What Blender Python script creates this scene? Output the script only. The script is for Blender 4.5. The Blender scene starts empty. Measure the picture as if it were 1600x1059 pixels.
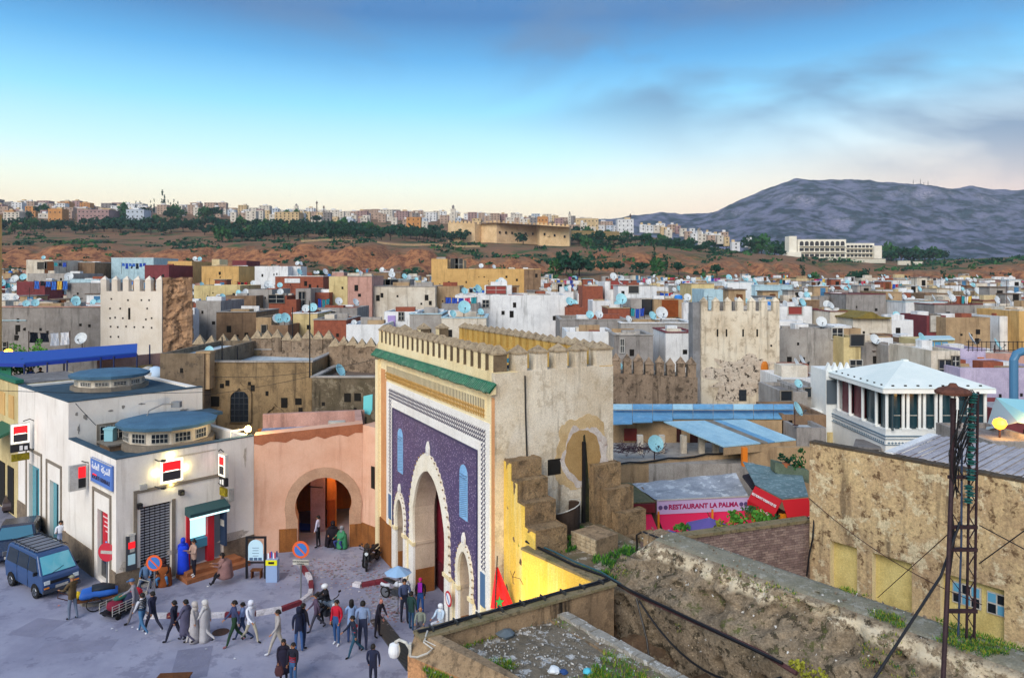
import bpy,math,random
from mathutils import Vector,Matrix,noise
from mathutils.geometry import tessellate_polygon
R=random.Random(7)
S=bpy.context.scene
C=S.collection
rad=math.radians
# ------------------------------------------------------------------ camera, sky, sun, exposure
CAMH,HOR,F=13.7,432.0,1150.0
cam=bpy.data.objects.new('camera',bpy.data.cameras.new('camera'));C.objects.link(cam)
cam.location=(0,0,CAMH);cam.rotation_euler=(rad(90),0,0)
cam.data.lens=F/1600*36;cam.data.shift_y=-(529.5-HOR)/1600
cam.data.clip_start=0.5;cam.data.clip_end=12000
S.camera=cam
def lin(h):
 h=h.lstrip('#');out=[]
 for i in(0,2,4):
  c=int(h[i:i+2],16)/255;out.append(c/12.92 if c<=.04045 else((c+.055)/1.055)**2.4)
 return(*out,1)
w=bpy.data.worlds.new('World');S.world=w;w.use_nodes=True
N=w.node_tree.nodes;L=w.node_tree.links;N.clear()
def wn(t,**k):
 n=N.new(t)
 for a,b in k.items():setattr(n,a,b)
 return n
SUN_EL,SUN_AZ=34,205 # degrees; azimuth measured clockwise from +Y (behind the camera, to its left)
sky=wn('ShaderNodeTexSky',sky_type='NISHITA',sun_disc=False,sun_elevation=rad(SUN_EL),sun_rotation=rad(SUN_AZ))
tc=wn('ShaderNodeTexCoord');sep=wn('ShaderNodeSeparateXYZ');L.new(tc.outputs['Generated'],sep.inputs[0])
ramp=wn('ShaderNodeValToRGB');L.new(sep.outputs['Z'],ramp.inputs[0])
stops=[(0,'f3dcb2'),(.085,'f6e6c4'),(.12,'e6eedc'),(.16,'bfe6ee'),(.22,'86cdee'),(.28,'519fd4'),(.33,'3470a8'),(.5,'5c86b4'),(1,'7d99b8')]
el=ramp.color_ramp.elements
while len(el)>1:el.remove(el[-1])
el[0].position=0;el[0].color=lin(stops[0][1])
for p,c in stops[1:]:
 e=el.new(p);e.color=lin(c)
 # pink tint towards the right of the horizon
pr=wn('ShaderNodeMapRange');pr.inputs[1].default_value=.05;pr.inputs[2].default_value=.6;L.new(sep.outputs['X'],pr.inputs[0])
pz=wn('ShaderNodeMapRange');pz.inputs[1].default_value=.24;pz.inputs[2].default_value=.06;L.new(sep.outputs['Z'],pz.inputs[0])
pm=wn('ShaderNodeMath',operation='MULTIPLY');L.new(pr.outputs[0],pm.inputs[0]);L.new(pz.outputs[0],pm.inputs[1])
mp=wn('ShaderNodeMix',data_type='RGBA');L.new(pm.outputs[0],mp.inputs[0]);L.new(ramp.outputs[0],mp.inputs[6]);mp.inputs[7].default_value=lin('f3cfc2')
# soft dark clouds
mapn=wn('ShaderNodeMapping');mapn.inputs['Scale'].default_value=(1.6,1.0,4.0);mapn.inputs['Rotation'].default_value=(0,rad(-32),0);L.new(tc.outputs['Generated'],mapn.inputs[0])
cn=wn('ShaderNodeTexNoise');cn.inputs['Scale'].default_value=1.7;cn.inputs['Detail'].default_value=8;cn.inputs['Roughness'].default_value=.5;cn.inputs['Distortion'].default_value=.5
L.new(mapn.outputs[0],cn.inputs['Vector'])
ca=wn('ShaderNodeMapRange');ca.inputs[1].default_value=.44;ca.inputs[2].default_value=.60;L.new(cn.outputs[0],ca.inputs[0])
# coverage grows to the upper right
cx=wn('ShaderNodeMath',operation='MULTIPLY_ADD');L.new(sep.outputs['X'],cx.inputs[0]);cx.inputs[1].default_value=.8;cx.inputs[2].default_value=-.46
cz=wn('ShaderNodeMath',operation='MULTIPLY_ADD');L.new(sep.outputs['Z'],cz.inputs[0]);cz.inputs[1].default_value=3.4;L.new(cx.outputs[0],cz.inputs[2])
cc=wn('ShaderNodeMapRange');cc.inputs[1].default_value=.12;cc.inputs[2].default_value=.62;cc.interpolation_type='SMOOTHSTEP';L.new(cz.outputs[0],cc.inputs[0])
cb=wn('ShaderNodeMath',operation='MULTIPLY_ADD');L.new(ca.outputs[0],cb.inputs[0]);cb.inputs[1].default_value=.80;cb.inputs[2].default_value=.06
cm=wn('ShaderNodeMath',operation='MULTIPLY');L.new(cb.outputs[0],cm.inputs[0]);L.new(cc.outputs[0],cm.inputs[1])
mc=wn('ShaderNodeMix',data_type='RGBA');L.new(cm.outputs[0],mc.inputs[0]);L.new(mp.outputs[2],mc.inputs[6]);mc.inputs[7].default_value=lin('5d7898')
sk=wn('ShaderNodeVectorMath',operation='SCALE');L.new(sky.outputs[0],sk.inputs[0]);sk.inputs['Scale'].default_value=.07
mx=wn('ShaderNodeMix',data_type='RGBA');mx.inputs[0].default_value=.88;L.new(sk.outputs[0],mx.inputs[6]);L.new(mc.outputs[2],mx.inputs[7])
bg=wn('ShaderNodeBackground');L.new(mx.outputs[2],bg.inputs[0]);bg.inputs[1].default_value=1.0
wo=wn('ShaderNodeOutputWorld');L.new(bg.outputs[0],wo.inputs[0])
sl=bpy.data.lights.new('sun','SUN');sl.energy=2.05;sl.angle=rad(38);sl.color=(1,.93,.83)
so=bpy.data.objects.new('sun',sl);C.objects.link(so)
sd=Vector((math.sin(rad(SUN_AZ))*math.cos(rad(SUN_EL)),math.cos(rad(SUN_AZ))*math.cos(rad(SUN_EL)),math.sin(rad(SUN_EL))))
so.rotation_euler=sd.to_track_quat('Z','Y').to_euler();so.location=(0,0,60)
S.view_settings.view_transform='Standard';S.view_settings.look='None';S.view_settings.gamma=1
S.view_settings.use_curve_mapping=False ;S.view_settings.exposure=.64
# ------------------------------------------------------------------ helpers
V=Vector
def P(px,py,Y):return V(((px-800)/F*Y,Y,CAMH-(py-HOR)/F*Y))
def PX(px,Y):return(px-800)/F*Y
def PZ(py,Y):return CAMH-(py-HOR)/F*Y
def G(px,py,z=0):
 Y=F*(CAMH-z)/(py-HOR);return V((PX(px,Y),Y,z))
WL={}
def loc_of(o):return WL.get(o.name,V((0,0,0)))
def tag(o,label=None,cat=None,group=None,kind=None):
 if label:o['label']=label
 if cat:o['category']=cat
 if group:o['group']=group
 if kind:o['kind']=kind
 return o
REG=[]
def reg(o,base,cat,px,group=None):
 o['category']=cat
 if group:o['group']=group
 REG.append((o,base,px));return o
def empty(name,loc,parent=None):
 o=bpy.data.objects.new(name,None);C.objects.link(o);o.empty_display_size=.3
 o.location=loc;WL[o.name]=V(loc)
 return o
def thing(name,label,cat,loc,group=None):return tag(empty(name,loc),label,cat,group)
class MB:
 def __init__(s):s.v=[];s.f=[];s.m=[]
 def face(s,pts,mi=0):
  i=len(s.v);s.v+=[V(p)for p in pts];s.f.append(list(range(i,i+len(pts))));s.m.append(mi);return s
 def hexa(s,o,a,b,c,mi=0):
  o,a,b,c=V(o),V(a),V(b),V(c);i=len(s.v)
  if a.cross(b).dot(c)<0:a,b=b,a
  s.v+=[o,o+a,o+a+b,o+b,o+c,o+a+c,o+a+b+c,o+b+c]
  for q in((3,2,1,0),(4,5,6,7),(0,1,5,4),(1,2,6,5),(2,3,7,6),(3,0,4,7)):
   s.f.append([i+k for k in q]);s.m.append(mi)
  return s
 def box(s,c,sz,rz=0,mi=0):
  c=V(c);ca,sa=math.cos(rz),math.sin(rz)
  a=V((ca,sa,0))*sz[0];b=V((-sa,ca,0))*sz[1];d=V((0,0,sz[2]))
  return s.hexa(c-a/2-b/2-d/2,a,b,d,mi)
 def prism(s,pts,vec,mi=0):
  pts=[V(p)for p in pts];vec=V(vec);n=len(pts);i=len(s.v)
  s.v+=pts+[p+vec for p in pts]
  s.f.append(list(range(i+n-1,i-1,-1)));s.m.append(mi)
  s.f.append(list(range(i+n,i+2*n)));s.m.append(mi)
  for k in range(n):
   j=(k+1)%n;s.f.append([i+k,i+j,i+n+j,i+n+k]);s.m.append(mi)
  return s
 def cyl(s,p0,p1,r0,r1=None,n=10,mi=0,cap=True):
  p0,p1=V(p0),V(p1);r1=r0 if r1 is None else r1
  d=(p1-p0).normalized();a=d.orthogonal().normalized();b=d.cross(a);i=len(s.v)
  for p,r in((p0,r0),(p1,r1)):
   for k in range(n):
    t=2*math.pi*k/n;s.v.append(p+(a*math.cos(t)+b*math.sin(t))*r)
  for k in range(n):
   j=(k+1)%n;s.f.append([i+k,i+j,i+n+j,i+n+k]);s.m.append(mi)
  if cap:
   s.f.append(list(range(i+n-1,i-1,-1)));s.m.append(mi);s.f.append(list(range(i+n,i+2*n)));s.m.append(mi)
  return s
 def tube(s,pts,r,n=6,mi=0):
  pts=[V(p)for p in pts];i=len(s.v);ref=None
  rs=r if isinstance(r,(list,tuple))else [r]*len(pts)
  for q,p in enumerate(pts):
   d=(pts[min(q+1,len(pts)-1)]-pts[max(q-1,0)]).normalized()
   a=d.orthogonal()if ref is None else ref-d*ref.dot(d)
   if a.length<1e-5:a=d.orthogonal()
   a.normalize();ref=a;b=d.cross(a)
   for k in range(n):
    t=2*math.pi*k/n;s.v.append(p+(a*math.cos(t)+b*math.sin(t))*rs[q])
  for q in range(len(pts)-1):
   for k in range(n):
    j=(k+1)%n;o=i+q*n;s.f.append([o+k,o+j,o+n+j,o+n+k]);s.m.append(mi)
  s.f.append([i+k for k in range(n-1,-1,-1)]);s.m.append(mi);e=i+(len(pts)-1)*n
  s.f.append([e+k for k in range(n)]);s.m.append(mi)
  return s
 def loft(s,rings,mi=0,cap=True):
  n=len(rings[0]);i=len(s.v)
  for r in rings:s.v+=[V(p)for p in r]
  for q in range(len(rings)-1):
   for k in range(n):
    j=(k+1)%n;o=i+q*n;s.f.append([o+k,o+j,o+n+j,o+n+k]);s.m.append(mi)
  if cap:
   s.f.append([i+k for k in range(n-1,-1,-1)]);s.m.append(mi);e=i+(len(rings)-1)*n
   s.f.append([e+k for k in range(n)]);s.m.append(mi)
  return s
 def lathe(s,prof,o=(0,0,0),n=16,mi=0,cap=True):
  o=V(o);rings=[[o+V((r*math.cos(2*math.pi*k/n),r*math.sin(2*math.pi*k/n),z))for k in range(n)]for r,z in prof]
  return s.loft(rings,mi,cap)
 def holes(s,outer,holes,fn,thick=None,mi=0,back=True,mir=None):
  """flat plate with holes; 2-D outlines mapped through fn(u,z,depth)"""
  allp=[V((p[0],p[1],0))for l in [outer]+holes for p in l]
  tr=tessellate_polygon([[V((p[0],p[1],0))for p in l]for l in [outer]+holes])
  i=len(s.v);n=len(allp)
  s.v+=[V(fn(p.x,p.y,0))for p in allp]
  for t in tr:s.f.append([i+k for k in t]);s.m.append(mi)
  if thick:
   s.v+=[V(fn(p.x,p.y,thick))for p in allp]
   if back:
    for t in tr:s.f.append([i+n+k for k in reversed(t)]);s.m.append(mi)
   b=i
   for l in [outer]+holes:
    m=len(l)
    for k in range(m):
     j=(k+1)%m;s.f.append([b+k,b+j,b+n+j,b+n+k]);s.m.append(mi if mir is None or l is outer else mir)
    b+=m
  return s
 def build(s,name,mats,parent=None,smooth=False,kind=None,fix=True):
  off=loc_of(parent)if parent else V((0,0,0))
  if not isinstance(mats,(list,tuple)):mats=[mats]
  me=bpy.data.meshes.new(name);me.from_pydata([p-off for p in s.v],[],s.f)
  for m in mats:me.materials.append(m)
  me.polygons.foreach_set('material_index',s.m)
  if smooth:me.polygons.foreach_set('use_smooth',[True]*len(s.f))
  me.update()
  if fix:
   import bmesh
   bm=bmesh.new();bm.from_mesh(me);bmesh.ops.recalc_face_normals(bm,faces=bm.faces);bm.to_mesh(me);bm.free()
  o=bpy.data.objects.new(name,me);C.objects.link(o)
  if parent:o.parent=parent;WL[o.name]=off
  if kind:o['kind']=kind
  return o
def dup(o,parent=None,name=None):
 c=o.copy();C.objects.link(c);c.parent=parent
 for k in('label','group'):
  pass
 WL[c.name]=WL.get(o.name,V((0,0,0)))
 for ch in o.children:dup(ch,c)
 return c
def ghostmesh(o,name,parent,loc=(0,0,0),rz=0,sc=(1,1,1)):
 """one more object with the mesh of o"""
 c=bpy.data.objects.new(name,o.data);C.objects.link(c);c.parent=parent
 c.location=loc;c.rotation_euler=(0,0,rz);c.scale=sc;return c
TS=bpy.data.scenes.new('scratch')
def evalmesh(o):
 """mesh of an object with its modifiers, worked out in an empty scratch scene"""
 TS.collection.objects.link(o);vl=TS.view_layers[0];vl.update();dg=vl.depsgraph;dg.update()
 me=bpy.data.meshes.new_from_object(o.evaluated_get(dg));bpy.data.objects.remove(o);return me
 # ------------------------------------------------------------------ materials
MC={}
def mat(name,col,col2=None,rough=.9,scale=1.2,amt=.6,streak=0.,stc=None,bump=.25,bs=14,spec=.3,metal=0,fine=.25,spots=0.,spc=None,emit=0,sps=5,thr=.5):
 if name in MC:return MC[name]
 m=bpy.data.materials.new(name);m.use_nodes=True ;MC[name]=m
 n=m.node_tree.nodes;l=m.node_tree.links;b=n['Principled BSDF']
 col=lin(col)if isinstance(col,str)else(*col,1)
 b.inputs['Roughness'].default_value=rough;b.inputs['Metallic'].default_value=metal
 b.inputs['Specular IOR Level'].default_value=spec
 if emit:
  b.inputs['Emission Color'].default_value=col;b.inputs['Emission Strength'].default_value=emit
 if col2 is None and not streak and not bump:b.inputs['Base Color'].default_value=col;return m
 c2=tuple(x*.6 for x in col[:3])+(1,)if col2 is None else(lin(col2)if isinstance(col2,str)else(*col2,1))
 g=n.new('ShaderNodeNewGeometry');pos=g.outputs['Position']
 def noi(sc,det=4,vec=None,ro=.6):
  t=n.new('ShaderNodeTexNoise');t.inputs['Scale'].default_value=sc;t.inputs['Detail'].default_value=det;t.inputs['Roughness'].default_value=ro
  l.new(vec or pos,t.inputs['Vector']);return t.outputs[0]
 def rng(x,a,bb,c=0,d=1):
  r=n.new('ShaderNodeMapRange');r.interpolation_type='SMOOTHSTEP'
  for k,q in enumerate((a,bb,c,d)):r.inputs[k+1].default_value=q
  l.new(x,r.inputs[0]);return r.outputs[0]
 def mix(f,a,bb,mode='MIX'):
  x=n.new('ShaderNodeMix');x.data_type='RGBA';x.blend_type=mode;l.new(f,x.inputs[0])
  for sk_,q in((6,a),(7,bb)):
   if isinstance(q,tuple):x.inputs[sk_].default_value=q
   else:l.new(q,x.inputs[sk_])
  return x.outputs[2]
 c=mix(rng(noi(scale,6,ro=.68),thr-.14,thr+.16,0,amt),col,c2)
 if streak:
  mp_=n.new('ShaderNodeMapping');mp_.inputs['Scale'].default_value=(2.2,2.2,.22);l.new(pos,mp_.inputs[0])
  c=mix(rng(noi(1.1,6,mp_.outputs[0],.65),.5,.72,0,streak),c,lin(stc)if stc else tuple(x*.25 for x in c2[:3])+(1,))
 if spots:
  c=mix(rng(noi(sps,5,ro=.75),.53,.6,0,spots),c,lin(spc)if spc else(.05,.04,.035,1))
 if fine:
  f1=rng(noi(bs*1.6,5,ro=.8),.3,.7,1-fine,1+fine*.55)
  vm=n.new('ShaderNodeVectorMath');vm.operation='SCALE';l.new(c,vm.inputs[0]);l.new(f1,vm.inputs['Scale']);c=vm.outputs[0]
 l.new(c,b.inputs['Base Color'])
 if bump:
  bp=n.new('ShaderNodeBump');bp.inputs['Strength'].default_value=bump;bp.inputs['Distance'].default_value=.06
  l.new(noi(bs,6,ro=.7),bp.inputs['Height']);l.new(bp.outputs[0],b.inputs['Normal'])
 return m
def flat(name,col,rough=.6,metal=0,spec=.4,emit=0):
 return mat(name,col,rough=rough,metal=metal,spec=spec,bump=0,emit=emit,fine=0)
W_=dict(
white=mat('limewash_white','eeeeee','c6c6c8',streak=.45,stc='6e6a64',scale=.7,amt=.5),
warm=mat('limewash_warm','e0d6c6','b7a68f',streak=.6,stc='6a5c4b',scale=.6),
cream=mat('cream_plaster','d8c49a','b59a6c',streak=.55,stc='6f5a3c',scale=.7),
grey=mat('grey_cement','a09a96','7c7570',streak=.6,stc='3b3734',scale=.8),
lgrey=mat('pale_cement','b0aaa4','88807a',streak=.6,stc='4b4642',scale=.8),
brown=mat('brown_plaster','94785e','6c5442',streak=.6,stc='3a2d24',scale=.9),
tan=mat('tan_plaster','b99c78','8b7258',streak=.55,stc='4c3d2e',scale=.8),
ochre=mat('ochre_plaster','dcb272','b98f56',streak=.45,stc='6c5030',scale=.5,amt=.5),
brick=mat('red_brick_wall','a35c45','7c4638',streak=.3,stc='4a2a22',scale=2.5,fine=.5,bs=22),
maroon=mat('maroon_paint','834044','643236',streak=.2),
pink=mat('pink_plaster','cda092','a87d70',streak=.45,stc='5f453c',scale=.8),
yellow=mat('yellow_plaster','dcc893','b7a070',streak=.5,stc='6c5836',scale=.7),
lilac=mat('lilac_plaster','c9bdd6','a79bb8',streak=.3,stc='6b6478'),
blue=mat('pale_blue_plaster','bcd6df','93b3bf',streak=.4,stc='4f6a76'),
)
M_roof=[mat('roof_screed_pale','b3b4b8','84828a',scale=1.1,spots=.5,spc='4f4a48'),mat('roof_screed_grey','8b8786','625e5e',scale=1.0,spots=.4),
mat('roof_screed_brown','7d6b5e','5b4d43',scale=1.2,spots=.4),mat('roof_limewash','cfd8de','9fb0ba',scale=1.0,spots=.35,spc='6a6f74')]
M_glass=flat('window_glass_dark','1d242c',rough=.15,spec=.6)
M_dark=flat('dark_opening','17130f',rough=.9)
M_door=mat('brown_wood_door','6b4226','4b2e1b',bump=.1)
M_bluedoor=mat('blue_wood_door','4a7fa8','35607f',bump=.1)
M_frame=mat('window_frame_white','c9c6bf','9c978e',bump=.05)
M_steel=flat('grey_steel','5d6166',rough=.4,metal=.8)
M_rust=mat('rusty_steel','4c2f2a','2c2022',rough=.7,scale=6)
M_black=flat('black_paint','15151a',rough=.45)
M_dish=mat('dish_white','d9dee0','a8acad',scale=2,amt=.4,bump=0,rough=.5)
M_dishc=mat('dish_pale_cyan','9fd6e0','77aab6',scale=2,amt=.4,bump=0,rough=.5)
M_conc=mat('concrete','8d867c','655f57',streak=.4,scale=1.4)
M_pole=flat('galvanised_pole','8c9096',rough=.45,metal=.6)
# ------------------------------------------------------------------ terrain
COLS=[-500,0,300,520,700,890,1000,1100,1200,1300,1420,1600,2100]
ROWS=[(300,[462,463,463,465,465,462,458,458,460,462,464,468,470]),
(380,[438,438,440,440,440,436,432,435,440,445,452,455,455]),
(450,[415,415,420,415,424,420,418,424,425,430,440,440,440]),
(492,[402,402,404,400,414,408,407,414,414,420,430,426,426]),
(512,[380,380,382,374,392,392,386,398,402,410,420,408,408]),
(620,[376,376,380,376,384,388,385,396,400,406,415,406,406]),
(700,[369,369,372,372,378,384,382,393,399,403,411,404,404]),
(800,[358,358,358,362,370,374,376,389,398,402,409,402,402]),
(900,[342,342,344,350,356,364,371,385,401,404,409,404,404]),
(1050,[328,330,334,342,346,352,368,386,404,406,409,406,406]),
(1250,[320,323,330,337,341,346,369,389,408,408,410,409,409]),
(1500,[330,332,338,344,348,356,380,395,410,410,411,410,410]),
(1900,[345,345,350,356,360,368,390,402,413,413,413,413,413])]
def ys_at(px,row):
 px=min(max(px,COLS[0]),COLS[-1]-.01)
 for i in range(len(COLS)-1):
  if px<COLS[i+1]:
   t=(px-COLS[i])/(COLS[i+1]-COLS[i]);t=t*t*(3-2*t)*.6+t*.4
   return row[i]*(1-t)+row[i+1]*t
def terr_base(px,Y):
 if Y<=235:return -.6
 pts=[(235,-.6)]
 prev=None
 for y_,row in ROWS:
  z=PZ(ys_at(px,row),y_)
  if Y<=y_:
   y0,z0=prev or(235,-.6);t=(Y-y0)/(y_-y0);return z0+(z-z0)*t
  prev=(y_,z)
 return prev[1]
def terr(x,Y):
 px=800+x/Y*F
 wob=26*noise.noise(V((x*.006,Y*.004,3.1)))+12*noise.noise(V((x*.02,Y*.012,9.)))
 amp=max(0,min(1,(Y-330)/90))
 Yw=Y+wob*amp*(1 if Y<700 else.4)
 z=terr_base(px,Yw)
 g=1-abs(noise.noise(V((x*.022,Y*.008,1.7))));g2=1-abs(noise.noise(V((x*.06,Y*.02,5.7))))
 cl=math.exp(-((Y-497)/60)**2)
 z-=cl*(g**3*8+g2**3*5)
 z+=amp*1.4*noise.noise(V((x*.04,Y*.04,0)))
 return z
mt=bpy.data.materials.new('hillside_soil');mt.use_nodes=True
def terrain_mat(m,rock,rock2,grass,grass2,dirt,s=1.0,steep=(.80,.93),gm=(.42,.6)):
 n=m.node_tree.nodes;l=m.node_tree.links;b=n['Principled BSDF'];b.inputs['Roughness'].default_value=.95;b.inputs['Specular IOR Level'].default_value=.1
 g=n.new('ShaderNodeNewGeometry')
 def noi(sc,det=6,ro=.65):
  t=n.new('ShaderNodeTexNoise');t.inputs['Scale'].default_value=sc;t.inputs['Detail'].default_value=det;t.inputs['Roughness'].default_value=ro
  l.new(g.outputs['Position'],t.inputs['Vector']);return t.outputs[0]
 def rng(x,a,bb):
  r=n.new('ShaderNodeMapRange');r.interpolation_type='SMOOTHSTEP';r.inputs[1].default_value=a;r.inputs[2].default_value=bb;l.new(x,r.inputs[0]);return r.outputs[0]
 def mix(f,a,bb):
  x=n.new('ShaderNodeMix');x.data_type='RGBA';l.new(f,x.inputs[0])
  for k,q in((6,a),(7,bb)):
   if isinstance(q,str):x.inputs[k].default_value=lin(q)
   else:l.new(q,x.inputs[k])
  return x.outputs[2]
 sp_=n.new('ShaderNodeSeparateXYZ');l.new(g.outputs['Normal'],sp_.inputs[0])
 add=n.new('ShaderNodeMath');add.operation='MULTIPLY_ADD';l.new(noi(.12*s,8),add.inputs[0]);add.inputs[1].default_value=.3;l.new(sp_.outputs[2],add.inputs[2])
 rk=mix(rng(noi(.16*s,8,.75),.42,.6),rock,rock2)
 gr=mix(rng(noi(.05*s),.4,.62),grass,grass2)
 gr=mix(rng(noi(.022*s,7),*gm),gr,dirt)
 l.new(mix(rng(add.outputs[0],steep[0]+.15,steep[1]+.15),rk,gr),b.inputs['Base Color'])
 bp=n.new('ShaderNodeBump');bp.inputs['Strength'].default_value=.8;bp.inputs['Distance'].default_value=1.5/s
 l.new(noi(.3*s,8,.75),bp.inputs['Height']);l.new(bp.outputs[0],b.inputs['Normal'])
terrain_mat(mt,'a8744f','6f4635','24452f','4a6038','84644c',s=1.5,gm=(.36,.53),steep=(.88,.992))
def grid(name,m,fn,us,Ys,kind='structure'):
 vs=[];fs=[];nu=len(us)
 for Y in Ys:
  for u in us:vs.append(fn(u,Y))
 for j in range(len(Ys)-1):
  for i in range(nu-1):
   a=j*nu+i;fs.append((a,a+1,a+nu+1,a+nu))
 me=bpy.data.meshes.new(name);me.from_pydata(vs,[],fs);me.materials.append(m);me.polygons.foreach_set('use_smooth',[True]*len(fs))
 o=bpy.data.objects.new(name,me);C.objects.link(o);o['kind']=kind;return o
def frange(a,b,s):
 o=[]
 while a<b:o.append(a);a+=s
 return o+[b]
TY=frange(232,330,14)+frange(340,470,6)+frange(473,540,2)+frange(545,620,6)+frange(632,1000,14)+frange(1030,1900,45)
grid('hillside',mt,lambda u,Y:(PX(u,Y),Y,terr(PX(u,Y),Y)),frange(-450,2050,6),TY)
mg_=mat('far_ground','6d6253','57604a',scale=.02,bump=0,fine=.1)
MB().face([(-6000,-40,-1.2),(6000,-40,-1.2),(6000,6000,-1.2),(-6000,6000,-1.2)]).build('ground',mg_,kind='structure')
# mountain
RIDGE=[(-900,380),(600,346),(900,343),(960,341),(990,338),(1050,335),(1105,333),(1122,330),(1140,319),(1160,310),(1180,303),(1220,289),(1240,283),(1260,282),(1300,281),(1350,284),(1400,287),(1450,292),(1490,295),(1505,293),(1520,291),(1550,296),(1600,300),(1750,306),(1900,318),(2100,345),(2400,370)]
def ridge(px):
 for(a,ya),(b,yb)in zip(RIDGE,RIDGE[1:]):
  if px<=b:t=(px-a)/(b-a);return ya+(yb-ya)*max(0,t)
 return RIDGE[-1][1]
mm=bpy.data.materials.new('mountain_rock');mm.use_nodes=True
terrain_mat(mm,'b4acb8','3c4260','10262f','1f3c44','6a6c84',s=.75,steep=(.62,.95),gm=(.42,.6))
def mtn(u,Y):
 t=(Y-1700)/1300;zr=PZ(ridge(u),3000)
 z0=PZ(413,1700)
 if t<=1:s_=.30*t+.70*(t*t*(3-2*t));z=z0+(zr-z0)*s_
 else:z=zr-(t-1)*260
 x=PX(u,Y);k=min(1,max(0,t*3))*(1-.8*math.exp(-((t-1)/.12)**2))*(.25+.75*min(1,(zr-z0)/250))
 g=(1-abs(noise.noise(V((x*.0042,Y*.0016,2.2)))))**2;g2=noise.fractal(V((x*.006,Y*.006,4)),1,2,5)
 z+=k*(-26*g+20*g2+8)+5*noise.noise(V((x*.03,Y*.03,0)))*min(1,t*2)
 return(x,Y,z)
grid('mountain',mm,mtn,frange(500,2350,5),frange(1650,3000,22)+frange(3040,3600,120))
for k,(px,h,lab)in enumerate([(1427,24,'leftmost of the thin radio masts on the mountain ridge'),(1438,32,'tallest thin radio mast on the mountain ridge'),(1443.5,20,'short radio mast right beside the tallest one on the ridge'),(1450,26,'rightmost of the thin radio masts on the mountain ridge')]):
 p=P(px,ridge(px)+1,3000);o=MB().cyl(p-V((0,0,6)),p+V((0,0,h)),1.6,.9,5).build('radio_mast',M_rust);tag(o,lab,'mast','masts on the ridge')
 # ------------------------------------------------------------------ trees
def leaf_mat(n,a,b_):return mat(n,a,b_,scale=.5,bump=0,fine=.35,bs=3,rough=.8,spec=.15)
M_leafd=leaf_mat('dark_leaves','1c4a34','0d2c20');M_leafm=leaf_mat('mid_leaves','3a6a38','224a2c');M_leafg=leaf_mat('bright_leaves','5d9a3a','33682c')
M_bark=mat('bark','4a3a2c','2e241c',bump=.2)
def crown_mesh(rx,rz,n,r,seed,zc,clumps=9):
 q=random.Random(seed);b=MB();cs=[(V((q.gauss(0,.42),q.gauss(0,.42),q.gauss(0,.36))),q.uniform(.32,.55))for _ in range(clumps)]
 for _ in range(n):
  c,cr=q.choice(cs);d=V((q.gauss(0,1),q.gauss(0,1),q.gauss(0,1))).normalized()*cr*q.uniform(.6,1)
  p=c+d;p=V((p.x*rx,p.y*rx,zc+p.z*rz));s_=r*q.uniform(.6,1.3)
  a=V((q.gauss(0,1),q.gauss(0,1),q.gauss(0,.6))).normalized();e=a.orthogonal().normalized()
  e=Matrix.Rotation(q.uniform(0,6.3),3,a)@e;f_=a.cross(e)
  b.face([p+e*s_,p+f_*s_*.8,p-e*s_,p-f_*s_*.8])
 return b
def tree_proto(h,rx,rz,n,r,seed,m,trunk=.3):
 e=empty('tree',(0,0,0))
 t=MB().cyl((0,0,-1),(0,0,h*.5),trunk,trunk*.6,6)
 for k in range(4):
  an=k*1.57+seed;t.cyl((0,0,h*(.3+.05*k)),(math.cos(an)*rx*.5,math.sin(an)*rx*.5,h*(.55+.05*k)),trunk*.5,trunk*.2,4)
 t.build('trunk',M_bark,e);crown_mesh(rx,rz,n,r,seed,h-rz*.8).build('crown',m,e,fix=False)
 return e
TP=[tree_proto(10,5.5,4.2,230,.95,1,M_leafd,.4),tree_proto(9,6.5,3.6,240,.95,2,M_leafd,.4),tree_proto(11,5,5,230,.95,3,M_leafm,.4),tree_proto(8,5,3.4,200,.9,4,M_leafd,.4)]
CY=tree_proto(13,1.7,7,200,.7,8,M_leafd,.3)
for o in TP+[CY]:o.location=(0,900,-60)
usedT=set()
def put_tree(proto,x,Y,z,base,px,sc=1,grp='dark trees on the plateau',kind='tree'):
 if proto.name not in usedT:usedT.add(proto.name);c=proto
 else:c=dup(proto)
 c.name=kind;c.location=(x,Y,z);c.rotation_euler=(0,0,R.uniform(0,6.28));c.scale=(sc,sc,sc*R.uniform(.85,1.15))
 return reg(c,base,'tree',px,grp)
ZN=[(0,60,'at the far left end'),(60,130,'left of the white crenellated tower'),(130,200,'left above the white tower'),(200,270,'above the white crenellated tower'),(270,350,'right above the white tower'),(350,430,'between white tower and grassy cliff'),(430,510,'above the orange cliff'),(510,590,'left above the tiled gate'),(590,650,'above the tiled gate'),(650,720,'just left of the fortress'),(720,800,'by the fortress left half'),(800,870,'by the fortress right half'),(870,930,'just right of the fortress'),(930,1000,'at the plateau right end'),(1000,1080,'left of the hillside village'),(1080,1160,'under the hillside village'),(1160,1235,'left of the long white hotel'),(1235,1385,'beside the long white hotel'),(1385,1470,'right of the long white hotel'),(1470,1700,'at the far right slope')]
def zone(px):
 for a,b_,n in ZN:
  if a<=px<b_:return n
 return ZN[0][2]if px<0 else ZN[-1][2]
q=random.Random(3)
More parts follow.
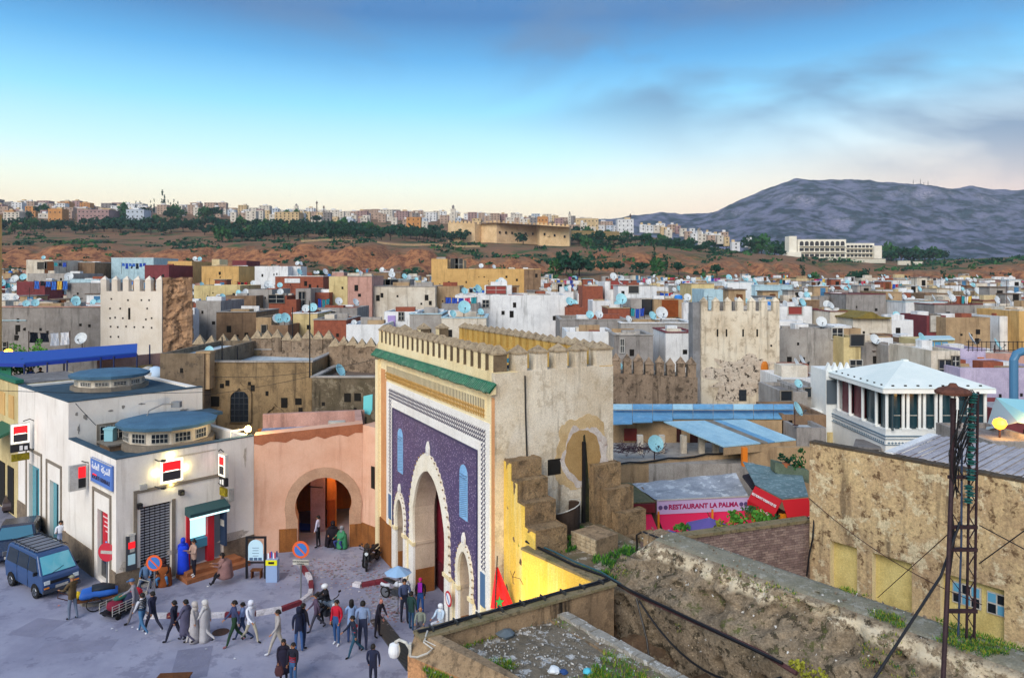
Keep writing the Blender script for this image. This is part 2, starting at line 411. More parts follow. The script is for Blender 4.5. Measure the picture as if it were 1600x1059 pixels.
for row,(Ya,nn,lab)in enumerate([(640,56,'front'),(690,60,'second'),(745,62,'third'),(800,56,'back')]):
 for k in range(nn):
  px=(-10 if row else 0)+960*(k+q.uniform(-.3,.3))/nn;Y=Ya+q.uniform(-18,18);x=PX(px,Y)
  if row<2 and px<330 or row==0 and px>560 or(695<px<890 and(row>=2 or q.random()<.6)):continue
  put_tree(TP[q.choice([0,1,1,3,3,2])],x,Y,terr(x,Y)-.5,'dark green tree in the %s row %s'%(lab,zone(px)),px,q.uniform(1.1,1.55))
for px,yt,n in [(470,335,6),(210,335,5),(265,332,5),(340,342,5),(60,345,3)]:
 for k in range(n):
  Y=870+q.uniform(0,60);p2=px+q.uniform(-26,26);x=PX(p2,Y)
  put_tree(TP[2]if k%2 else TP[0],x,Y,terr(x,Y)-1,'tall dark tree among the plateau houses '+zone(p2),p2,q.uniform(1.1,1.7))
for px in(208,213,218,236,240,254,256,262,266,272,278):
 Y=1080;x=PX(px,Y);put_tree(CY,x,Y,terr(x,Y),'slim dark cypress on the skyline '+zone(px),px,1.6 if px in(254,256)else 1.0,'skyline cypresses','cypress')
for k in range(58):
 px=q.uniform(890,1235);Y=q.uniform(600,860);x=PX(px,Y)
 put_tree(TP[q.choice([0,1,3,2])],x,Y,terr(x,Y)-.5,'green tree on the slope '+zone(px),px,q.uniform(.7,1.15),'trees on the right slope')
for k,px in enumerate([1172,1180,1190,1222,1232,1386,1392,1400,1408,1420,1428,1436,1445,1452,1462,1476]):
 Y=740+q.uniform(-20,40);x=PX(px,Y);put_tree(TP[k%4],x,Y,terr(x,Y)-.5,'large dark tree '+zone(px),px,q.uniform(1.3,1.9),'trees by the hotel')
for px,py,s_ in [(895,432,1.5),(905,440,1.3),(885,438,1.2),(870,436,.9),(1000,428,.8),(1030,432,.9),(960,438,.8),(1270,438,.7),(1490,425,.8),(1340,436,.8),(500,432,.6),(420,420,.6),(590,430,.7),(640,440,.7),(1120,440,.7),(1060,442,.8)]:
 Y=400;x=PX(px,Y);put_tree(TP[int(px)%4],x,Y,terr(x,Y)-.5,'dark tree at the cliff foot '+zone(px),px,s_,'trees at the cliff foot')
for px in(1020,1024,1041,1255,1475):
 Y=430;x=PX(px,Y);put_tree(CY,x,Y,terr(x,Y),'single dark cypress on the cliff slope '+zone(px),px,.8,'cliff cypresses','cypress')
 # bushes: nobody could count them
b=MB();q=random.Random(11)
for k in range(2600):
 Y=q.choice([q.uniform(330,520),q.uniform(520,640),q.uniform(620,900)]);px=q.uniform(-60,1660)
 if noise.noise(V((px*.012,Y*.012,7)))<-.02:continue
 x=PX(px,Y);z=terr(x,Y);s_=q.uniform(1.0,2.6)
 for j in range(9):
  p=V((x+q.gauss(0,.9)*s_,Y+q.gauss(0,.9)*s_,z+abs(q.gauss(0,.35))*s_+.3));a=V((q.gauss(0,1),q.gauss(0,1),q.gauss(0,1))).normalized();e=a.orthogonal().normalized()*.8*s_*.8;f_=a.cross(e).normalized()*.6*s_*.8
  b.face([p+e,p+f_,p-e,p-f_],0 if(px*7+Y)%3>1 else 1)
tag(b.build('bushes',[M_leafd,M_leafm],fix=False),'low green bushes scattered over the eroded cliffs and slopes','bushes',kind='stuff')
# dirt road line on plateau edge
rd=MB();pr_=None
for px in range(470,760,10):
 Y=585+(px-470)*.06;x=PX(px,Y);p=V((x,Y,terr(x,Y)+1.6))
 if pr_ is not None:rd.prism([pr_,p,p+V((0,4,0)),pr_+V((0,4,0))],(0,0,-3))
 pr_=p
tag(rd.build('retaining_wall',W_['tan']),'long pale low wall along the plateau edge above the orange cliff','wall')
# ------------------------------------------------------------------ far city on the plateau
FC=[mat('far_wall_%d'%i,c,c2,scale=.2,bump=0,fine=.08,streak=.2)for i,(c,c2)in enumerate([('d8d0c4','b3a99a'),('e2e2e2','bdbdc0'),('d2b88e','aa9068'),('b99f8d','8f7868'),('c98f54','a8743f'),('8e8886','6f6a69'),('bfc8d4','98a3b0'),('a88a86','83686a')])]
FCN=['beige','white','sand coloured','pinkish brown','orange','grey','pale blue','mauve']
WIN_CACHE={}
def far_house(px,Y,wpx,hm,ci,cat='house',base=None,zoff=0,storeys=None,dark=True,d=None):
 x=PX(px,Y);z=terr(x,Y)-2+zoff;wd=wpx/F*Y;d=d or wd*.8;H=hm+2
 e=empty('far_house',(x,Y,z))
 m=MB().box((x,Y+d/2,z+H/2),(wd,d,H)).box((x,Y+d/2,z+H+.25),(wd+.5,d+.5,.5))
 m.build('wall',FC[ci],e)
 k=storeys or max(1,int(hm/3.2));n=max(1,int(wd/4.2));wb=MB()
 for i in range(k):
  for j in range(n):wb.box((x-wd/2+(j+.5)*wd/n,Y-.1,z+2+(i+.55)*hm/k),(1.3,.5,1.5))
 wb.build('window',M_glass,e,kind='stuff')
 if q.random()<.5:MB().box((x+wd*q.uniform(-.25,.25),Y+d*.6,z+H+1.6),(wd*.35,d*.4,2.6)).build('stair_house',FC[(ci+1)%3],e)
 return reg(e,base or '%s %s house on the plateau %s'%('tall' if hm>11 else 'low' if hm<8 else 'medium',FCN[ci],zone(px)),cat,px,'houses on the far plateau')
q=random.Random(5)
for Y,n,rows in [(1290,62,'r'),(1180,58,''),(1080,50,''),(1000,40,''),(930,34,''),(880,22,'')]:
 for k in range(n):
  px=-20+1015*(k+q.uniform(-.4,.4))/n
  if Y<950 and 690<px<890:continue
  if Y<1000 and(195<px<350)and q.random()<.7:continue
  far_house(px,Y+q.uniform(-25,25),q.uniform(9,19)*(1.0 if Y>1000 else.9),q.choice([6,8,9,11,13]),q.choice([0,0,1,1,2,3,3,5,6,7]if px>200 else [0,1,3,3,5,7,4]))
for(x0,x1,yt,ci,st,lab)in [(429,467,332,2,5,'broad beige apartment block with dark window rows above the orange cliff'),(531,552,342,6,2,'white grey apartment block left above the tiled gate'),(297,312,317,3,4,'left one of two tall dark apartment blocks on the skyline'),(319,337,317,3,5,'right one of two tall dark apartment blocks on the skyline'),(341,353,317,3,4,'narrow brown apartment block right of the two skyline blocks'),(372,385,321,2,4,'narrow sand coloured apartment tower on the skyline'),(388,400,325,0,3,'small beige block right of the sand coloured tower'),(75,97,327,4,2,'orange flat house among the far left plateau houses'),(635,657,340,4,3,'orange topped house left above the fortress'),(121,170,328,7,3,'broad mauve housing block in the upper left'),(5,30,332,0,4,'pale block at the far left edge under the skyline'),(197,225,328,6,3,'long white block beside the plateau trees'),(900,935,342,2,3,'yellow apartment row just right of the fortress'),(965,990,343,1,4,'white apartment block at the right end of the city'),(840,856,339,4,2,'reddish block standing behind the fortress wall')]:
 Y=860 if yt>326 else 1150
 if lab.startswith(('yellow','white ap','reddish')):Y=930
 zt=PZ(yt,Y);x=PX((x0+x1)/2,Y);far_house((x0+x1)/2,Y,x1-x0,max(7,zt-terr(x,Y)),ci,'apartment block',lab,0,st)
def far_minaret(px,yt,Y,lab,wd=4):
 x=PX(px,Y);z=terr(x,Y)-2;zt=PZ(yt,Y);h=zt-z;e=thing('minaret',lab,'minaret',(x,Y,z))
 MB().box((x,Y,z+h*.4),(wd,wd,h*.8)).box((x,Y,z+h*.8+.4),(wd+.8,wd+.8,.8)).build('shaft',FC[0],e)
 MB().box((x,Y,z+h*.87),(wd*.5,wd*.5,h*.14)).lathe([(wd*.3,z+h*.94-0),(wd*.2,z+h*.97),(.05,z+h)],(x,Y,0),8).build('lantern',FC[5],e)
 b=MB()
 for k in range(3):b.box((x,Y-wd/2-.1,z+h*(.35+.15*k)),(1,.3,1.6))
 b.build('window',M_glass,e,kind='stuff')
far_minaret(708,320,900,'pale square minaret standing behind the fortress left end',5.6)
far_minaret(463,318,1100,'dark thin minaret on the skyline above the orange cliff',5)
far_minaret(890,330,1000,'small minaret on the skyline at the fortress right end',3.5)
far_minaret(1093,355,780,'short white minaret in the hillside village',3.5)
for px,yt,lab in [(495,314,'thick skyline antenna mast above the orange cliff'),(506,321,'thin skyline antenna mast above the orange cliff'),(985,334,'thin skyline mast at the right end of the city')]:
 Y=1150;x=PX(px,Y);tag(MB().cyl((x,Y,terr(x,Y)),(x,Y,PZ(yt,Y)),1.1,.7,6).box((x,Y,PZ(yt+3,Y)),(2.6,2.6,2)).build('antenna_mast',M_rust),lab,'mast')
 # hillside village
q=random.Random(9)
for k,(px,py,ci)in enumerate([(1005,354,1),(1015,355,1),(1028,355,0),(1038,358,2),(1050,354,3),(1060,356,7),(1068,360,0),(1076,365,3),(1085,368,1),(1092,364,1),(1100,369,0),(1107,366,1),(1112,371,3),(1120,369,1),(1126,371,0),(1132,366,3),(1136,374,2),(1150,382,1),(1168,376,1),(1174,378,0),(1033,352,1),(1045,362,0),(1082,360,1)]):
 Y=800+(370-py)*6;x=PX(px,Y);z=PZ(py,Y);h=7
 far_house(px,Y,q.uniform(7,13),h,ci,base='%s house in the hillside village below the mountain'%FCN[ci],zoff=max(0,z-h-terr(x,Y)+2))
 # fortress
def fort():
 Y=690;e=thing('fortress','long pale ochre fortress with battered walls standing on the plateau edge','fortress',(PX(800,Y),Y,45))
 mf=mat('fort_wall','e2c498','bf9c6c',streak=.45,stc='6d5238',scale=.12,bs=2,fine=.15)
 mf2=mat('fort_wall_worn','c8aa86','a38462',streak=.5,stc='5a4433',scale=.12,bs=2,fine=.15)
 segs=[(700,348,742,349,700,703,mf),(742,349,752,351,703,711,mf),(752,351,776,347,711,698,mf),(776,347,805,350,698,703,mf2),(805,350,838,352,703,706,mf2),(838,352,843,350,706,693,mf),(843,351,890,354,693,690,mf)]
 bot=[(389,390),(391,393),(393,389),(389,388),(390,388),(389,391),(388,398)]
 for(xa,ya,xb,yb,Ya,Yb,m),(ba,bb)in zip(segs,bot):
  a,b_=P(xa,ya,Ya),P(xb,yb,Yb);c,d=P(xb,bb,Yb-3),P(xa,ba,Ya-3)
  w_=MB();w_.prism([a,b_,c,d],(2,9,0));w_.build('wall',m,e)
  n=max(1,int((xb-xa)/6));w_=MB()
  for k in range(n):
   p=a.lerp(b_,(k+.5)/n);w_.box(p+V((0,2,1)),(2.2,2.5,2.2))
  w_.build('merlon',m,e,kind='stuff')
  w_=MB()
  if xb-xa>25:
   for k in range(3):
    p=a.lerp(b_,(k+.5)/3).lerp(d.lerp(c,(k+.5)/3),.38);w_.box(p+V((0,-.3,0)),(1.6,1.5,2.2))
   w_.build('loophole',M_dark,e,kind='stuff')
 MB().face([P(700,349,705),P(742,350,712),P(776,348,692),P(843,352,682),P(890,355,676),P(890,353,760),P(700,347,760)]).build('roof',W_['brown'],e)
fort()
w_=MB();a,b_=P(890,360,700),P(968,362,760)
w_.prism([a,b_,b_-V((0,0,7)),a-V((0,0,7))],(0,2,0));tag(w_.build('town_wall',mat('town_wall_sand','c9a86e','9f8352',streak=.4,bump=0)),'long sand coloured town wall running right from the fortress','wall')
# hotel
def hotel():
 Y=650;z0=terr(PX(1300,Y),Y)-4;e=thing('hotel','long white four storey hotel with arched top windows and end tower','hotel',(PX(1300,Y),Y,z0))
 wm=mat('hotel_white','ece6d6','d3cbb8',scale=.1,bump=0,fine=.05);rec=flat('hotel_recess','6c6a72',rough=.7)
 def blk(x0,x1,yt,yb,Yd=Y,dep=16,nm='wing'):
  MB().box((PX((x0+x1)/2,Yd),Yd+dep/2,(PZ(yt,Yd)+PZ(yb,Yd))/2),((x1-x0)/F*Yd,dep,PZ(yt,Yd)-PZ(yb,Yd))).build(nm,wm,e)
 blk(1246,1322,374,408);blk(1322,1366,380,408,Y+1);blk(1366,1378,384,404,Y-3);blk(1233,1245,369,396,Y-2,10,'tower');blk(1227,1252,394,406,Y-8,8,'porch')
 s=MB();dk=MB()
 for r in range(3):
  for k in range(9):
   x=1250+k*8;y=381+r*9;ww=MB();xx,zz=PX(x+2.5,Y),PZ(y,Y)
   if r==0:ww.prism([(xx-1.7,Y-.2,zz-1.9),(xx+1.7,Y-.2,zz-1.9),(xx+1.7,Y-.2,zz+.8)]+[(xx+1.7*math.cos(t),Y-.2,zz+.8+1.5*math.sin(t))for t in(.6,1.2,1.9,2.5)]+[(xx-1.7,Y-.2,zz+.8)],(0,.5,0))
   else:ww.box((xx,Y-.1,zz),(3.5,.4,2.5))
   ww.build('window',M_glass,e)
   s.box((xx,Y-1,zz-2.1),(4.4,2,.5))
 for r in range(3):
  for k in range(7):
   x=1325+k*6;y=385+r*7.2;MB().box((PX(x+1,Y),Y+.9,PZ(y,Y)),(2.5,.5,2)).build('window',M_glass,e)
   s.box((PX(x+1,Y),Y,PZ(y+3.2,Y)),(3.3,2.2,.35))
 s.build('balcony',wm,e,kind='stuff')
hotel()
b=MB();Y=620
for(x0,x1,y,nm)in [(1290,1383,405,1),(1427,1441,409,1),(1403,1422,408,1)]:b.box((PX((x0+x1)/2,Y),Y,PZ(y+1,Y)-1),((x1-x0)/F*Y,1.5,3.5))
tag(b.build('terrace_wall',mat('terrace_wall_white','ddd6c4','b9b1a0',bump=0)),'low white terrace wall below the long white hotel','wall')
q=random.Random(21)
# ------------------------------------------------------------------ medina houses
def dish_proto(m):
 e=empty('satellite_dish',(0,0,0));n=14;rings=[]
 for r,z in((.02,.0),(.25,.03),(.45,.10)):rings.append([V((r*math.cos(2*math.pi*k/n),-z-.12+.0,r*1.08*math.sin(2*math.pi*k/n)))for k in range(n)])
 back=[[p+V((0,.03,0))for p in r]for r in rings]
 b=MB();b.loft(rings+back[::-1],0,True)
 Mx=Matrix.Rotation(rad(-28),4,'X')
 b.v=[Mx@p+V((0,0,1.0))for p in b.v];d=b.build('reflector',m,e,smooth=False)
 a=MB().tube([(0,-.12,.62),(0,-.5,.85),(0,-.62,1.0)],.018,5).box((0,-.62,1.02),(.09,.12,.09));a.build('feed_arm',M_steel,e)
 MB().cyl((0,.05,0),(0,.05,1.0),.03,.03,6).box((0,0,.02),(.3,.3,.04)).build('mast',M_rust,e);return e
DP=[dish_proto(M_dish),dish_proto(M_dishc)]
used_d=set();q=random.Random(31)
ZM=[(-50,60,'by the left edge'),(60,157,'left of the white crenellated tower'),(157,310,'behind the white crenellated tower'),(310,400,'right of the white crenellated tower'),(400,500,'behind the rough old rampart'),(500,590,'left of the tiled gate top'),(590,680,'left above the tiled gate'),(680,780,'behind the tiled gate'),(780,880,'below the ochre flat block'),(880,960,'above the gate side wall'),(960,1085,'left of the stained tower'),(1085,1220,'behind the stained tower'),(1220,1320,'right of the stained tower'),(1320,1420,'above the white pavilion'),(1420,1510,'right behind the white pavilion'),(1510,1700,'by the right edge')]
def zm(px):
 for a,b_,n in ZM:
  if a<=px<b_:return n
 return ZM[-1][2]if px>800 else ZM[0][2]
def rowname(Y):return 'near' if Y<66 else 'middle' if Y<105 else 'far' if Y<160 else 'farthest'
def dish(x,Y,z,sc=1.0,pale=None,rz=None,base=None):
 pale=q.random()<.35 if pale is None else pale
 pr=DP[1 if pale else 0]
 if pr.name not in used_d:used_d.add(pr.name);o=pr
 else:o=dup(pr)
 o.name='satellite_dish';o.location=(x,Y,z);o.scale=(sc,)*3;o.rotation_euler=(0,0,q.uniform(-.2,1.1)if rz is None else rz)
 px=800+x/Y*F
 return reg(o,base or '%s dish on %s roof %s'%('pale cyan' if pale else 'white',rowname(Y),zm(px)),'satellite dish',px,'rooftop satellite dishes')
CLC=[flat('cloth_%d'%i,c,rough=.9)for i,c in enumerate(['2c4fae','d5d9e0','b3202c','1d2430','d9b24a','2f8f9a','9a3f8a','e7e7ea','3c6fc4','c24a6a'])]
def laundry(xa,Ya,xb,Yb,z,h,base,pal=None):
 e=empty('laundry_line',(xa,Ya,z));a,b_=V((xa,Ya,z+h)),V((xb,Yb,z+h))
 MB().cyl((xa,Ya,z),a+V((0,0,.1)),.04,.04,5).cyl((xb,Yb,z),b_+V((0,0,.1)),.04,.04,5).tube([a,a.lerp(b_,.5)-V((0,0,.12)),b_],.015,4).build('line',M_rust,e)
 n=max(3,int((b_-a).length/.75))
 for k in range(n):
  t0=(k+.08)/n;t1=(k+.92)/n;p0,p1=a.lerp(b_,t0),a.lerp(b_,t1);hh=q.uniform(.6,1.25);m=CLC[(pal or range(10))[q.randrange(len(pal or range(10)))]]
  c=MB();w_=[[p0.lerp(p1,i/5)+V((0,.08*math.sin(i*2.1+j*1.3),-.1*math.sin((t0+(t1-t0)*i/5)*3.14)-j*hh/3))for i in range(6)]for j in range(4)]
  for j in range(3):
   for i in range(5):c.face([w_[j][i],w_[j][i+1],w_[j+1][i+1],w_[j+1][i]])
  c.build('cloth',m,e,fix=False)
 px=800+(xa+xb)/2/((Ya+Yb)/2)*F;return reg(e,base,'laundry',px,'laundry lines on the roofs')
HOUSES=[]
WN=dict(white='white',warm='off-white',cream='cream',grey='dark grey',lgrey='pale grey',brown='brown',tan='tan',ochre='ochre',brick='red brick',maroon='maroon',pink='pink',yellow='yellow',lilac='lilac',blue='pale blue')
def window(e,x,y,z,w_=.8,h=1.0,m=None,frame=True,bars=True):
 f=MB()
 for(cx_,cz_,sx_,sz_)in((0,h/2+.03,w_+.12,.06),(0,-h/2-.03,w_+.2,.06),(-w_/2-.03,0,.06,h),(w_/2+.03,0,.06,h)):f.box((x+cx_,y-.05,z+cz_),(sx_,.14,sz_))
 wf=f.build('window',M_frame if q.random()<.4 else M_conc,e)
 p=MB().box((x,y-.015,z),(w_,.03,h))
 p.build('pane',m or M_glass,wf)
 if bars and q.random()<.5:
  b=MB().box((x,y-.05,z),(.05,.04,h)).box((x,y-.053,z),(w_,.04,.05));b.build('bar',M_frame,wf)
def house(x0,x1,yt,Y,col,d=9,base=None,zb=0,par=.55,cap=None,wins=None,roofm=None,door=False,rim=.22,cat='house',px_reg=None,yaw=0,reserve=None,ndish=0,lines=0):
 """box house: front face between pixels x0 and x1 at depth Y, walls up to the row yt, parapet round a sunken roof"""
 xa,xb=PX(x0,Y),PX(x1,Y);zt=PZ(yt,Y);wd=xb-xa;xm=(xa+xb)/2
 e=empty('house',(xm,Y+d/2,zb));m=W_[col]if isinstance(col,str)else col
 r=rim;w_=MB();h=zt-par-zb
 w_.box((xm,Y+d/2,zb+h/2),(wd,d,h)).build('wall',m,e)
 pr=MB();zc=zt-par/2-.0
 pr.box((xm,Y+r/2,zc),(wd,r,par)).box((xm,Y+d-r/2,zc),(wd,r,par)).box((xa+r/2,Y+d/2,zc),(r,d-2*r,par)).box((xb-r/2,Y+d/2,zc),(r,d-2*r,par))
 pr.build('parapet',m,e)
 MB().box((xm,Y+d/2,zt-par+.03),(wd-2*r-.01,d-2*r-.01,.05)).build('roof',roofm or q.choice(M_roof),e)
 if cap:
  c=MB();
  for(cx_,cy_,sx_,sy_)in((xm,Y+r/2,wd+.16,r+.14),(xm,Y+d-r/2,wd+.16,r+.14),(xa+r/2,Y+d/2,r+.14,d-2*r-.15),(xb-r/2,Y+d/2,r+.14,d-2*r-.15)):c.box((cx_,cy_,zt+.05),(sx_,sy_,.1))
  c.build('coping',W_[cap],e)
 wins=wins or []
 for(px_,py_,ww,hh,*mm_)in wins:window(e,PX(px_,Y),Y,PZ(py_,Y),ww,hh,*(mm_[:1]))
 if door:
  dx=xm+wd*q.uniform(-.3,.3);MB().box((dx,Y-.02,zt-par-1.1-.4),(.9,.06,2.0)).build('door',q.choice([M_door,M_bluedoor,flat('door_green','2f6b57')]),e)
 if x1-x0>24:
  for _ in range(int((x1-x0)/16)): # small openings and stains of use high on the wall
   wx=q.uniform(xa+.6,xb-.6);wz=zt-par-q.uniform(.6,2.6);ww=q.choice([.18,.25,.4,.5])
   if all(abs(wx-PX(v[0],Y))>v[2]/2+.6 for v in wins):MB().box((wx,Y-.012,wz),(ww,.03,ww*q.uniform(1,1.8))).build('small_opening',M_dark,e)
  if base and Y>50:
   for _ in range(int((x1-x0)/20)+1):
    hz_=q.uniform(.3,1.1);sx_=min(q.uniform(.8,2.6),wd*.6);MB().box((q.uniform(xa+1.2,xb-1.2),Y+q.uniform(1.0,max(1.2,d-1.2)),zt-par+hz_/2),(sx_,q.uniform(.25,1.6),hz_)).build('roof_wall',W_[q.choice(['white','warm','lgrey','tan','brick','white'])],e)
 HOUSES.append((x0,x1,yt,reserve or yt+45,Y));px=(x0+x1)/2
 for k in range(ndish):dish(q.uniform(xa+.5,xb-.5),q.uniform(Y+.6,Y+d-.6),zt-par+.06,q.uniform(.75,1.1)*(1.15 if Y>110 else 1))
 if base:e['label']=base;e['category']=cat
 else:reg(e,'%s house in the %s rows %s'%(WN[col],rowname(Y),zm(px)),cat,px,'crowded houses of the old town')
 return e,(xa,xb,zt,zt-par)
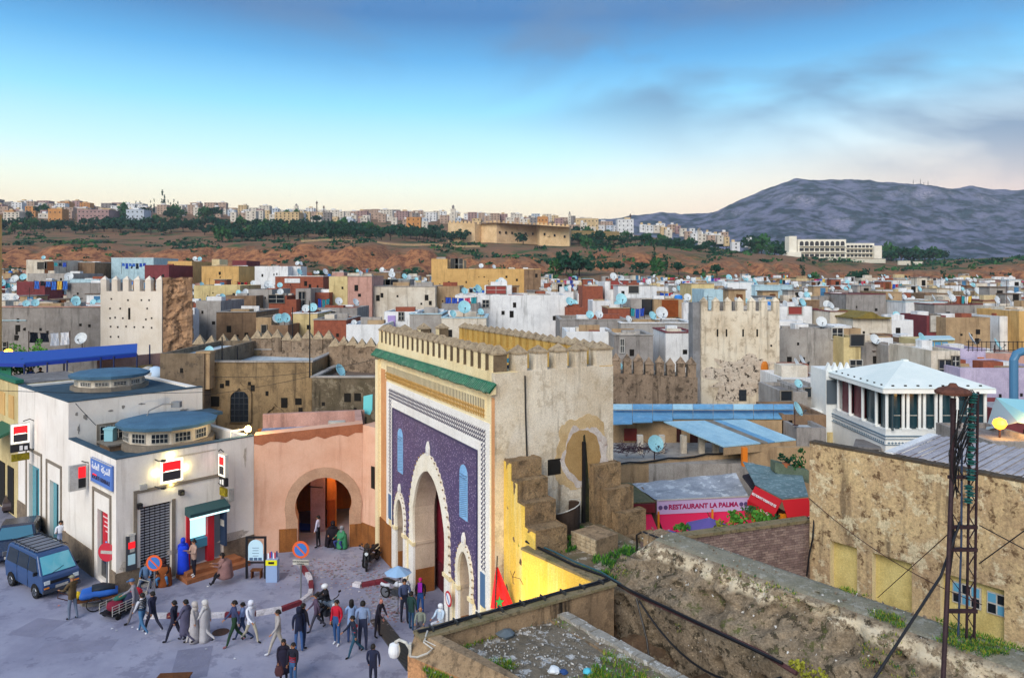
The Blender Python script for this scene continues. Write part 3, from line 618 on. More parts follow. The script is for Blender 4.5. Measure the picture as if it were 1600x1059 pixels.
 # hand placed houses: x0, x1, top, depth, colour, depth of house, label, options
HL=[
(0,157,480,78,'grey',10,'long dark grey house wall reaching the left edge beside the white tower',dict(cap='pink',ndish=5,reserve=540)),
(41,83,406,175,'warm',12,'small cream house with one dark window standing high at far left',dict(wins=[(66,415,2.2,1.6),(77,419,2.2,3.2,M_door)],ndish=2,reserve=425)),
(43,110,427,150,'lgrey',12,'pale wide house below the small cream house at far left',dict(reserve=445)),
(107,148,410,185,'brown',12,'brown house with white canopy roof at the upper left',dict(ndish=3,cap='white',reserve=425)),
(174,240,403,190,'blue',14,'pale blue white house with flat roof above the white tower',dict(cap='white',ndish=1,reserve=426)),
(226,264,414,160,'maroon',12,'dark red house above the right half of the white tower',dict(reserve=430)),
(262,300,408,180,'ochre',14,'small orange house behind the dark red house',dict(ndish=5,reserve=430)),
(315,373,416,165,'ochre',16,'ochre house with a tiny rooftop tower right of the white tower',dict(cap='tan',reserve=434)),
(331,343,405,171,'cream',5,'tiny cream rooftop room on the ochre house',dict(reserve=415)),
(363,385,407,185,'maroon',10,'small reddish house behind the ochre house with rooftop tower',dict(reserve=420)),
(100,155,436,125,'blue',8,'turquoise walled house left of the white tower',dict(reserve=450)),
(104,156,442,105,'grey',8,'grey house with a notched top left of the white tower',dict(reserve=470)),
(26,70,440,120,'maroon',8,'low wine red house at far left below the pale wide house',dict(reserve=470)),
(303,375,446,120,'yellow',10,'low yellow house under a pale sheet roof right of the tower',dict(roofm=M_roof[3],reserve=460)),
(340,400,462,105,'brown',10,'brown rough house right of the worn tower',dict(ndish=2,reserve=490)),
(306,345,470,92,'lgrey',8,'pale grey house touching the worn tower side',dict(ndish=1,reserve=500)),
(338,400,488,82,'brown',8,'long brown wall house in front of the small brown house',dict(cap='lgrey',reserve=520)),
(388,425,452,108,'lgrey',9,'pale grey plastered house with dish left of the brick houses',dict(ndish=2,reserve=475)),
(420,448,462,96,'brick',7,'bare red brick house with open frame beside a grey tower house',dict(reserve=485,wins=[(432,457+10,2,1)])),
(446,463,468,94,'brick',6,'narrow bare brick house just right of the larger brick one',dict(reserve=485)),
(462,486,451,96,'grey',7,'dark grey tower house with slit window beside bare brick',dict(wins=[(472,468,.8,2)],reserve=485)),
(486,514,457,98,'brick',7,'brick house with blue laundry left of the tall yellow house',dict(reserve=480)),
(430,505,432,125,'brick',8,'long low brick house behind with white panel on its front',dict(ndish=2,cap='white',reserve=445)),
(398,450,416,165,'white',10,'bright white flat house left of a round water tank',dict(ndish=1,reserve=432)),
(450,470,416,168,'white',5,'white drum shaped room with two dishes on top',dict(ndish=2,reserve=432)),
(514,543,432,100,'yellow',9,'tall yellow house at the left end of the long whitewashed wall',dict(reserve=482)),
(543.3,581,432,100,'pink',9,'tall pale pink house beside the tall yellow house',dict(cap='lgrey',ndish=1,reserve=500)),
(581.3,680,448,101,'warm',12,'long whitewashed wall house with brown stained lower half',dict(reserve=490,cap='lgrey')),
(578,626,426,140,'brown',8,'brown house behind the pale pink house',dict(ndish=2,cap='lgrey',reserve=434)),
(590,640,437,118,'grey',6,'dark glazed roof house behind the long whitewashed wall',dict(ndish=3,cap='blue',reserve=448,wins=[(600,441,2,.9),(612,441,2,.9)])),
(674,845,420,150,'ochre',22,'large flat ochre block with a stepped rooftop room',dict(reserve=452,ndish=2)),
(674,699,404.5,154,'ochre',10,'ochre rooftop room at the left end of the large ochre block',dict(reserve=420)),
(699.2,725,406,156,'tan',8,'tan rooftop room with two dark windows on the ochre block',dict(wins=[(710,413,1.6,2.4),(717,413,1.6,2.4)],reserve=420)),
(819,845,421,149,'brown',20,'brown end block closing the large ochre block on the right',dict(reserve=462)),
(681,718,447,103,'tan',9,'rough tan house at the right end of the whitewashed wall',dict(reserve=490)),
(711,885,461,92,'white',12,'large bright white house with a long bare wall behind the gate',dict(wins=[(759,474.5,.8,.9)],reserve=500,ndish=0)),
(757,800,446,98,'white',5,'white rooftop room with reddish window on the large white house',dict(wins=[(775,453,2.6,1,flat('red_blind','8f3a34'))],ndish=3,reserve=462)),
(690,748,474,88,'grey',6,'stained grey cement house under a colourful laundry line',dict(reserve=505)),
(496,558,481,84,'grey',7,'dark mauve grey house with one white window left of the gate',dict(wins=[(514,494,1.6,1.1)],reserve=500,ndish=2)),
(457,496,490,78,'yellow',6,'small pale yellow house with a white rim left of the gate',dict(cap='white',reserve=508)),
(490,541,500,74,'brick',7,'dark red brick wall house left of the gate',dict(cap='lgrey',reserve=535)),
(421,450,508,74,'brown',5,'small brown house with a blue tarpaulin on top',dict(reserve=530)),
(400,424,496,75,'tan',6,'beige house with a tiny dark window left of the blue tarpaulin',dict(wins=[(413,514,.5,.8)],reserve=526)),
(600,652,487,78,'white',6,'white house with a lilac door panel above the gate left end',dict(wins=[(627,494,.5,.8)],reserve=515)),
(640,690,491,76,'lgrey',7,'stained pale grey house right of the lilac door house',dict(cap='blue',reserve=512)),
(690,760,497,74,'warm',7,'off-white stained house just behind the gate merlons',dict(ndish=2,cap='blue',reserve=515)),
(541,600,507,72,'white',7,'whitewashed patchy roof house left of the gate merlons',dict(roofm=M_roof[3],reserve=540)),
(910,942,447,122,'brick',8,'small brick house left of the white two tier house',dict(reserve=470)),
(945,978,440,124,'white',8,'white two tier house with a red box window',dict(ndish=1,wins=[(968,445,3,1.4,flat('red_blind','8f3a34'))],reserve=470)),
(966,1026,447,118,'white',10,'white house with one round dark window left of the stained tower',dict(wins=[(990,452,1.6,1.2)],ndish=2,cap='lgrey',reserve=470)),
(985,1025,468,92,'lgrey',7,'grey cement house with a shaded upper window',dict(wins=[(1016,480,2.2,2)],reserve=500)),
(1022,1068,468,91,'tan',6,'cement house with a large square orange brown panel',dict(reserve=504)),
(950,984,482,88,'brick',6,'small orange brick house left of the cement houses',dict(cap='tan',reserve=502,ndish=1)),
(926,955,470,95,'white',6,'white peeling house above the orange brick house',dict(reserve=485)),
(884,912,480,90,'brick',6,'dark brick house at the right end of the large white house',dict(reserve=500,ndish=2)),
(875,980,500,78,'grey',8,'long blue grey wall house behind the gate right end',dict(cap='lgrey',reserve=518)),
(970,1086,505,76,'lgrey',7,'long stained parapet house left of the stained tower',dict(cap='white',ndish=2,reserve=525)),
(885,960,518,70,'white',6,'white low roof house behind the gate corner',dict(reserve=535)),
(1040,1086,520,68,'white',6,'white house with a curved red edge left of the stained tower',dict(cap='maroon',reserve=540)),
(960,1020,524,66,'grey',6,'grey house with a slit window left of the stained tower',dict(wins=[(972,540,.3,1.2)],cap='lgrey',reserve=560)),
(1068,1088,473,90,'white',6,'narrow white house tucked against the stained tower',dict(reserve=500,ndish=1)),
(1080,1116,444,135,'yellow',9,'pale yellow house with small chimneys behind the stained tower',dict(cap='tan',ndish=2,reserve=462)),
(1128,1178,441,130,'white',9,'white house with a navy blue roof above the stained tower',dict(roofm=flat('navy_roof','1d3c78'),cap='blue',ndish=3,reserve=462)),
(1180,1240,446,128,'blue',9,'pale blue house right above the stained tower',dict(cap='blue',ndish=3,reserve=465)),
(1100,1160,452,118,'blue',8,'low turquoise roof house behind the stained tower merlons',dict(roofm=M_roof[3],ndish=2,reserve=470)),
(1218,1269,479,88,'white',7,'white block house with a small brick patch right of the tower',dict(wins=[(1242,485,1.6,.9,flat('red_blind','8f3a34'))],reserve=515)),
(1300,1322,453,125,'lgrey',8,'pale upright house left of the red trimmed block',dict(reserve=480)),
(1322,1384,460,110,'grey',12,'broad grey block with a red trimmed roof edge',dict(cap='maroon',ndish=1,reserve=490)),
(1384.3,1409,457,112,'tan',10,'cream end block right of the red trimmed grey block',dict(cap='tan',reserve=490)),
(1297,1334,487,84,'warm',7,'off-white house with a thin red roof line',dict(cap='maroon',ndish=3,reserve=512)),
(1333,1393,497,80,'warm',8,'off-white house under a curved olive sheet roof',dict(reserve=520)),
(1393.3,1427,500,80,'white',7,'white peeling house right of the olive sheet roof',dict(ndish=2,reserve=520)),
(1415,1480,472,105,'white',8,'white low house between the grey block and the ruin',dict(ndish=4,cap='blue',reserve=490)),
(1460,1545,476,100,'grey',10,'long grey wall house with dark red roof line at right',dict(cap='maroon',reserve=500)),
(1448,1478,493,88,'maroon',6,'dark wine house with a white doorway at right',dict(wins=[(1461,505,1.2,2,M_frame)],reserve=520)),
(1478,1547,496,86,'tan',8,'tan house with ivy below the long grey wall',dict(reserve=520)),
(1545,1556,484,95,'lilac',7,'narrow pale pink house right of the long grey wall',dict(reserve=510)),
(1592,1640,486,88,'ochre',8,'bright orange house cut by the right edge',dict(reserve=520)),
(1562,1592,494,90,'white',7,'white house below the domed tents at right',dict(reserve=520)),
(1218,1318,514,63,'lgrey',9,'big pale grey plaster house with one small window right of the tower',dict(wins=[(1308,521,.9,.9)],reserve=580)),
(1297,1345,513,66,'tan',6,'rough tan rooftop house behind the big pale grey house',dict(reserve=530)),
(1318.2,1345,527,61,'yellow',6,'narrow pale yellow house with a small window above the pavilion',dict(wins=[(1339,531.5,1.1,.9),(1337,571,1,.9)],reserve=580)),
(1345.2,1388,535,62,'grey',7,'weathered grey house behind the white pavilion roof',dict(reserve=570)),
(1388,1432,540,60,'lgrey',7,'mottled white grey house directly behind the pavilion peak',dict(reserve=570)),
(1408,1435,528,68,'brown',6,'dark brick shed house above the pavilion peak',dict(reserve=545)),
(1455,1500,548,54,'warm',6,'cream house with two small dark windows right of the pavilion peak',dict(wins=[(1476,576,.9,1.3),(1492.5,564,.5,.7)],reserve=610)),
(1500.3,1640,575,52,'lilac',6,'lilac white terrace wall house right of the pavilion',dict(reserve=625,par=.8)),
(1500.5,1540,545,58.5,'lilac',6,'lilac rooftop room with an orange door',dict(reserve=575)),
(1540.3,1600,552,60,'pink',6,'dusky pink wall room beside the orange door',dict(reserve=575)),
]
for(x0,x1,yt,Y,col,d,lab,o)in HL:house(x0,x1,yt,Y,col,d,lab,**o)
# large pieces on some of them
def panel(name,lab,cat,x0,x1,y0,y1,Y,m,t=.08):return tag(MB().box((PX((x0+x1)/2,Y),Y-t/2-.01,(PZ(y0,Y)+PZ(y1,Y))/2),((x1-x0)/F*Y,t,(y1-y0)/F*Y)).build(name,m),lab,cat)
panel('wall_panel','large square orange brown panel fixed to the cement house','panel',1034,1059.5,468.6,495,91,mat('orange_brown_panel','8f4a22','6e3516',scale=1.5))
panel('door_panel','lilac door on the white house above the gate left end','door',606,618,493,512,78,flat('lilac_door','a58fc4'))
panel('door_panel','orange door on the lilac rooftop room','door',1527,1537,558,575,58.5,flat('orange_door','c9722a'))
panel('wall_panel','white rectangular patch on the low long brick house','panel',445,469,435,442,125,W_['white'])
def curved_roof():
 Y=79.5;m=mat('olive_sheet','8d7a3c','5f5530',scale=2,streak=.3);e=thing('sheet_roof','curved olive corrugated sheet roof on the off-white house','roof',P(1362,497,Y))
 a=MB();n=24
 pts=[(1333+60*k/n,496-9*math.exp(-((k/n-.46)/.2)**2))for k in range(n+1)]
 for(p,s_)in zip(pts,pts[1:]):
  a.prism([P(p[0],p[1],Y),P(s_[0],s_[1],Y),P(s_[0],498,Y),P(p[0],498,Y)],(0,7,0))
 a.build('sheet',m,e)
curved_roof()
# ruin and tents at right
def ruin():
 Y=150;e=thing('ruined_tower','broken brown brick ruin standing among the houses at right','ruin',P(1525,470,Y));b=MB()
 for k,(x0,x1,y0)in enumerate([(1506,1516,449),(1514,1530,446),(1528,1541,449),(1538,1548,457),(1503,1508,458)]):b.box((PX((x0+x1)/2,Y),Y+4+k*.2,(PZ(y0,Y)+2)/2),((x1-x0)/F*Y,8,PZ(y0,Y)-2))
 b.build('wall',mat('ruin_brick','8e6a50','63452f',scale=1.2,spots=.6,sps=1.5),e)
 b=MB();
 for k in range(10):b.cyl(P(1503+4.8*k,473,Y-3),P(1503+4.8*k,464,Y-3),.12,.12,4)
 b.build('fence_post',M_rust,e)
ruin()
for k,(px,py,lab)in enumerate([(1580,478,'tall white pointed tent dome at the right edge'),(1570,484,'lower white pointed tent dome left of the tall one')]):
 Y=115;p=P(px,py,Y);r=2.0
 tag(MB().lathe([(r*1.3,p.z-2.4),(r*1.25,p.z-1.6),(r*.6,p.z-1.0),(r*.2,p.z-.4),(.03,p.z)],(p.x,Y,0),10).build('tent',W_['white']),lab,'tent')
p=P(1586,494,105);tag(MB().lathe([(2.2,p.z-1.2),(2.1,p.z-.4),(1.4,p.z+.35),(.6,p.z+.8),(.02,p.z+.95)],(p.x,p.y,0),12).build('awning_dome',flat('green_awning','2f7d78')),'green domed awning below the white tents at the right edge','awning')
# random infill
def ok(x0,x1,yt,Y):
 for(a,b_,t,bt,Yh)in HOUSES[:NH]:
  if Y<Yh and x0<b_-1 and x1>a+1 and yt-6<bt:return False
 return True
NH=len(HOUSES);HOUSES+=[]
KEEP=[(150,315,425,545,70),(1080,1222,462,632,62)]
rows=[(437,235),(441,205),(445,180),(449,158),(454,140),(459,126),(465,114),(472,102),(480,92),(489,84),(499,76),(511,69),(524,63),(540,57)]
cols_=['white','white','white','warm','warm','lgrey','lgrey','grey','brown','brick','cream','cream','tan','blue','pink','white','white','lgrey','warm']
for ri,(ry,Y0)in enumerate(rows):
 x=-30+q.uniform(0,20)
 while x<1650:
  w0=q.uniform(13,30)*(1+ri*.09);x0,x1=x,x+w0;x=x1+q.uniform(-1,7 if ri<8 else 16)
  Y=Y0*q.uniform(.97,1.04);sh=(5 if x0<400 and ri<4 else 0)
  yt=ry+q.uniform(-3.5,4)-sh*.0
  if x0<300 and ri==0:yt-=12
  elif x0>300 and x0<640 and ri==0:yt-=8
  if any(a-2<x1 and x0<b_+2 and yt<bt and Y<Yk+9 for a,b_,t,bt,Yk in KEEP):continue
  if not ok(x0,x1,yt,Y):continue
  if ri>=10 and(x1>560 and x0<960):continue
  if ri>=9 and x0<1090 and x1>380:continue
  if ri>=11 and(x0<600 or x1>1290):continue
  c=q.choice(cols_);wn_=[]
  if q.random()<.55 and w0>18:wn_=[(x0+w0*q.choice([.3,.5,.7]),yt+(1.9+q.random())/Y*F,.9,1.0)]
  LASTH=house(x0,x1,yt,Y,c,q.uniform(4.5,7),None,wins=wn_,door=q.random()<.15,cap=q.choice([None,None,None,'white','lgrey','maroon','blue','tan']),ndish=q.choice([0,0,1,1,2,3]))
  for _ in range(q.choice([0,1,1,2,3])): # low walls and steps on the roof
   hw_=W_[q.choice(['white','white','warm','lgrey','brick','tan','cream'])];fx_=q.uniform(.15,.85);ll=q.uniform(1.0,3.2);hz_=q.uniform(.5,1.6);tk=q.uniform(.25,1.6)
   xx=PX(x0+w0*fx_,Y);MB().box((xx,Y+q.uniform(1.2,4.5),PZ(yt,Y)-.5+hz_/2),(min(ll,(x1-x0)/F*Y*.8),tk,hz_),q.choice([0,0,.1])).build('roof_wall',hw_,LASTH[0])
  if q.random()<.28: # stair house behind
   xx,zz=PX(x0+w0*q.uniform(.3,.7),Y+4),PZ(yt,Y)-.5
   hh=q.uniform(1.6,2.4);e_=empty('rooftop_room',(xx,Y+4,zz));wm_=W_[q.choice(['white','lgrey','warm','tan','brick'])]
   MB().box((xx,Y+4.5,zz+hh/2),(2.2,2.4,hh)).build('wall',wm_,e_);MB().box((xx,Y+4.5,zz+hh+.06),(2.5,2.7,.12)).build('roof',q.choice(M_roof),e_);MB().box((xx+.3,Y+3.28,zz+.95),(.8,.06,1.8)).build('door',q.choice([M_door,M_bluedoor,M_dark]),e_)
   reg(e_,'small rooftop room with a door on %s roofs %s'%(rowname(Y),zm((x0+x1)/2)),'rooftop room',(x0+x1)/2,'rooftop rooms of the old town')
  if q.random()<.16:
   laundry(PX(x0+3,Y),Y+1,PX(x1-3,Y),Y+1.6,PZ(yt,Y)-.5,1.6,'laundry hanging on %s roofs %s'%(rowname(Y),zm((x0+x1)/2)))
  if q.random()<.16:
   xx,zz=PX(x0+w0*.7,Y),PZ(yt,Y)-.5;blue_=q.random()<.5
   o=MB().lathe([(.55,zz),(.58,zz+.1),(.58,zz+1.0),(.5,zz+1.15),(.15,zz+1.25)],(xx,Y+2.2,0),12).build('water_tank',flat('tank_blue','2f7fd0')if blue_ else flat('tank_white','d5d8db'))
   reg(o,'%s round water tank on %s roofs %s'%('blue' if blue_ else 'white',rowname(Y),zm((x0+x1)/2)),'water tank',(x0+x1)/2,'rooftop water tanks')
  if q.random()<.3:
   xx,zz=PX(x0+w0*.4,Y),PZ(yt,Y)-.5;h_=q.uniform(2.2,4);o=MB().cyl((xx,Y+1,zz),(xx,Y+1,zz+h_),.035,.03,5).box((xx,Y+1,zz+h_-.2),(1.1,.03,.03)).box((xx,Y+1,zz+h_-.5),(.8,.03,.03)).box((xx,Y+1,zz+h_-.35),(.03,.8,.03)).build('antenna',M_rust)
   reg(o,'thin antenna pole on %s roofs %s'%(rowname(Y),zm((x0+x1)/2)),'antenna',(x0+x1)/2,'rooftop antennas')
print('houses',len(HOUSES),'hand',NH)
# laundry and dishes seen singly
laundry(PX(53,104),104,PX(103,104),104.5,PZ(452,104)-.4,1.6,'dark and blue laundry row left of the white tower',[0,3,7,4,8])
laundry(PX(190,165),165,PX(228,165),165,PZ(425,165)-.4,2.4,'blue laundry between the pale blue and dark red houses',[0,3,8,0])
laundry(PX(84,170),170,PX(104,170),170,PZ(425,170)-.4,2.6,'blue laundry right of the small cream house',[0,5,8,3])
laundry(PX(695,88),88.4,PX(745,88),88.4,PZ(475,88)-.1,.9,'red blue and green laundry row on the stained grey house',[2,9,6,0,5,9])
laundry(PX(495,88),88.4,PX(514,88),88.4,PZ(481,88)-.1,1.2,'dark teal laundry left of the tall yellow house',[5,3,0])
laundry(PX(986,82),82.4,PX(1008,82),82.4,PZ(501,82),1.4,'blue laundry below the grey cement house',[0,5,8,3])
laundry(PX(45,66),66,PX(104,66),66.5,PZ(552,66),1.9,'pale turquoise sheets hanging behind the blue terrace canopy',[7,7,3,1])
for(px,py,Y,sc,pale,rz)in [(128,530,62,1.6,0,.1),(119,455,74,1.3,1,.6),(55,463,74,1.2,1,.6),(41,465,74,1.1,1,.5),(24,434,120,2.0,0,.2),(37,440,118,1.7,1,.3),(108,438,110,2.0,0,.4),(1,445,115,2.0,1,.9),(489,478,82,1.6,1,.2),(478,484,80,1.4,0,.2),(436,506,72,1.5,1,.5),(432,500,74,1.5,0,.6),(445,502,73,1.6,1,.7),(419,446,105,1.7,0,.3),(438,454,100,1.4,0,.3),(553,506,74,.9,0,.3),(725,500,66,1.9,1,.2),(746,452,96,1.8,1,.8),(725,458,94,1.4,1,.5),(970,479,88,2.2,1,.1),(889,480,88,1.6,1,.4),(1033,512,70,1.9,0,.1),(820,505,68,1.6,1,.6),(804,506,68,1.4,1,.9),(866,522,62,1.5,0,.2),(921,490,84,1.5,1,.2),(935,500,80,1.5,0,.3),(958,440,122,1.9,0,.1),(1283,505,74,1.7,0,-.2),(1365,531,62,1.4,0,.2),(1438,531,60,1.7,1,.7),(1515,525,64,1.8,0,1.1),(1555,512,72,1.9,1,.9),(1486,477,100,1.9,0,.3),(1330,450,118,1.2,0,.2),(1240,478,86,1.8,0,.7),(1252,482,86,1.7,1,.6),(1246,600,48,.9,1,.2),(1023,694,38,1.35,1,.15),(1243,640,40,1.25,1,.9),(285,548,50,1.25,1,.2),(327,548,49,.9,1,.3),(529,580,46,1.3,1,1.2),(967,572,54,.9,1,.7)]:
 sc*=.68
 if py<530:
  best=min((h for h in HOUSES if h[0]+1<px<h[1]-1),key=lambda h:abs(PZ(h[2],h[4])-.55-(PZ(py,h[4])-sc))+abs(h[4]-Y)*.03,default=None)
  if best and abs(PZ(best[2],best[4])-.5-PZ(py,best[4])+sc)<2.2:sc*=(best[4]+1)/Y;Y=best[4]+.9;dish(PX(px,Y),Y,PZ(best[2],best[4])-.5,sc,bool(pale),rz)
  continue
 dish(PX(px,Y),Y,PZ(py,Y)-1.0*sc,sc,bool(pale),rz)
 # ------------------------------------------------------------------ the tiled gate
UP=V((0,0,1))
def rough_block(name,o_,a,b_,h,m,parent,amp=.25,step=.22,fr=1.3,drop=.25,mi=0):
 bm_=MB();faces=[(o_,a),(o_+a,b_),(o_+a+b_,-a),(o_+b_,-b_)]
 for(s_,v_)in faces:
  nu=max(2,int(v_.length/step));nv=max(2,int(h/step));nn=V((v_.y,-v_.x,0)).normalized();base=len(bm_.v)
  for j in range(nv+1):
   for i in range(nu+1):
    p=s_+v_*(i/nu)+UP*(h*j/nv);ed=min(i,nu-i,3)/3;nz=noise.fractal(p*fr,1,2,4)
    top=(-.5*abs(noise.noise(p*1.1))if j==nv and drop>.1 else 0);bm_.v.append(p+nn*(nz*amp*ed)+UP*top*.6)
  for j in range(nv):
   for i in range(nu):k=base+j*(nu+1)+i;bm_.f.append([k,k+1,k+nu+2,k+nu+1]);bm_.m.append(0)
 nu,nv=max(2,int(a.length/step)),max(2,int(b_.length/step));base=len(bm_.v)
 for j in range(nv+1):
  for i in range(nu+1):p=o_+a*(i/nu)+b_*(j/nv)+UP*(h-drop);bm_.v.append(p+UP*(.12*amp*2*noise.fractal(p*2.4,1,2,3)-(.0 if 0<i<nu and 0<j<nv else.03)))
 for j in range(nv):
  for i in range(nu):k=base+j*(nu+1)+i;bm_.f.append([k,k+1,k+nu+2,k+nu+1]);bm_.m.append(mi)
 return bm_.build(name,m,parent,fix=False,smooth=drop<.1)
GO=V((-.58,24.8,0));GD=V((-.458,.889,0)).normalized();GI=V((.889,.458,0)).normalized() # along the front, inwards
def gf(u,z,dep=0):return GO+GD*u+GI*dep+V((0,0,z))
def text(s,size,o,ux,uz,m,parent=None,name='lettering',align='CENTER',ext=.008,spacing=1.0,bold=0):
 cu=bpy.data.curves.new(name,'FONT');cu.body=s;cu.size=size;cu.extrude=ext;cu.align_x=align;cu.align_y='CENTER';cu.space_character=spacing;cu.offset=bold
 me=evalmesh(bpy.data.objects.new('tmp',cu))
 ux,uz=V(ux).normalized(),V(uz).normalized();n=ux.cross(uz);off=loc_of(parent)if parent else V((0,0,0))
 M_=Matrix((ux,uz,n)).transposed().to_4x4();M_.translation=V(o)-off;me.transform(M_);me.materials.clear();me.materials.append(m)
 ob=bpy.data.objects.new(name,me);C.objects.link(ob);ob.parent=parent;return ob
def arch(c,hw,hb,zi,za,n=14,foot=-.09,flare=None):
 """keel horseshoe outline from the right foot up and over to the left foot"""
 flare=flare or hb;pts=[];H=za-zi
 prof=[]
 for i in range(n+1):
  t=i/n
  w_=hb*math.cos(t*math.pi/2)**.72 if t>.33 else hw+(hb*math.cos(.33*math.pi/2)**.72-hw)*math.sin(t/.33*math.pi/2)**.9
  prof.append((w_,zi+H*(math.sin(t*math.pi/2)**1.25*.93+.07*t**6)))
 prof[-1]=(0,za)
 r=[(hw,foot)]+[(hw,zi)]+prof[1:]
 return [(c-x,z)for x,z in r]+[(c+x,z)for x,z in r[-2::-1]]
GC=6.1
O_big=arch(GC,1.76,2.02,2.25,5.73);O_l=arch(GC+3.64,.50,.60,2.23,3.6,10);O_r=arch(GC-3.66,.50,.62,2.23,3.65,10)
m_gcream=mat('gate_cream','f2e2b8','d9bd84',streak=.3,stc='9a7f50',scale=.5,amt=.45,bump=.12)
m_gwhite=mat('gate_white','f2efea','d5cfc6',streak=.15,stc='a89f92',scale=.6,amt=.4,bump=.08)
m_gside=mat('gate_side_plaster','e4dac8','bfa988',streak=.85,stc='5e4e3a',scale=.5,spots=.35,spc='9a8464',sps=1.1,bump=.35)
m_cap=mat('weathered_cap','b5a184','84705a',scale=3,spots=.5,sps=8,streak=.3)
m_salmon=mat('salmon_plaster','d9a070','c08556',scale=.6,streak=.3,stc='8a5e40')
m_reveal=mat('arch_reveal','cbb8a4','a8937f',streak=.35,stc='7a6655',scale=.7)
m_dado=mat('brown_board_dado','9a6232','6b4020',streak=.6,stc='3c2412',scale=.9,fine=.3)
def tile_mat(name,base,dot,dot2,s):
 m=bpy.data.materials.new(name);m.use_nodes=True ;n=m.node_tree.nodes;l=m.node_tree.links;b=n['Principled BSDF'];b.inputs['Roughness'].default_value=.55
 g=n.new('ShaderNodeNewGeometry');mp_=n.new('ShaderNodeMapping');l.new(g.outputs['Position'],mp_.inputs[0])
 def vor(sc,a,bb):
  v=n.new('ShaderNodeTexVoronoi');v.inputs['Scale'].default_value=sc;l.new(mp_.outputs[0],v.inputs['Vector'])
  r=n.new('ShaderNodeMapRange');r.inputs[1].default_value=a;r.inputs[2].default_value=bb;l.new(v.outputs['Distance'],r.inputs[0]);return r.outputs[0],v
 f1,v1=vor(s,.30,.16);f2,v2=vor(s*1.9,.26,.14)
 def mix(f,a,c):
  x=n.new('ShaderNodeMix');x.data_type='RGBA';l.new(f,x.inputs[0])
  for k,q_ in((6,a),(7,c)):
   if isinstance(q_,str):x.inputs[k].default_value=lin(q_)
   else:l.new(q_,x.inputs[k])
  return x.outputs[2]
 c=mix(f2,base,dot2);c=mix(f1,c,dot);nz=n.new('ShaderNodeTexNoise');nz.inputs['Scale'].default_value=1.3;l.new(g.outputs['Position'],nz.inputs['Vector'])
 r=n.new('ShaderNodeMapRange');r.inputs[3].default_value=.75;r.inputs[4].default_value=1.2;l.new(nz.outputs[0],r.inputs[0]);vm=n.new('ShaderNodeVectorMath');vm.operation='SCALE';l.new(c,vm.inputs[0]);l.new(r.outputs[0],vm.inputs['Scale'])
 l.new(vm.outputs[0],b.inputs['Base Color']);return m
m_zel=tile_mat('indigo_mosaic','4b3f68','b9a8c4','7d6488',11)
m_zred=tile_mat('dark_red_studded_leather','6e1226','a5304a','54101f',14)
m_ink=flat('mosaic_ink','2c2a55',rough=.5);m_gold=mat('gilded_wood','c49a52','94682c',scale=6,bump=0,rough=.5);m_slot=flat('slot_dark','5c5650')
m_slotb=mat('brown_merlon_side','7d6c56','5a4a3a',scale=2,spots=.3)  # darker brown on every merlon face but the front, deepening the slots
m_green=mat('green_glazed_tile','0a6a4a','084a3c',scale=2.5,amt=.7,rough=.35,bump=.1,spots=.25,spc='8fae98',sps=4)
m_lblue=mat('pale_blue_stucco','8fbfe8','6fa3d6',scale=3,bump=0);m_slate=flat('slate_blue_paint','4f6f96')
gate=thing('city_gate','tall gate with an indigo mosaic front, green tile canopy and three horseshoe arches','gate',GO+GD*6.6+GI*2.4)
TH=4.82;GW=13.3
b=MB();b.holes([(0,-.5),(0,10.45),(GW,10.45),(GW,-.5)],[O_big,O_l,O_r],gf,.9,0,True,1)
b.build('front_wall',[m_gcream,m_reveal],gate)
b=MB();b.holes([(0,-.5),(0,10.45),(GW,10.45),(GW,-.5)],[arch(GC,1.76,2.02,2.25,5.0),O_l,O_r],lambda u,z,d:gf(u,z,TH-.6+d),.6,0,True,1);b.build('back_wall',[mat('gate_yellow_back','d8b060','b08c48',streak=.4,stc='6a5030'),m_reveal],gate)
ceil=MB().hexa(gf(0.62,6.2,.9),GD*(GW-1.24),GI*(TH-1.5),V((0,0,.3)));ceil.build('passage_ceiling',m_reveal,gate)
# side wall (right) and left end
b=MB();q=random.Random(2)
b.hexa(gf(-.0,-.5,.9),GD*.6,GI*(TH-1.5),V((0,0,10.95)));b.hexa(gf(-.012,-.5,-.002),GD*.25,GI*(TH+.004),V((0,0,10.93)))
b.build('side_wall',m_gside,gate)
MB().hexa(gf(GW-.6,-.5,.9),GD*.6,GI*(TH-1.5),V((0,0,10.95))).build('end_wall',m_gcream,gate)
MB().hexa(gf(.62,9.3,.92),GD*(GW-1.24),GI*(TH-1.54),V((0,0,.3))).build('roof',M_roof[2],gate)
# dividing walls of the passage
for u in(GC-2.5,GC+2.25):MB().hexa(gf(u,-.4,.92),GD*.28,GI*(TH-1.54),V((0,0,6.6))).build('passage_wall',m_reveal,gate)
MB().hexa(gf(GC-2.2,-.3,1.15),GD*4.4,GI*.12,V((0,0,6.3))).build('red_door',m_zred,gate)
MB().hexa(gf(GC-2.2,-.3,1.13),GD*4.4,GI*.02,V((0,0,1.5))).build('red_door_skirting',mat('dark_red_boards','5a1626','3a1018',spots=.2),gate)
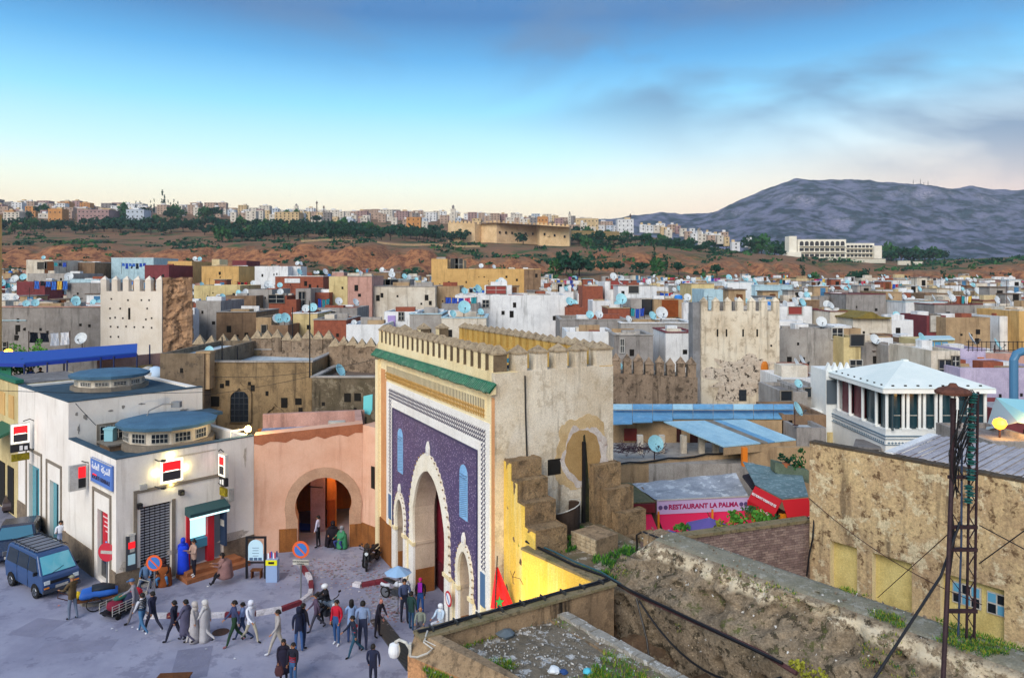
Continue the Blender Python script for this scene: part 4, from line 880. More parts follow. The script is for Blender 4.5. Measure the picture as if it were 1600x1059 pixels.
# facade layers
def ring(outline_o,outline_i,d0,d1,name,m):
 bb=MB();bb.holes(outline_o,[],lambda u,z,d:gf(u,z,d0+d),d1-d0)if outline_i is None else bb.holes(outline_o,[outline_i],lambda u,z,d:gf(u,z,d0+d),d1-d0)
 return bb.build(name,m,gate)
def scallop(c,hw,hb,zi,za,n,amp):
 base=arch(c,hw,hb,zi,za,n*3,zi-.05)
 out=[]
 for i,(u,z)in enumerate(base):
  if i in(0,len(base)-1):out.append((u,z));continue
  nx,nz=u-c,z-(zi+(za-zi)*.35);L_=math.hypot(nx,nz)or 1;a=amp*abs(math.sin(i*math.pi/3))
  out.append((u+nx/L_*a,z+nz/L_*a))
 return out
arcs=[(GC,1.76,2.02,2.25,5.73,2.3,2.45,6.4,O_big,16,.09,6.95),(GC+3.64,.5,.6,2.23,3.6,.72,.84,3.92,O_l,9,.05,4.3),(GC-3.66,.5,.62,2.23,3.65,.72,.84,3.95,O_r,9,.05,4.35)]
outs=[]
for(c,hw,hb,zi,za,ow,ob_,oa,O_,n,amp,fin)in arcs:
 sc_=scallop(c,ow,ob_,zi,oa,n,amp);outs.append(sc_)
 inner=[p for p in O_[1:-1]]
 full=sc_+[(O_[-2][0],zi-.05)]+[(p[0],max(p[1],zi-.05))for p in O_[-2:0:-1]]+[(O_[1][0],zi-.05)]
 bb=MB();bb.holes(full,[],lambda u,z,d:gf(u,z,-.10+d),.1);bb.build('archivolt',mat('archivolt_pale','f6efe0','e0d2b4',streak=.15,stc='a89878',scale=.6,bump=.08),gate)
 # rope of small lobes round the archivolt
 bb=MB()
 for i in range(1,len(sc_)-1):
  u,z=sc_[i];
  if i%3==1:bb.cyl(gf(u,z,-.13),gf(u,z,-.09),.3*amp+.012,.2*amp+.01,6)
 bb.build('lobe_beading',mat('lobe_brown','a08258','6d5436',bump=0,scale=5),gate,kind='stuff')
 bb=MB();bb.prism([gf(c-.09*(1+hw*.3),oa-.02,-.13),gf(c+.09*(1+hw*.3),oa-.02,-.13),gf(c+.11*(1+hw*.3),oa+(fin-oa)*.5,-.13),gf(c,fin,-.13),gf(c-.11*(1+hw*.3),oa+(fin-oa)*.5,-.13)],GI*.08);bb.build('finial',m_gwhite,gate)
 # impost ledges and jamb pilasters
 for s_ in(-1,1):
  a_=c+s_*(hw);w_=(ow-hw)+.06
  MB().hexa(gf(a_ if s_>0 else a_-w_,0,-.09),GD*w_,GI*.09,V((0,0,zi-.16))).build('jamb_pilaster',m_gwhite,gate)
  MB().hexa(gf((a_ if s_>0 else a_-w_)-.05,zi-.16,-.15),GD*(w_+.1),GI*.15,V((0,0,.14))).build('impost',m_gcream,gate)
 MB().hexa(gf(c+hw-.035,zi-.12,0.02),GD*.035,GI*.86,V((0,0,.12))).build('impost_moulding',m_reveal,gate)
 MB().hexa(gf(c+hw-.02,-.2,.02),GD*.02,GI*.86,V((0,0,1.25))).build('dado',m_dado,gate)
 # indigo panel with the arches cut out of it
PWL,PWR,PT,PB=GC+4.71,GC-4.70,7.5,1.95
def panel_outline():
# outer rectangle bottom edge follows the arches: walk bottom from right to left
 o=[(PWL,PT),(PWR,PT),(PWR,PB)]
 for sc_ in(outs[2],outs[0],outs[1]):
  for(u,z)in sc_:o.append((u,max(z,PB)))
  # close down to the bottom line
 o.append((PWL,PB));return o
po=panel_outline();cl=[]
for p in po:
 if not cl or(abs(p[0]-cl[-1][0])+abs(p[1]-cl[-1][1]))>1e-4:cl.append(p)
bb=MB();bb.holes(cl,[],lambda u,z,d:gf(u,z,-.03+d),.03);bb.build('mosaic_panel',m_zel,gate)
for(u0,u1,z0,z1,dp)in [(PWR-.07,PWL+.07,PT,PT+.07,.06),(PWR-.07,PWR,PB,PT,.06),(PWL,PWL+.07,PB,PT,.06)]:
 MB().hexa(gf(u0,z0,-dp),GD*(u1-u0),GI*dp,V((0,0,z1-z0))).build('panel_fillet',m_ink,gate)
 # white field
for(u0,u1,z0,z1)in [(GC-5.75,GC+5.75,8.42,8.68),(GC-5.75,GC-5.46,.1,8.42),(GC+5.46,GC+5.75,.1,8.42),(GC-4.95,GC+4.95,7.58,7.9),(GC-4.95,GC-4.78,1.9,7.58),(GC+4.78,GC+4.95,1.9,7.58),(GC-4.95,GC-3.0-1.55,.1,1.9),(GC+4.55,GC+4.95,.1,1.9)]:
 MB().hexa(gf(u0,z0,-.025),GD*(u1-u0),GI*.025,V((0,0,z1-z0))).build('white_border',m_gwhite,gate)
MB().hexa(gf(GC-5.46,7.9,-.018),GD*10.92,GI*.018,V((0,0,.52))).build('white_band',m_gwhite,gate)
for u0 in(GC-5.46,GC+4.95):MB().hexa(gf(u0,2.3,-.018),GD*.51,GI*.018,V((0,0,5.6))).build('white_strip',m_gwhite,gate)
for u0 in(GC-5.38,GC+5.03):MB().hexa(gf(u0,2.25,-.05),GD*.36,GI*.032,V((0,0,1.15))).build('slate_pilaster',m_slate,gate)
# interlaced ink pattern of the white band and strips
bb=MB()
def stroke(u0,z0,u1,z1,w_=.022):
 d=V((u1-u0,z1-z0,0));n_=V((-d.y,d.x,0)).normalized()*w_
 bb.face([gf(u0-n_.x,z0-n_.y,-.024),gf(u1-n_.x,z1-n_.y,-.024),gf(u1+n_.x,z1+n_.y,-.024),gf(u0+n_.x,z0+n_.y,-.024)])
n=64
for k in range(n):
 u=GC-5.4+10.8*k/n;s_=10.8/n
 for j in range(3):
  z=7.95+j*.155
  stroke(u,z,u+s_*.55,z+.07);stroke(u+s_*.55,z+.07,u,z+.14);stroke(u+s_,z+.01,u+s_*.75,z+.08,.026);stroke(u+s_*.3,z+.03,u+s_*.3,z+.12,.016)
for us in(GC-5.40,GC+5.02):
 for k in range(26):
  z=3.5+k*.17
  for j in range(2):stroke(us+j*.2,z,us+.1+j*.2,z+.09);stroke(us+.1+j*.2,z+.09,us+j*.2,z+.17);stroke(us+.14+j*.2,z+.02,us+.14+j*.2,z+.12,.018)
bb.build('ink_pattern',m_ink,gate,kind='stuff',fix=False)
# gilded lattice frieze
MB().hexa(gf(GC-5.4,8.8,-.02),GD*11.3,GI*.02,V((0,0,.68))).build('frieze_board',m_gcream,gate)
bb=MB();b2=MB();n=78
for k in range(n):
 u=GC-5.3+11.1*k/n
 bb.hexa(gf(u,9.08,-.026),GD*.055,GI*.006,V((0,0,.36)));b2.hexa(gf(u-.0,8.80,-.05),GD*.03,GI*.03,V((0,0,.34)))
for z in(8.90,9.05):b2.hexa(gf(GC-5.35,z,-.075),GD*11.2,GI*.05,V((0,0,.035)))
bb.build('frieze_slot',m_slot,gate,kind='stuff');b2.build('gilded_bar',m_gold,gate,kind='stuff')
# left recess and outer pilaster
MB().hexa(gf(GC+5.78,1.6,-.006),GD*.9,GI*.006,V((0,0,7.6))).build('salmon_recess',m_salmon,gate)
MB().hexa(gf(GW-.42,0,-.14),GD*.42,GI*.14,V((0,0,9.6))).build('outer_pilaster',m_gcream,gate)
MB().hexa(gf(GC+5.0,0,-.05),GD*2.0,GI*.05,V((0,0,1.9))).build('dado',m_dado,gate)
MB().hexa(gf(.0,0,-.02),GD*.22,GI*.02,V((0,0,9.6))).build('corner_strip',m_salmon,gate)
# pale blue windows
for c in(GC+3.65,GC-3.55):
 o_=[(c-.36,4.8),(c+.36,4.8),(c+.36,6.4)]+[(c+.36*math.cos(t),6.4+.40*math.sin(t))for t in(.4,.8,1.2,1.57,1.95,2.35,2.75)]+[(c-.36,6.4)]
 MB().holes(o_,[],lambda u,z,d:gf(u,z,-.05+d),.02).build('window',m_lblue,gate)
 bb=MB()
 for k in range(22):
  z=4.85+k*.07;bb.face([gf(c-.33,z+.12,-.055),gf(c+.33,z-.02,-.055),gf(c+.33,z+.0,-.055),gf(c-.33,z+.14,-.055)])
 for z in(6.28,6.4):bb.face([gf(c-.35,z,-.056),gf(c+.35,z,-.056),gf(c+.35,z+.03,-.056),gf(c-.35,z+.03,-.056)])
 bb.build('window_fret',m_slate,gate,kind='stuff',fix=False)
 # green tile canopy: rafters below, rows of half round tiles above
MB().prism([gf(-.1,9.74,0),gf(-.1,9.73,-.22),gf(-.1,9.79,-.22),gf(-.1,10.04,0)],GD*(GW+.2)).build('canopy_board',m_gcream,gate)
bb=MB();n=96
for k in range(n+1):
 u=-.1+(GW+.2)*k/n;j=q.uniform(-.02,.02)
 bb.cyl(gf(u,9.80+j,-.30),gf(u,10.09+j*.5,-.02),.066,.058,6)
bb.build('roof_tile',m_green,gate,kind='stuff');MB().prism([gf(-.1,10.05,-.02),gf(-.1,10.0,-.12),gf(-.1,10.14,-.07)],GD*(GW+.2)).build('ridge_tile',m_green,gate)
# merlons
def merlon(c,ax,ay,wx,wy,z0,z1,m=m_gcream):
 ax,ay=ax.normalized(),ay.normalized();o_=c-ax*wx/2-ay*wy/2+V((0,0,z0))
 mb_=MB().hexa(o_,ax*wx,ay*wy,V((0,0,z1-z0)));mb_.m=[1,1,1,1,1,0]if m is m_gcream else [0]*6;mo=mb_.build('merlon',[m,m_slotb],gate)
 k=.035;o2=c-ax*(wx/2+k)-ay*(wy/2+k)+V((0,0,z1));bb=MB().hexa(o2,ax*(wx+2*k),ay*(wy+2*k),V((0,0,.06)))
 o3=o2+V((0,0,.06));a_,b_=ax*(wx+2*k),ay*(wy+2*k);tp=c+V((0,0,z1+.30+q.uniform(-.03,.03)))
 if wx>wy*1.4:t0,t1=tp-ax*(wx-wy)/2,tp+ax*(wx-wy)/2
 elif wy>wx*1.4:t0,t1=tp-ay*(wy-wx)/2,tp+ay*(wy-wx)/2
 else:t0=t1=None
 if t0 is None:
  for p,r_ in((o3,o3+a_),(o3+a_,o3+a_+b_),(o3+a_+b_,o3+b_),(o3+b_,o3)):bb.face([p,r_,tp])
 elif wx>wy:bb.face([o3,o3+a_,t1,t0]);bb.face([o3+a_+b_,o3+b_,t0,t1]);bb.face([o3+b_,o3,t0]);bb.face([o3+a_,o3+a_+b_,t1])
 else:bb.face([o3,o3+a_,t0]);bb.face([o3+a_+b_,o3+b_,t1]);bb.face([o3+b_,o3,t0,t1]);bb.face([o3+a_,o3+a_+b_,t1,t0])
 bb.build('merlon_cap',m_cap,mo)
n=21
for k in range(n):
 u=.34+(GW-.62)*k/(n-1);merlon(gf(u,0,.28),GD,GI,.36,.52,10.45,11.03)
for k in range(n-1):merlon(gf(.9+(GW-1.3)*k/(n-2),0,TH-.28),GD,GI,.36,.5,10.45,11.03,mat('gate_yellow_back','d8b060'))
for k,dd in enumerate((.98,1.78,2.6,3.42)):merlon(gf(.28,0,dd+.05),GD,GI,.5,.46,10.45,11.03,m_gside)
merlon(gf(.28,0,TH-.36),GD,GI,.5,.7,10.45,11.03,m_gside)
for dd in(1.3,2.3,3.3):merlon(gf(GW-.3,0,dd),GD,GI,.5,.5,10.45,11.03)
# side wall details: repaired patch, damp patch, slot window, cable
def sw(s_,z,d=0):return gf(-.012-d,z,s_) # a point on the right side wall, s_ metres from the front corner
def blob(cs,cz,rs,rz_,seed,n=26,j=.12):
 n*=2;return [(cs+rs*math.cos(a)*r,cz+rz_*math.sin(a)*r)for a,r in((2*math.pi*k/n,1+2.2*j*noise.fractal(V((math.cos(2*math.pi*k/n)*1.6,math.sin(2*math.pi*k/n)*1.6,seed*3.3)),.8,2,4))for k in range(n))]
for(rs,rz_,dz,m,t,sd_,ds_)in [(1.18,1.3,.1,mat('patch_sand_edge','c9b088','b0905f',scale=1.5,streak=.3),.012,4,-.1),(1.0,1.12,-.12,mat('patch_white_cement','d0c8c2','a8988e',scale=3,spots=.5,spc='8f6a58',sps=2.5),.022,6,.06),(.76,.9,-.02,mat('patch_ochre','a98a5c','947548',scale=1.2,bump=.1),.03,5,-.04)]:
 MB().holes(blob(3.55+ds_,7.35+dz,rs,rz_,sd_,34,.1 if t<.03 else.05),[],lambda a,z,d:sw(a,z,t-d),t).build('plaster_patch',m,gate)
MB().holes([(3.5,8.0),(3.57,8.05),(3.62,7.7),(3.72,6.6),(3.82,4.6),(3.80,2.6),(3.42,2.6),(3.42,5.2),(3.47,7.0)],[],lambda a,z,d:sw(a,z,.034-d),.01).build('damp_streak',mat('damp_black_moss','2b2a20','3d4428',scale=2,spots=.4,spc='5a5c34'),gate)
MB().hexa(sw(3.44,2.4),GD*-.12,GI*.1,V((0,0,5.4))).build('drain_pipe',M_black,gate)
MB().hexa(sw(2.05,6.75),GD*-.02,GI*.52,V((0,0,.55))).build('slot_window',M_dark,gate)
MB().tube([sw(1.12,10.3,.05),sw(1.14,9,.05),sw(1.2,7.6,.04),sw(1.22,6.2,.05),sw(1.3,5.6,.05)],.028,5).build('cable',M_black,gate)
# cloths and cables heaped on the gate roof
bb=MB();qq=random.Random(4)
for k in range(26):
 p=gf(2.5+qq.random()*4.2,0,1.5+qq.random()*1.2)+V((0,0,10.0+.5*math.sin(k)));a=V((qq.gauss(0,1),qq.gauss(0,1),.15)).normalized()*.5;e_=V((0,0,1)).cross(a).normalized()*.3+V((0,0,qq.uniform(-.15,.2)))
 bb.face([p+a,p+e_,p-a,p-e_],qq.randrange(4))
tag(bb.build('tarpaulin_heap',[CLC[2],CLC[3],flat('tarp_teal','2b6f80'),CLC[3]],fix=False),'crumpled red and dark tarpaulin stretched over the gate roof','tarpaulin',kind='stuff')
# rampart stepping down from the gate along its front line
m_step=mat('rampart_render','a08563','735d47',streak=.7,stc='3e3328',scale=1.1,spots=.6,spc='4d4335',sps=4,bump=.9,bs=14,fine=.45)
m_ylw=mat('painted_lamplight_yellow','e8c45c','cfa53c',streak=.55,stc='f0e2a8',scale=.6,amt=.5)  # floodlight's yellow put into the wall colour
rs=thing('stepped_rampart','stepped rampart end, front tinted lamplight yellow, running down beside the gate front corner','rampart',gf(-1.1,0,.6))
for(u0,u1,z1)in [(-.55,-.02,7.55),(-.98,-.56,7.0),(-1.5,-.99,6.4),(-2.2,-1.51,5.75)]:
 w_=rough_block('step_block',gf(u0,-.3,.35),GD*(u1-u0),GI*1.15,z1+.3,m_step,rs,.07,.09,2.2,.0)
 MB().hexa(gf(u0,-.3,.33),GD*(u1-u0),GI*.018,V((0,0,z1+.22))).build('painted_lamplit_face',m_ylw,w_)  # thin facing on the front side carries the floodlit yellow as colour
rs2=thing('stepped_buttress','brown stepped buttress rising against the far right corner of the gate','buttress',gf(-1,0,4.5))
for(u0,u1,z1,s0,s1)in [(-.4,-.02,6.9,3.75,4.88),(-.8,-.41,6.1,4.0,5.15),(-1.2,-.81,5.35,4.2,5.4),(-1.6,-1.21,4.6,4.3,5.6)]:
 rough_block('step_block',gf(u0,0,s0),GD*(u1-u0),GI*(s1-s0),z1+.08,m_step,rs2,.08,.09,2.2,.0)
 # ------------------------------------------------------------------ the white corner bank
BO=V((-17.0,31.6,0));BR=V((.671,.742,0)).normalized();BL=V((-.749,.663,0)).normalized();UP=V((0,0,1))
BL=V((-BR.y,BR.x,0));BNR=-BL;BNL=-BR # outward normals of the right and left fronts
def br(s,z,d=0):return BO+BR*s+BNR*d+UP*z # right front, d outwards
def bl(s,z,d=0):return BO+BL*s+BNL*d+UP*z # left front
m_bw=mat('bank_white','f0e9e0','d4c8bc',streak=.4,stc='a79a8c',scale=.4,amt=.45,bump=.06,fine=.06)
m_brf=mat('bank_roof_felt','3c5566','2c3f4c',scale=1.2,amt=.6,bump=.1,spots=.2,spc='6a7d88')
m_base=mat('stone_plinth','8c7b68','63564a',scale=2,spots=.4,bump=.3)
m_trim=mat('taupe_trim','8d8274','6f665b',bump=.1)
m_drum=mat('drum_blue_felt','4f7590','3f5f78',scale=1,bump=0)
bank=thing('bank_building','white corner bank with two flat roof levels and round roof lights','building',BO+BR*3+BL*5)
LW,RW,UPH,LOH=14.4,6.35,7.6,5.84;LS=6.05;D2=6.4
LWALL=[(1.0,.1,2.55,3.75),(7.6,.3,9.4,3.6),(10.7,.3,12.9,3.7)] # window and door openings in the left front: s0, z0, s1, z1
hl=[[(a,z0),(a,z1),(b_,z1),(b_,z0)]for a,z0,b_,z1 in LWALL]
hl[0]=[(.95,.25),(.95,3.3),(2.2,3.3),(2.2,.25)];hl[1]=[(7.5,.35),(7.5,3.35),(8.9,3.35),(8.9,.35)];hl[2]=[(10.6,.35),(10.6,3.6),(12.4,3.6),(12.4,.35)]
MB().holes([(.3,0),(.3,LOH),(LS,LOH),(LS,0)],[hl[0]],lambda s,z,d:bl(s,z,-d),.3).build('wall',m_bw,bank)
MB().holes([(LS,0),(LS,UPH),(LW,UPH),(LW,0)],hl[1:],lambda s,z,d:bl(s,z,-d),.3).build('wall',m_bw,bank)
hr=[[(1.0,.12),(1.0,3.55),(2.35,3.55),(2.35,.12)],[(3.0,.35),(3.0,2.75),(4.75,2.75),(4.75,.35)]]
MB().holes([(0,0),(0,LOH),(RW,LOH),(RW,0)],hr,lambda s,z,d:br(s,z,-d),.3).build('wall',m_bw,bank)
MB().hexa(br(.3,LOH-.75,-.3),BR*(RW-.3),BL*(LS-.3),UP*.2).build('roof',m_brf,bank)
# upper block
up0=BO+BL*LS
MB().hexa(up0+BL*.0+BR*.3+UP*(LOH-.75),BR*6.3,BL*.3,UP*(UPH-LOH+.75)).build('wall',m_bw,bank)
MB().hexa(up0+BR*6.3+BL*.3,BR*.3,BL*(LW-LS-.3),UP*UPH).build('wall',m_bw,bank)
MB().hexa(up0+BL*(LW-LS-.3)+BR*.3,BR*6.0,BL*.3,UP*UPH).build('wall',m_bw,bank)
MB().hexa(up0+BR*.31+BL*.31+UP*(UPH-.3),BR*5.98,BL*(LW-LS-.62),UP*.2).build('roof',m_brf,bank)
MB().hexa(BO+BR*(RW-.3)+BL*.3,BR*.3,BL*(LS-.3),UP*LOH).build('wall',m_bw,bank)
for(o_,a,b_,nm)in [(br(-.02,LOH,.02),BR*(RW+.04),BL*.34,0),(bl(.32,LOH,.02),BL*(LS-.36),BR*.34,0),(bl(LS-.02,UPH,.02),BL*(LW-LS+.04),BR*.34,0),(up0+BR*.32+UP*UPH-BL*.02,BR*6.3,BL*.34,0)]:
 MB().hexa(o_,a,b_,UP*.05).build('coping',m_brf,bank)
 # stone plinth
def plinth(f,s0,s1,z):MB().hexa(f(s0,0,0),(f(1,0)-f(0,0))*(s1-s0),(f(0,0,1)-f(0,0))*.06,UP*z).build('plinth',m_base,bank)
plinth(br,-.06,.95,.95);plinth(br,4.8,RW,1.0);plinth(bl,0,.6,1.0);plinth(bl,2.7,7.1,1.25);plinth(bl,9.3,10.2,1.2);plinth(bl,12.8,LW,1.2)
# trims
def frame(f,s0,s1,z0,z1,t=.14,nm='door_surround',m=m_trim,pr=.05):
 fx=f(1,0)-f(0,0);fo=f(0,0,1)-f(0,0);b=MB()
 b.hexa(f(s0-t,z0),fx*t,fo*pr,UP*(z1-z0));b.hexa(f(s1,z0),fx*t,fo*pr,UP*(z1-z0));b.hexa(f(s0-t,z1),fx*(s1-s0+2*t),fo*pr,UP*t)
 return b.build(nm,m,bank)
frame(bl,.65,2.6,0,4.05);frame(bl,7.15,9.25,0,4.2);frame(bl,10.25,12.75,0,4.3);frame(br,.85,4.65,3.0,4.2)
MB().hexa(br(.71,0),BR*.14,BNR*.05,UP*3.0).build('door_surround',m_trim,bank)
m_teal=flat('teal_glass','4f9aa8',rough=.2,spec=.7);m_red=flat('poster_red','c51f2e',rough=.5)
MB().hexa(bl(7.5,.35,-.22),BL*1.4,BNL*.05,UP*3.0).build('shop_window',m_teal,bank)
MB().hexa(bl(10.6,.35,-.22),BL*1.8,BNL*.05,UP*3.25).build('shop_window',m_teal,bank)
for s0,w_ in((8.15,.05),(11.5,.05)):MB().hexa(bl(s0,.35,-.16),BL*w_,BNL*.04,UP*3.0).build('window_bar',M_steel,bank)
wn_=MB().hexa(bl(.95,.25,-.22),BL*1.25,BNL*.05,UP*3.05).build('display_window',M_glass,bank)
MB().hexa(bl(1.0,1.7,-.165),BL*1.0,BNL*.012,UP*1.55).build('poster',m_red,wn_);MB().hexa(bl(1.0,.9,-.165),BL*1.0,BNL*.012,UP*.79).build('poster',flat('poster_night','1b2740'),wn_)
MB().lathe([(.0,0),(.24,0)],(0,0,0),3)
dsc=[bl(1.5+.22*math.cos(t*.628),1.55+.42*math.sin(t*.628),-.14)for t in range(10)];MB().prism(dsc,BNL*.01).build('poster_emblem',flat('emblem_blue','6fa5e0'),wn_)
for k,wd in enumerate((.8,.62,.7,.5)):MB().hexa(bl(1.12,2.95-.2*k,-.145),BL*wd,BNL*.006,UP*.06).build('poster_line',flat('print_pale','f0c9c9'),wn_)
# grille door
gd=MB().hexa(br(1.0,.12,-.25),BR*1.35,BNR*.04,UP*3.43).build('door',M_dark,bank)
b=MB()
for k in range(27):
 for j in range(6):b.hexa(br(1.03+j*.222,.2+k*.122,-.16),BR*.185,BNR*.02,UP*.062)
b.build('shutter_link',flat('shutter_silver','aeb2ba',rough=.4,metal=.4),gd,kind='stuff')
MB().hexa(br(2.36,.12,.002),BR*.16,BNR*.03,UP*3.5).build('door_post',m_trim,bank)
# lit logo box, red over black with white bar
def logo(f,s,z,w_,h,parent,d=.0,split=.52):
 fx=f(1,0)-f(0,0);fo=(f(0,0,1)-f(0,0));t=.02
 MB().hexa(f(s-w_/2,z-h/2,d),fx*w_,fo*t,UP*h).build('panel',m_lit,parent)
 MB().hexa(f(s-w_*.40,z,d+t),fx*w_*.8,fo*.006,UP*h*.42).build('logo_red',m_litred,parent)
 MB().hexa(f(s-w_*.40,z-h*.42,d+t),fx*w_*.8,fo*.006,UP*h*.40).build('logo_black',flat('logo_black','35343a'),parent)
 MB().hexa(f(s-w_*.3,z-.02*h,d+t+.006),fx*w_*.6,fo*.004,UP*h*.05).build('logo_bar',m_lit,parent)
m_lit=flat('lit_white','fff6e0',emit=1.1);m_litred=flat('lit_red','e01a22',emit=.7)
lg=thing('bank_sign','lit square red and black bank sign glowing on the right front','sign',br(2.3,4.9,.2))
logo(br,2.3,4.95,1.0,1.0,lg,.13);MB().hexa(br(1.85,4.5,.03),BR*.9,BNR*.1,UP*.9).build('housing',M_steel,lg)
for z in(5.55,4.35):MB().tube([br(1.62,z,0),br(1.62,z,.4),br(1.75,z,.5)],.03,5).box(br(1.78,z,.5),(.16,.16,.1)).build('spotlight',M_black,lg)
for s_,z_ in((1.65,4.95),(2.95,4.95),(2.3,5.6),(2.3,4.3)):
 ld=bpy.data.lights.new('sign_glow','POINT');ld.energy=9;ld.color=(1,.84,.3);ld.shadow_soft_size=.08;lo=bpy.data.objects.new('sign_glow',ld);C.objects.link(lo);lo.location=br(s_,z_,.1)
def blade(f,s,z,label,sgn=1,w_=.62):
 """projecting double sided box sign: logo, key symbol, cash desk plate"""
 fo=f(0,0,1)-f(0,0);fx=f(1,0)-f(0,0);e=thing('projecting_sign',label,'sign',f(s,z,.4))
 g=lambda a,zz,d=0:f(s,zz,.22+a)+fx*(-sgn)*(-d-.09)
 MB().hexa(f(s-.08,z-.05,.22),fx*.16,fo*w_,UP*1.05).build('housing',M_frame,e)
 logo(g,w_/2,z+.48,w_*.96,.98,e)
 MB().hexa(f(s-.08,z-.47,.22),fx*.16,fo*w_,UP*.38).build('plate_black',flat('plate_black','1c1b20'),e)
 for k in range(2):MB().hexa(g(.1+.22*k,z-.4,.004),fo*.15,fx*sgn*.006,UP*(.2+.05*k)).build('key_symbol',flat('print_white','e8e8ea'),e)
 MB().hexa(f(s-.06,z-.95,.22),fx*.12,fo*w_*.95,UP*.36).build('plate_yellow',mat('plate_olive','9a8a1c','2a260e',scale=9,bump=0),e)
 MB().tube([f(s,z+1.05,0),f(s,z+1.18,.2),f(s,z+1.1,.5)],.025,5).tube([f(s,z-.45,0),f(s,z-.45,.3)],.025,5).build('bracket',M_black,e)
blade(br,4.55,4.35,'lit projecting bank sign with plates at the right end of the front',-1,.6)
blade(bl,11.5,4.95,'larger lit projecting bank sign at the far left corner',-1,.85)
e=thing('projecting_sign','narrow projecting box sign seen edge on beside the blue name board','sign',bl(3.3,4.6,.3))
MB().hexa(bl(3.2,4.0,.12),BL*.18,BNL*.7,UP*1.15).build('housing',M_frame,e);MB().hexa(bl(3.185,4.55,.16),BL*.01,BNL*.3,UP*.5).build('logo_red',m_litred,e);MB().hexa(bl(3.185,4.1,.16),BL*.01,BNL*.3,UP*.42).build('logo_black',M_black,e);MB().tube([bl(3.3,5.15,0),bl(3.3,5.28,.3)],.025,5).build('bracket',M_black,e)
# blue name board
nb=thing('name_board','blue name board with white Arabic and dark Latin lettering on the left front','sign',bl(1.3,4.8,.1))
MB().hexa(bl(.22,4.45,.02),BL*2.55,BNL*.08,UP*1.08).build('board',flat('board_blue','5478c0'),nb);frm=MB()
frm.hexa(bl(.2,4.43,.1),BL*2.59,BNL*.015,UP*.04);frm.hexa(bl(.2,5.51,.1),BL*2.59,BNL*.015,UP*.04);frm.build('rim',M_frame,nb)
ar='\uFE94\uFEE3\uFE8E\uFECC\uFEDF\uFE8D  \uFE94\uFEDB\uFEAE\uFEB8\uFEDF\uFE8D'
text(ar,.4,bl(1.48,5.2,.105),-BL,UP,flat('print_white','e8e8ea'),nb,bold=.008)
text('SOCIETE GENERALE',.24,bl(1.48,4.72,.105),-BL,UP,flat('print_navy','2a2440'),nb,bold=.006)
MB().hexa(bl(2.0,4.78,.104),BL*.45,BNL*.006,UP*.08).build('red_mark',m_litred,nb)
# cash machine
at=thing('cash_machine','red framed cash machine booth with a green canopy on the right front','cash machine',br(3.9,.4,.1))
MB().hexa(br(3.0,.35,-.28),BR*1.75,BNR*.05,UP*2.4).build('back_panel',flat('booth_grey','8a94a0'),at)
for s0 in(3.0,4.0):MB().hexa(br(s0,.35,-.22),BR*(.16 if s0<3.5 else.3),BNR*.3,UP*2.35).build('red_frame',m_red,at)
MB().hexa(br(3.25,1.55,-.22),BR*.75,BNR*.04,UP*.9).build('screen',flat('lit_screen','a9e6e8',emit=1.0),at);MB().hexa(br(3.25,1.1,-.22),BR*.75,BNR*.25,UP*.4).build('keypad_shelf',flat('booth_blue','3f7f9a'),at)
MB().prism([br(2.95,2.75,0),br(2.95,2.72,.55),br(2.95,2.9,.6),br(2.95,3.12,0)],BR*1.9).build('canopy',flat('canopy_green','2c4f54'),at);MB().hexa(br(2.98,2.62,.45),BR*1.84,BNR*.06,UP*.12).build('canopy_light',flat('lit_tube','c8f4f4',emit=1.0),at)
MB().hexa(br(4.62,1.0,.0),BR*.1,BNR*.5,UP*1.7).build('side_board',flat('side_navy','263a56'),at);MB().hexa(br(4.612,1.9,.06),BR*.006,BNR*.36,UP*.3).build('side_print',M_frame,at)
st=MB().hexa(br(2.55,-.1,0.001),BR*3.0,BNR*1.15,UP*.30).hexa(br(2.7,.2,0.001),BR*2.6,BNR*.8,UP*.16);tag(st.build('doorstep',mat('terracotta_step','a86a45','7d4f36',bump=.1)),'terracotta step in front of the cash machine','step')
for(s,z,w_,h,m,lab,f)in [(.62,2.1,.3,.85,M_frame,'small white meter box on the front left of the grille door',br),(5.15,3.2,.28,.6,M_frame,'small white meter box right of the cash machine',br),(1.1,4.45,.3,.25,M_frame,'small alarm box above the grille door',br)]:
 e=thing('meter_box',lab,'box',f(s,z,0));MB().hexa(f(s-w_/2,z-h/2,0),BR*w_,BNR*.1,UP*h).build('housing',m,e);MB().hexa(f(s-w_/2+.05,z-h/2+.06,.1),BR*(w_-.1),BNR*.01,UP*(h-.12)).build('lid',M_frame,e)
for s,z,lab in [(.92,3.55,'small dark camera left of the grille door'),(2.75,3.75,'small dark camera right of the grille door')]:
 tag(MB().hexa(br(s-.1,z,0),BR*.2,BNR*.22,UP*.22).cyl(br(s,z+.1,.22),br(s,z+.05,.3),.06,.06,8).build('security_camera',M_black),lab,'camera')
e=thing('intercom_panel','grey wall panel with red logo and white notice beside the grille','panel',br(.55,1.6,.1));MB().hexa(br(.38,.95,.03),BR*.42,BNR*.08,UP*1.5).build('housing',M_steel,e);MB().hexa(br(.46,1.9,.11),BR*.28,BNR*.01,UP*.28).build('logo_red',m_litred,e);MB().hexa(br(.44,1.2,.11),BR*.3,BNR*.01,UP*.45).build('notice',flat('notice_cyan','bfe6ee'),e)
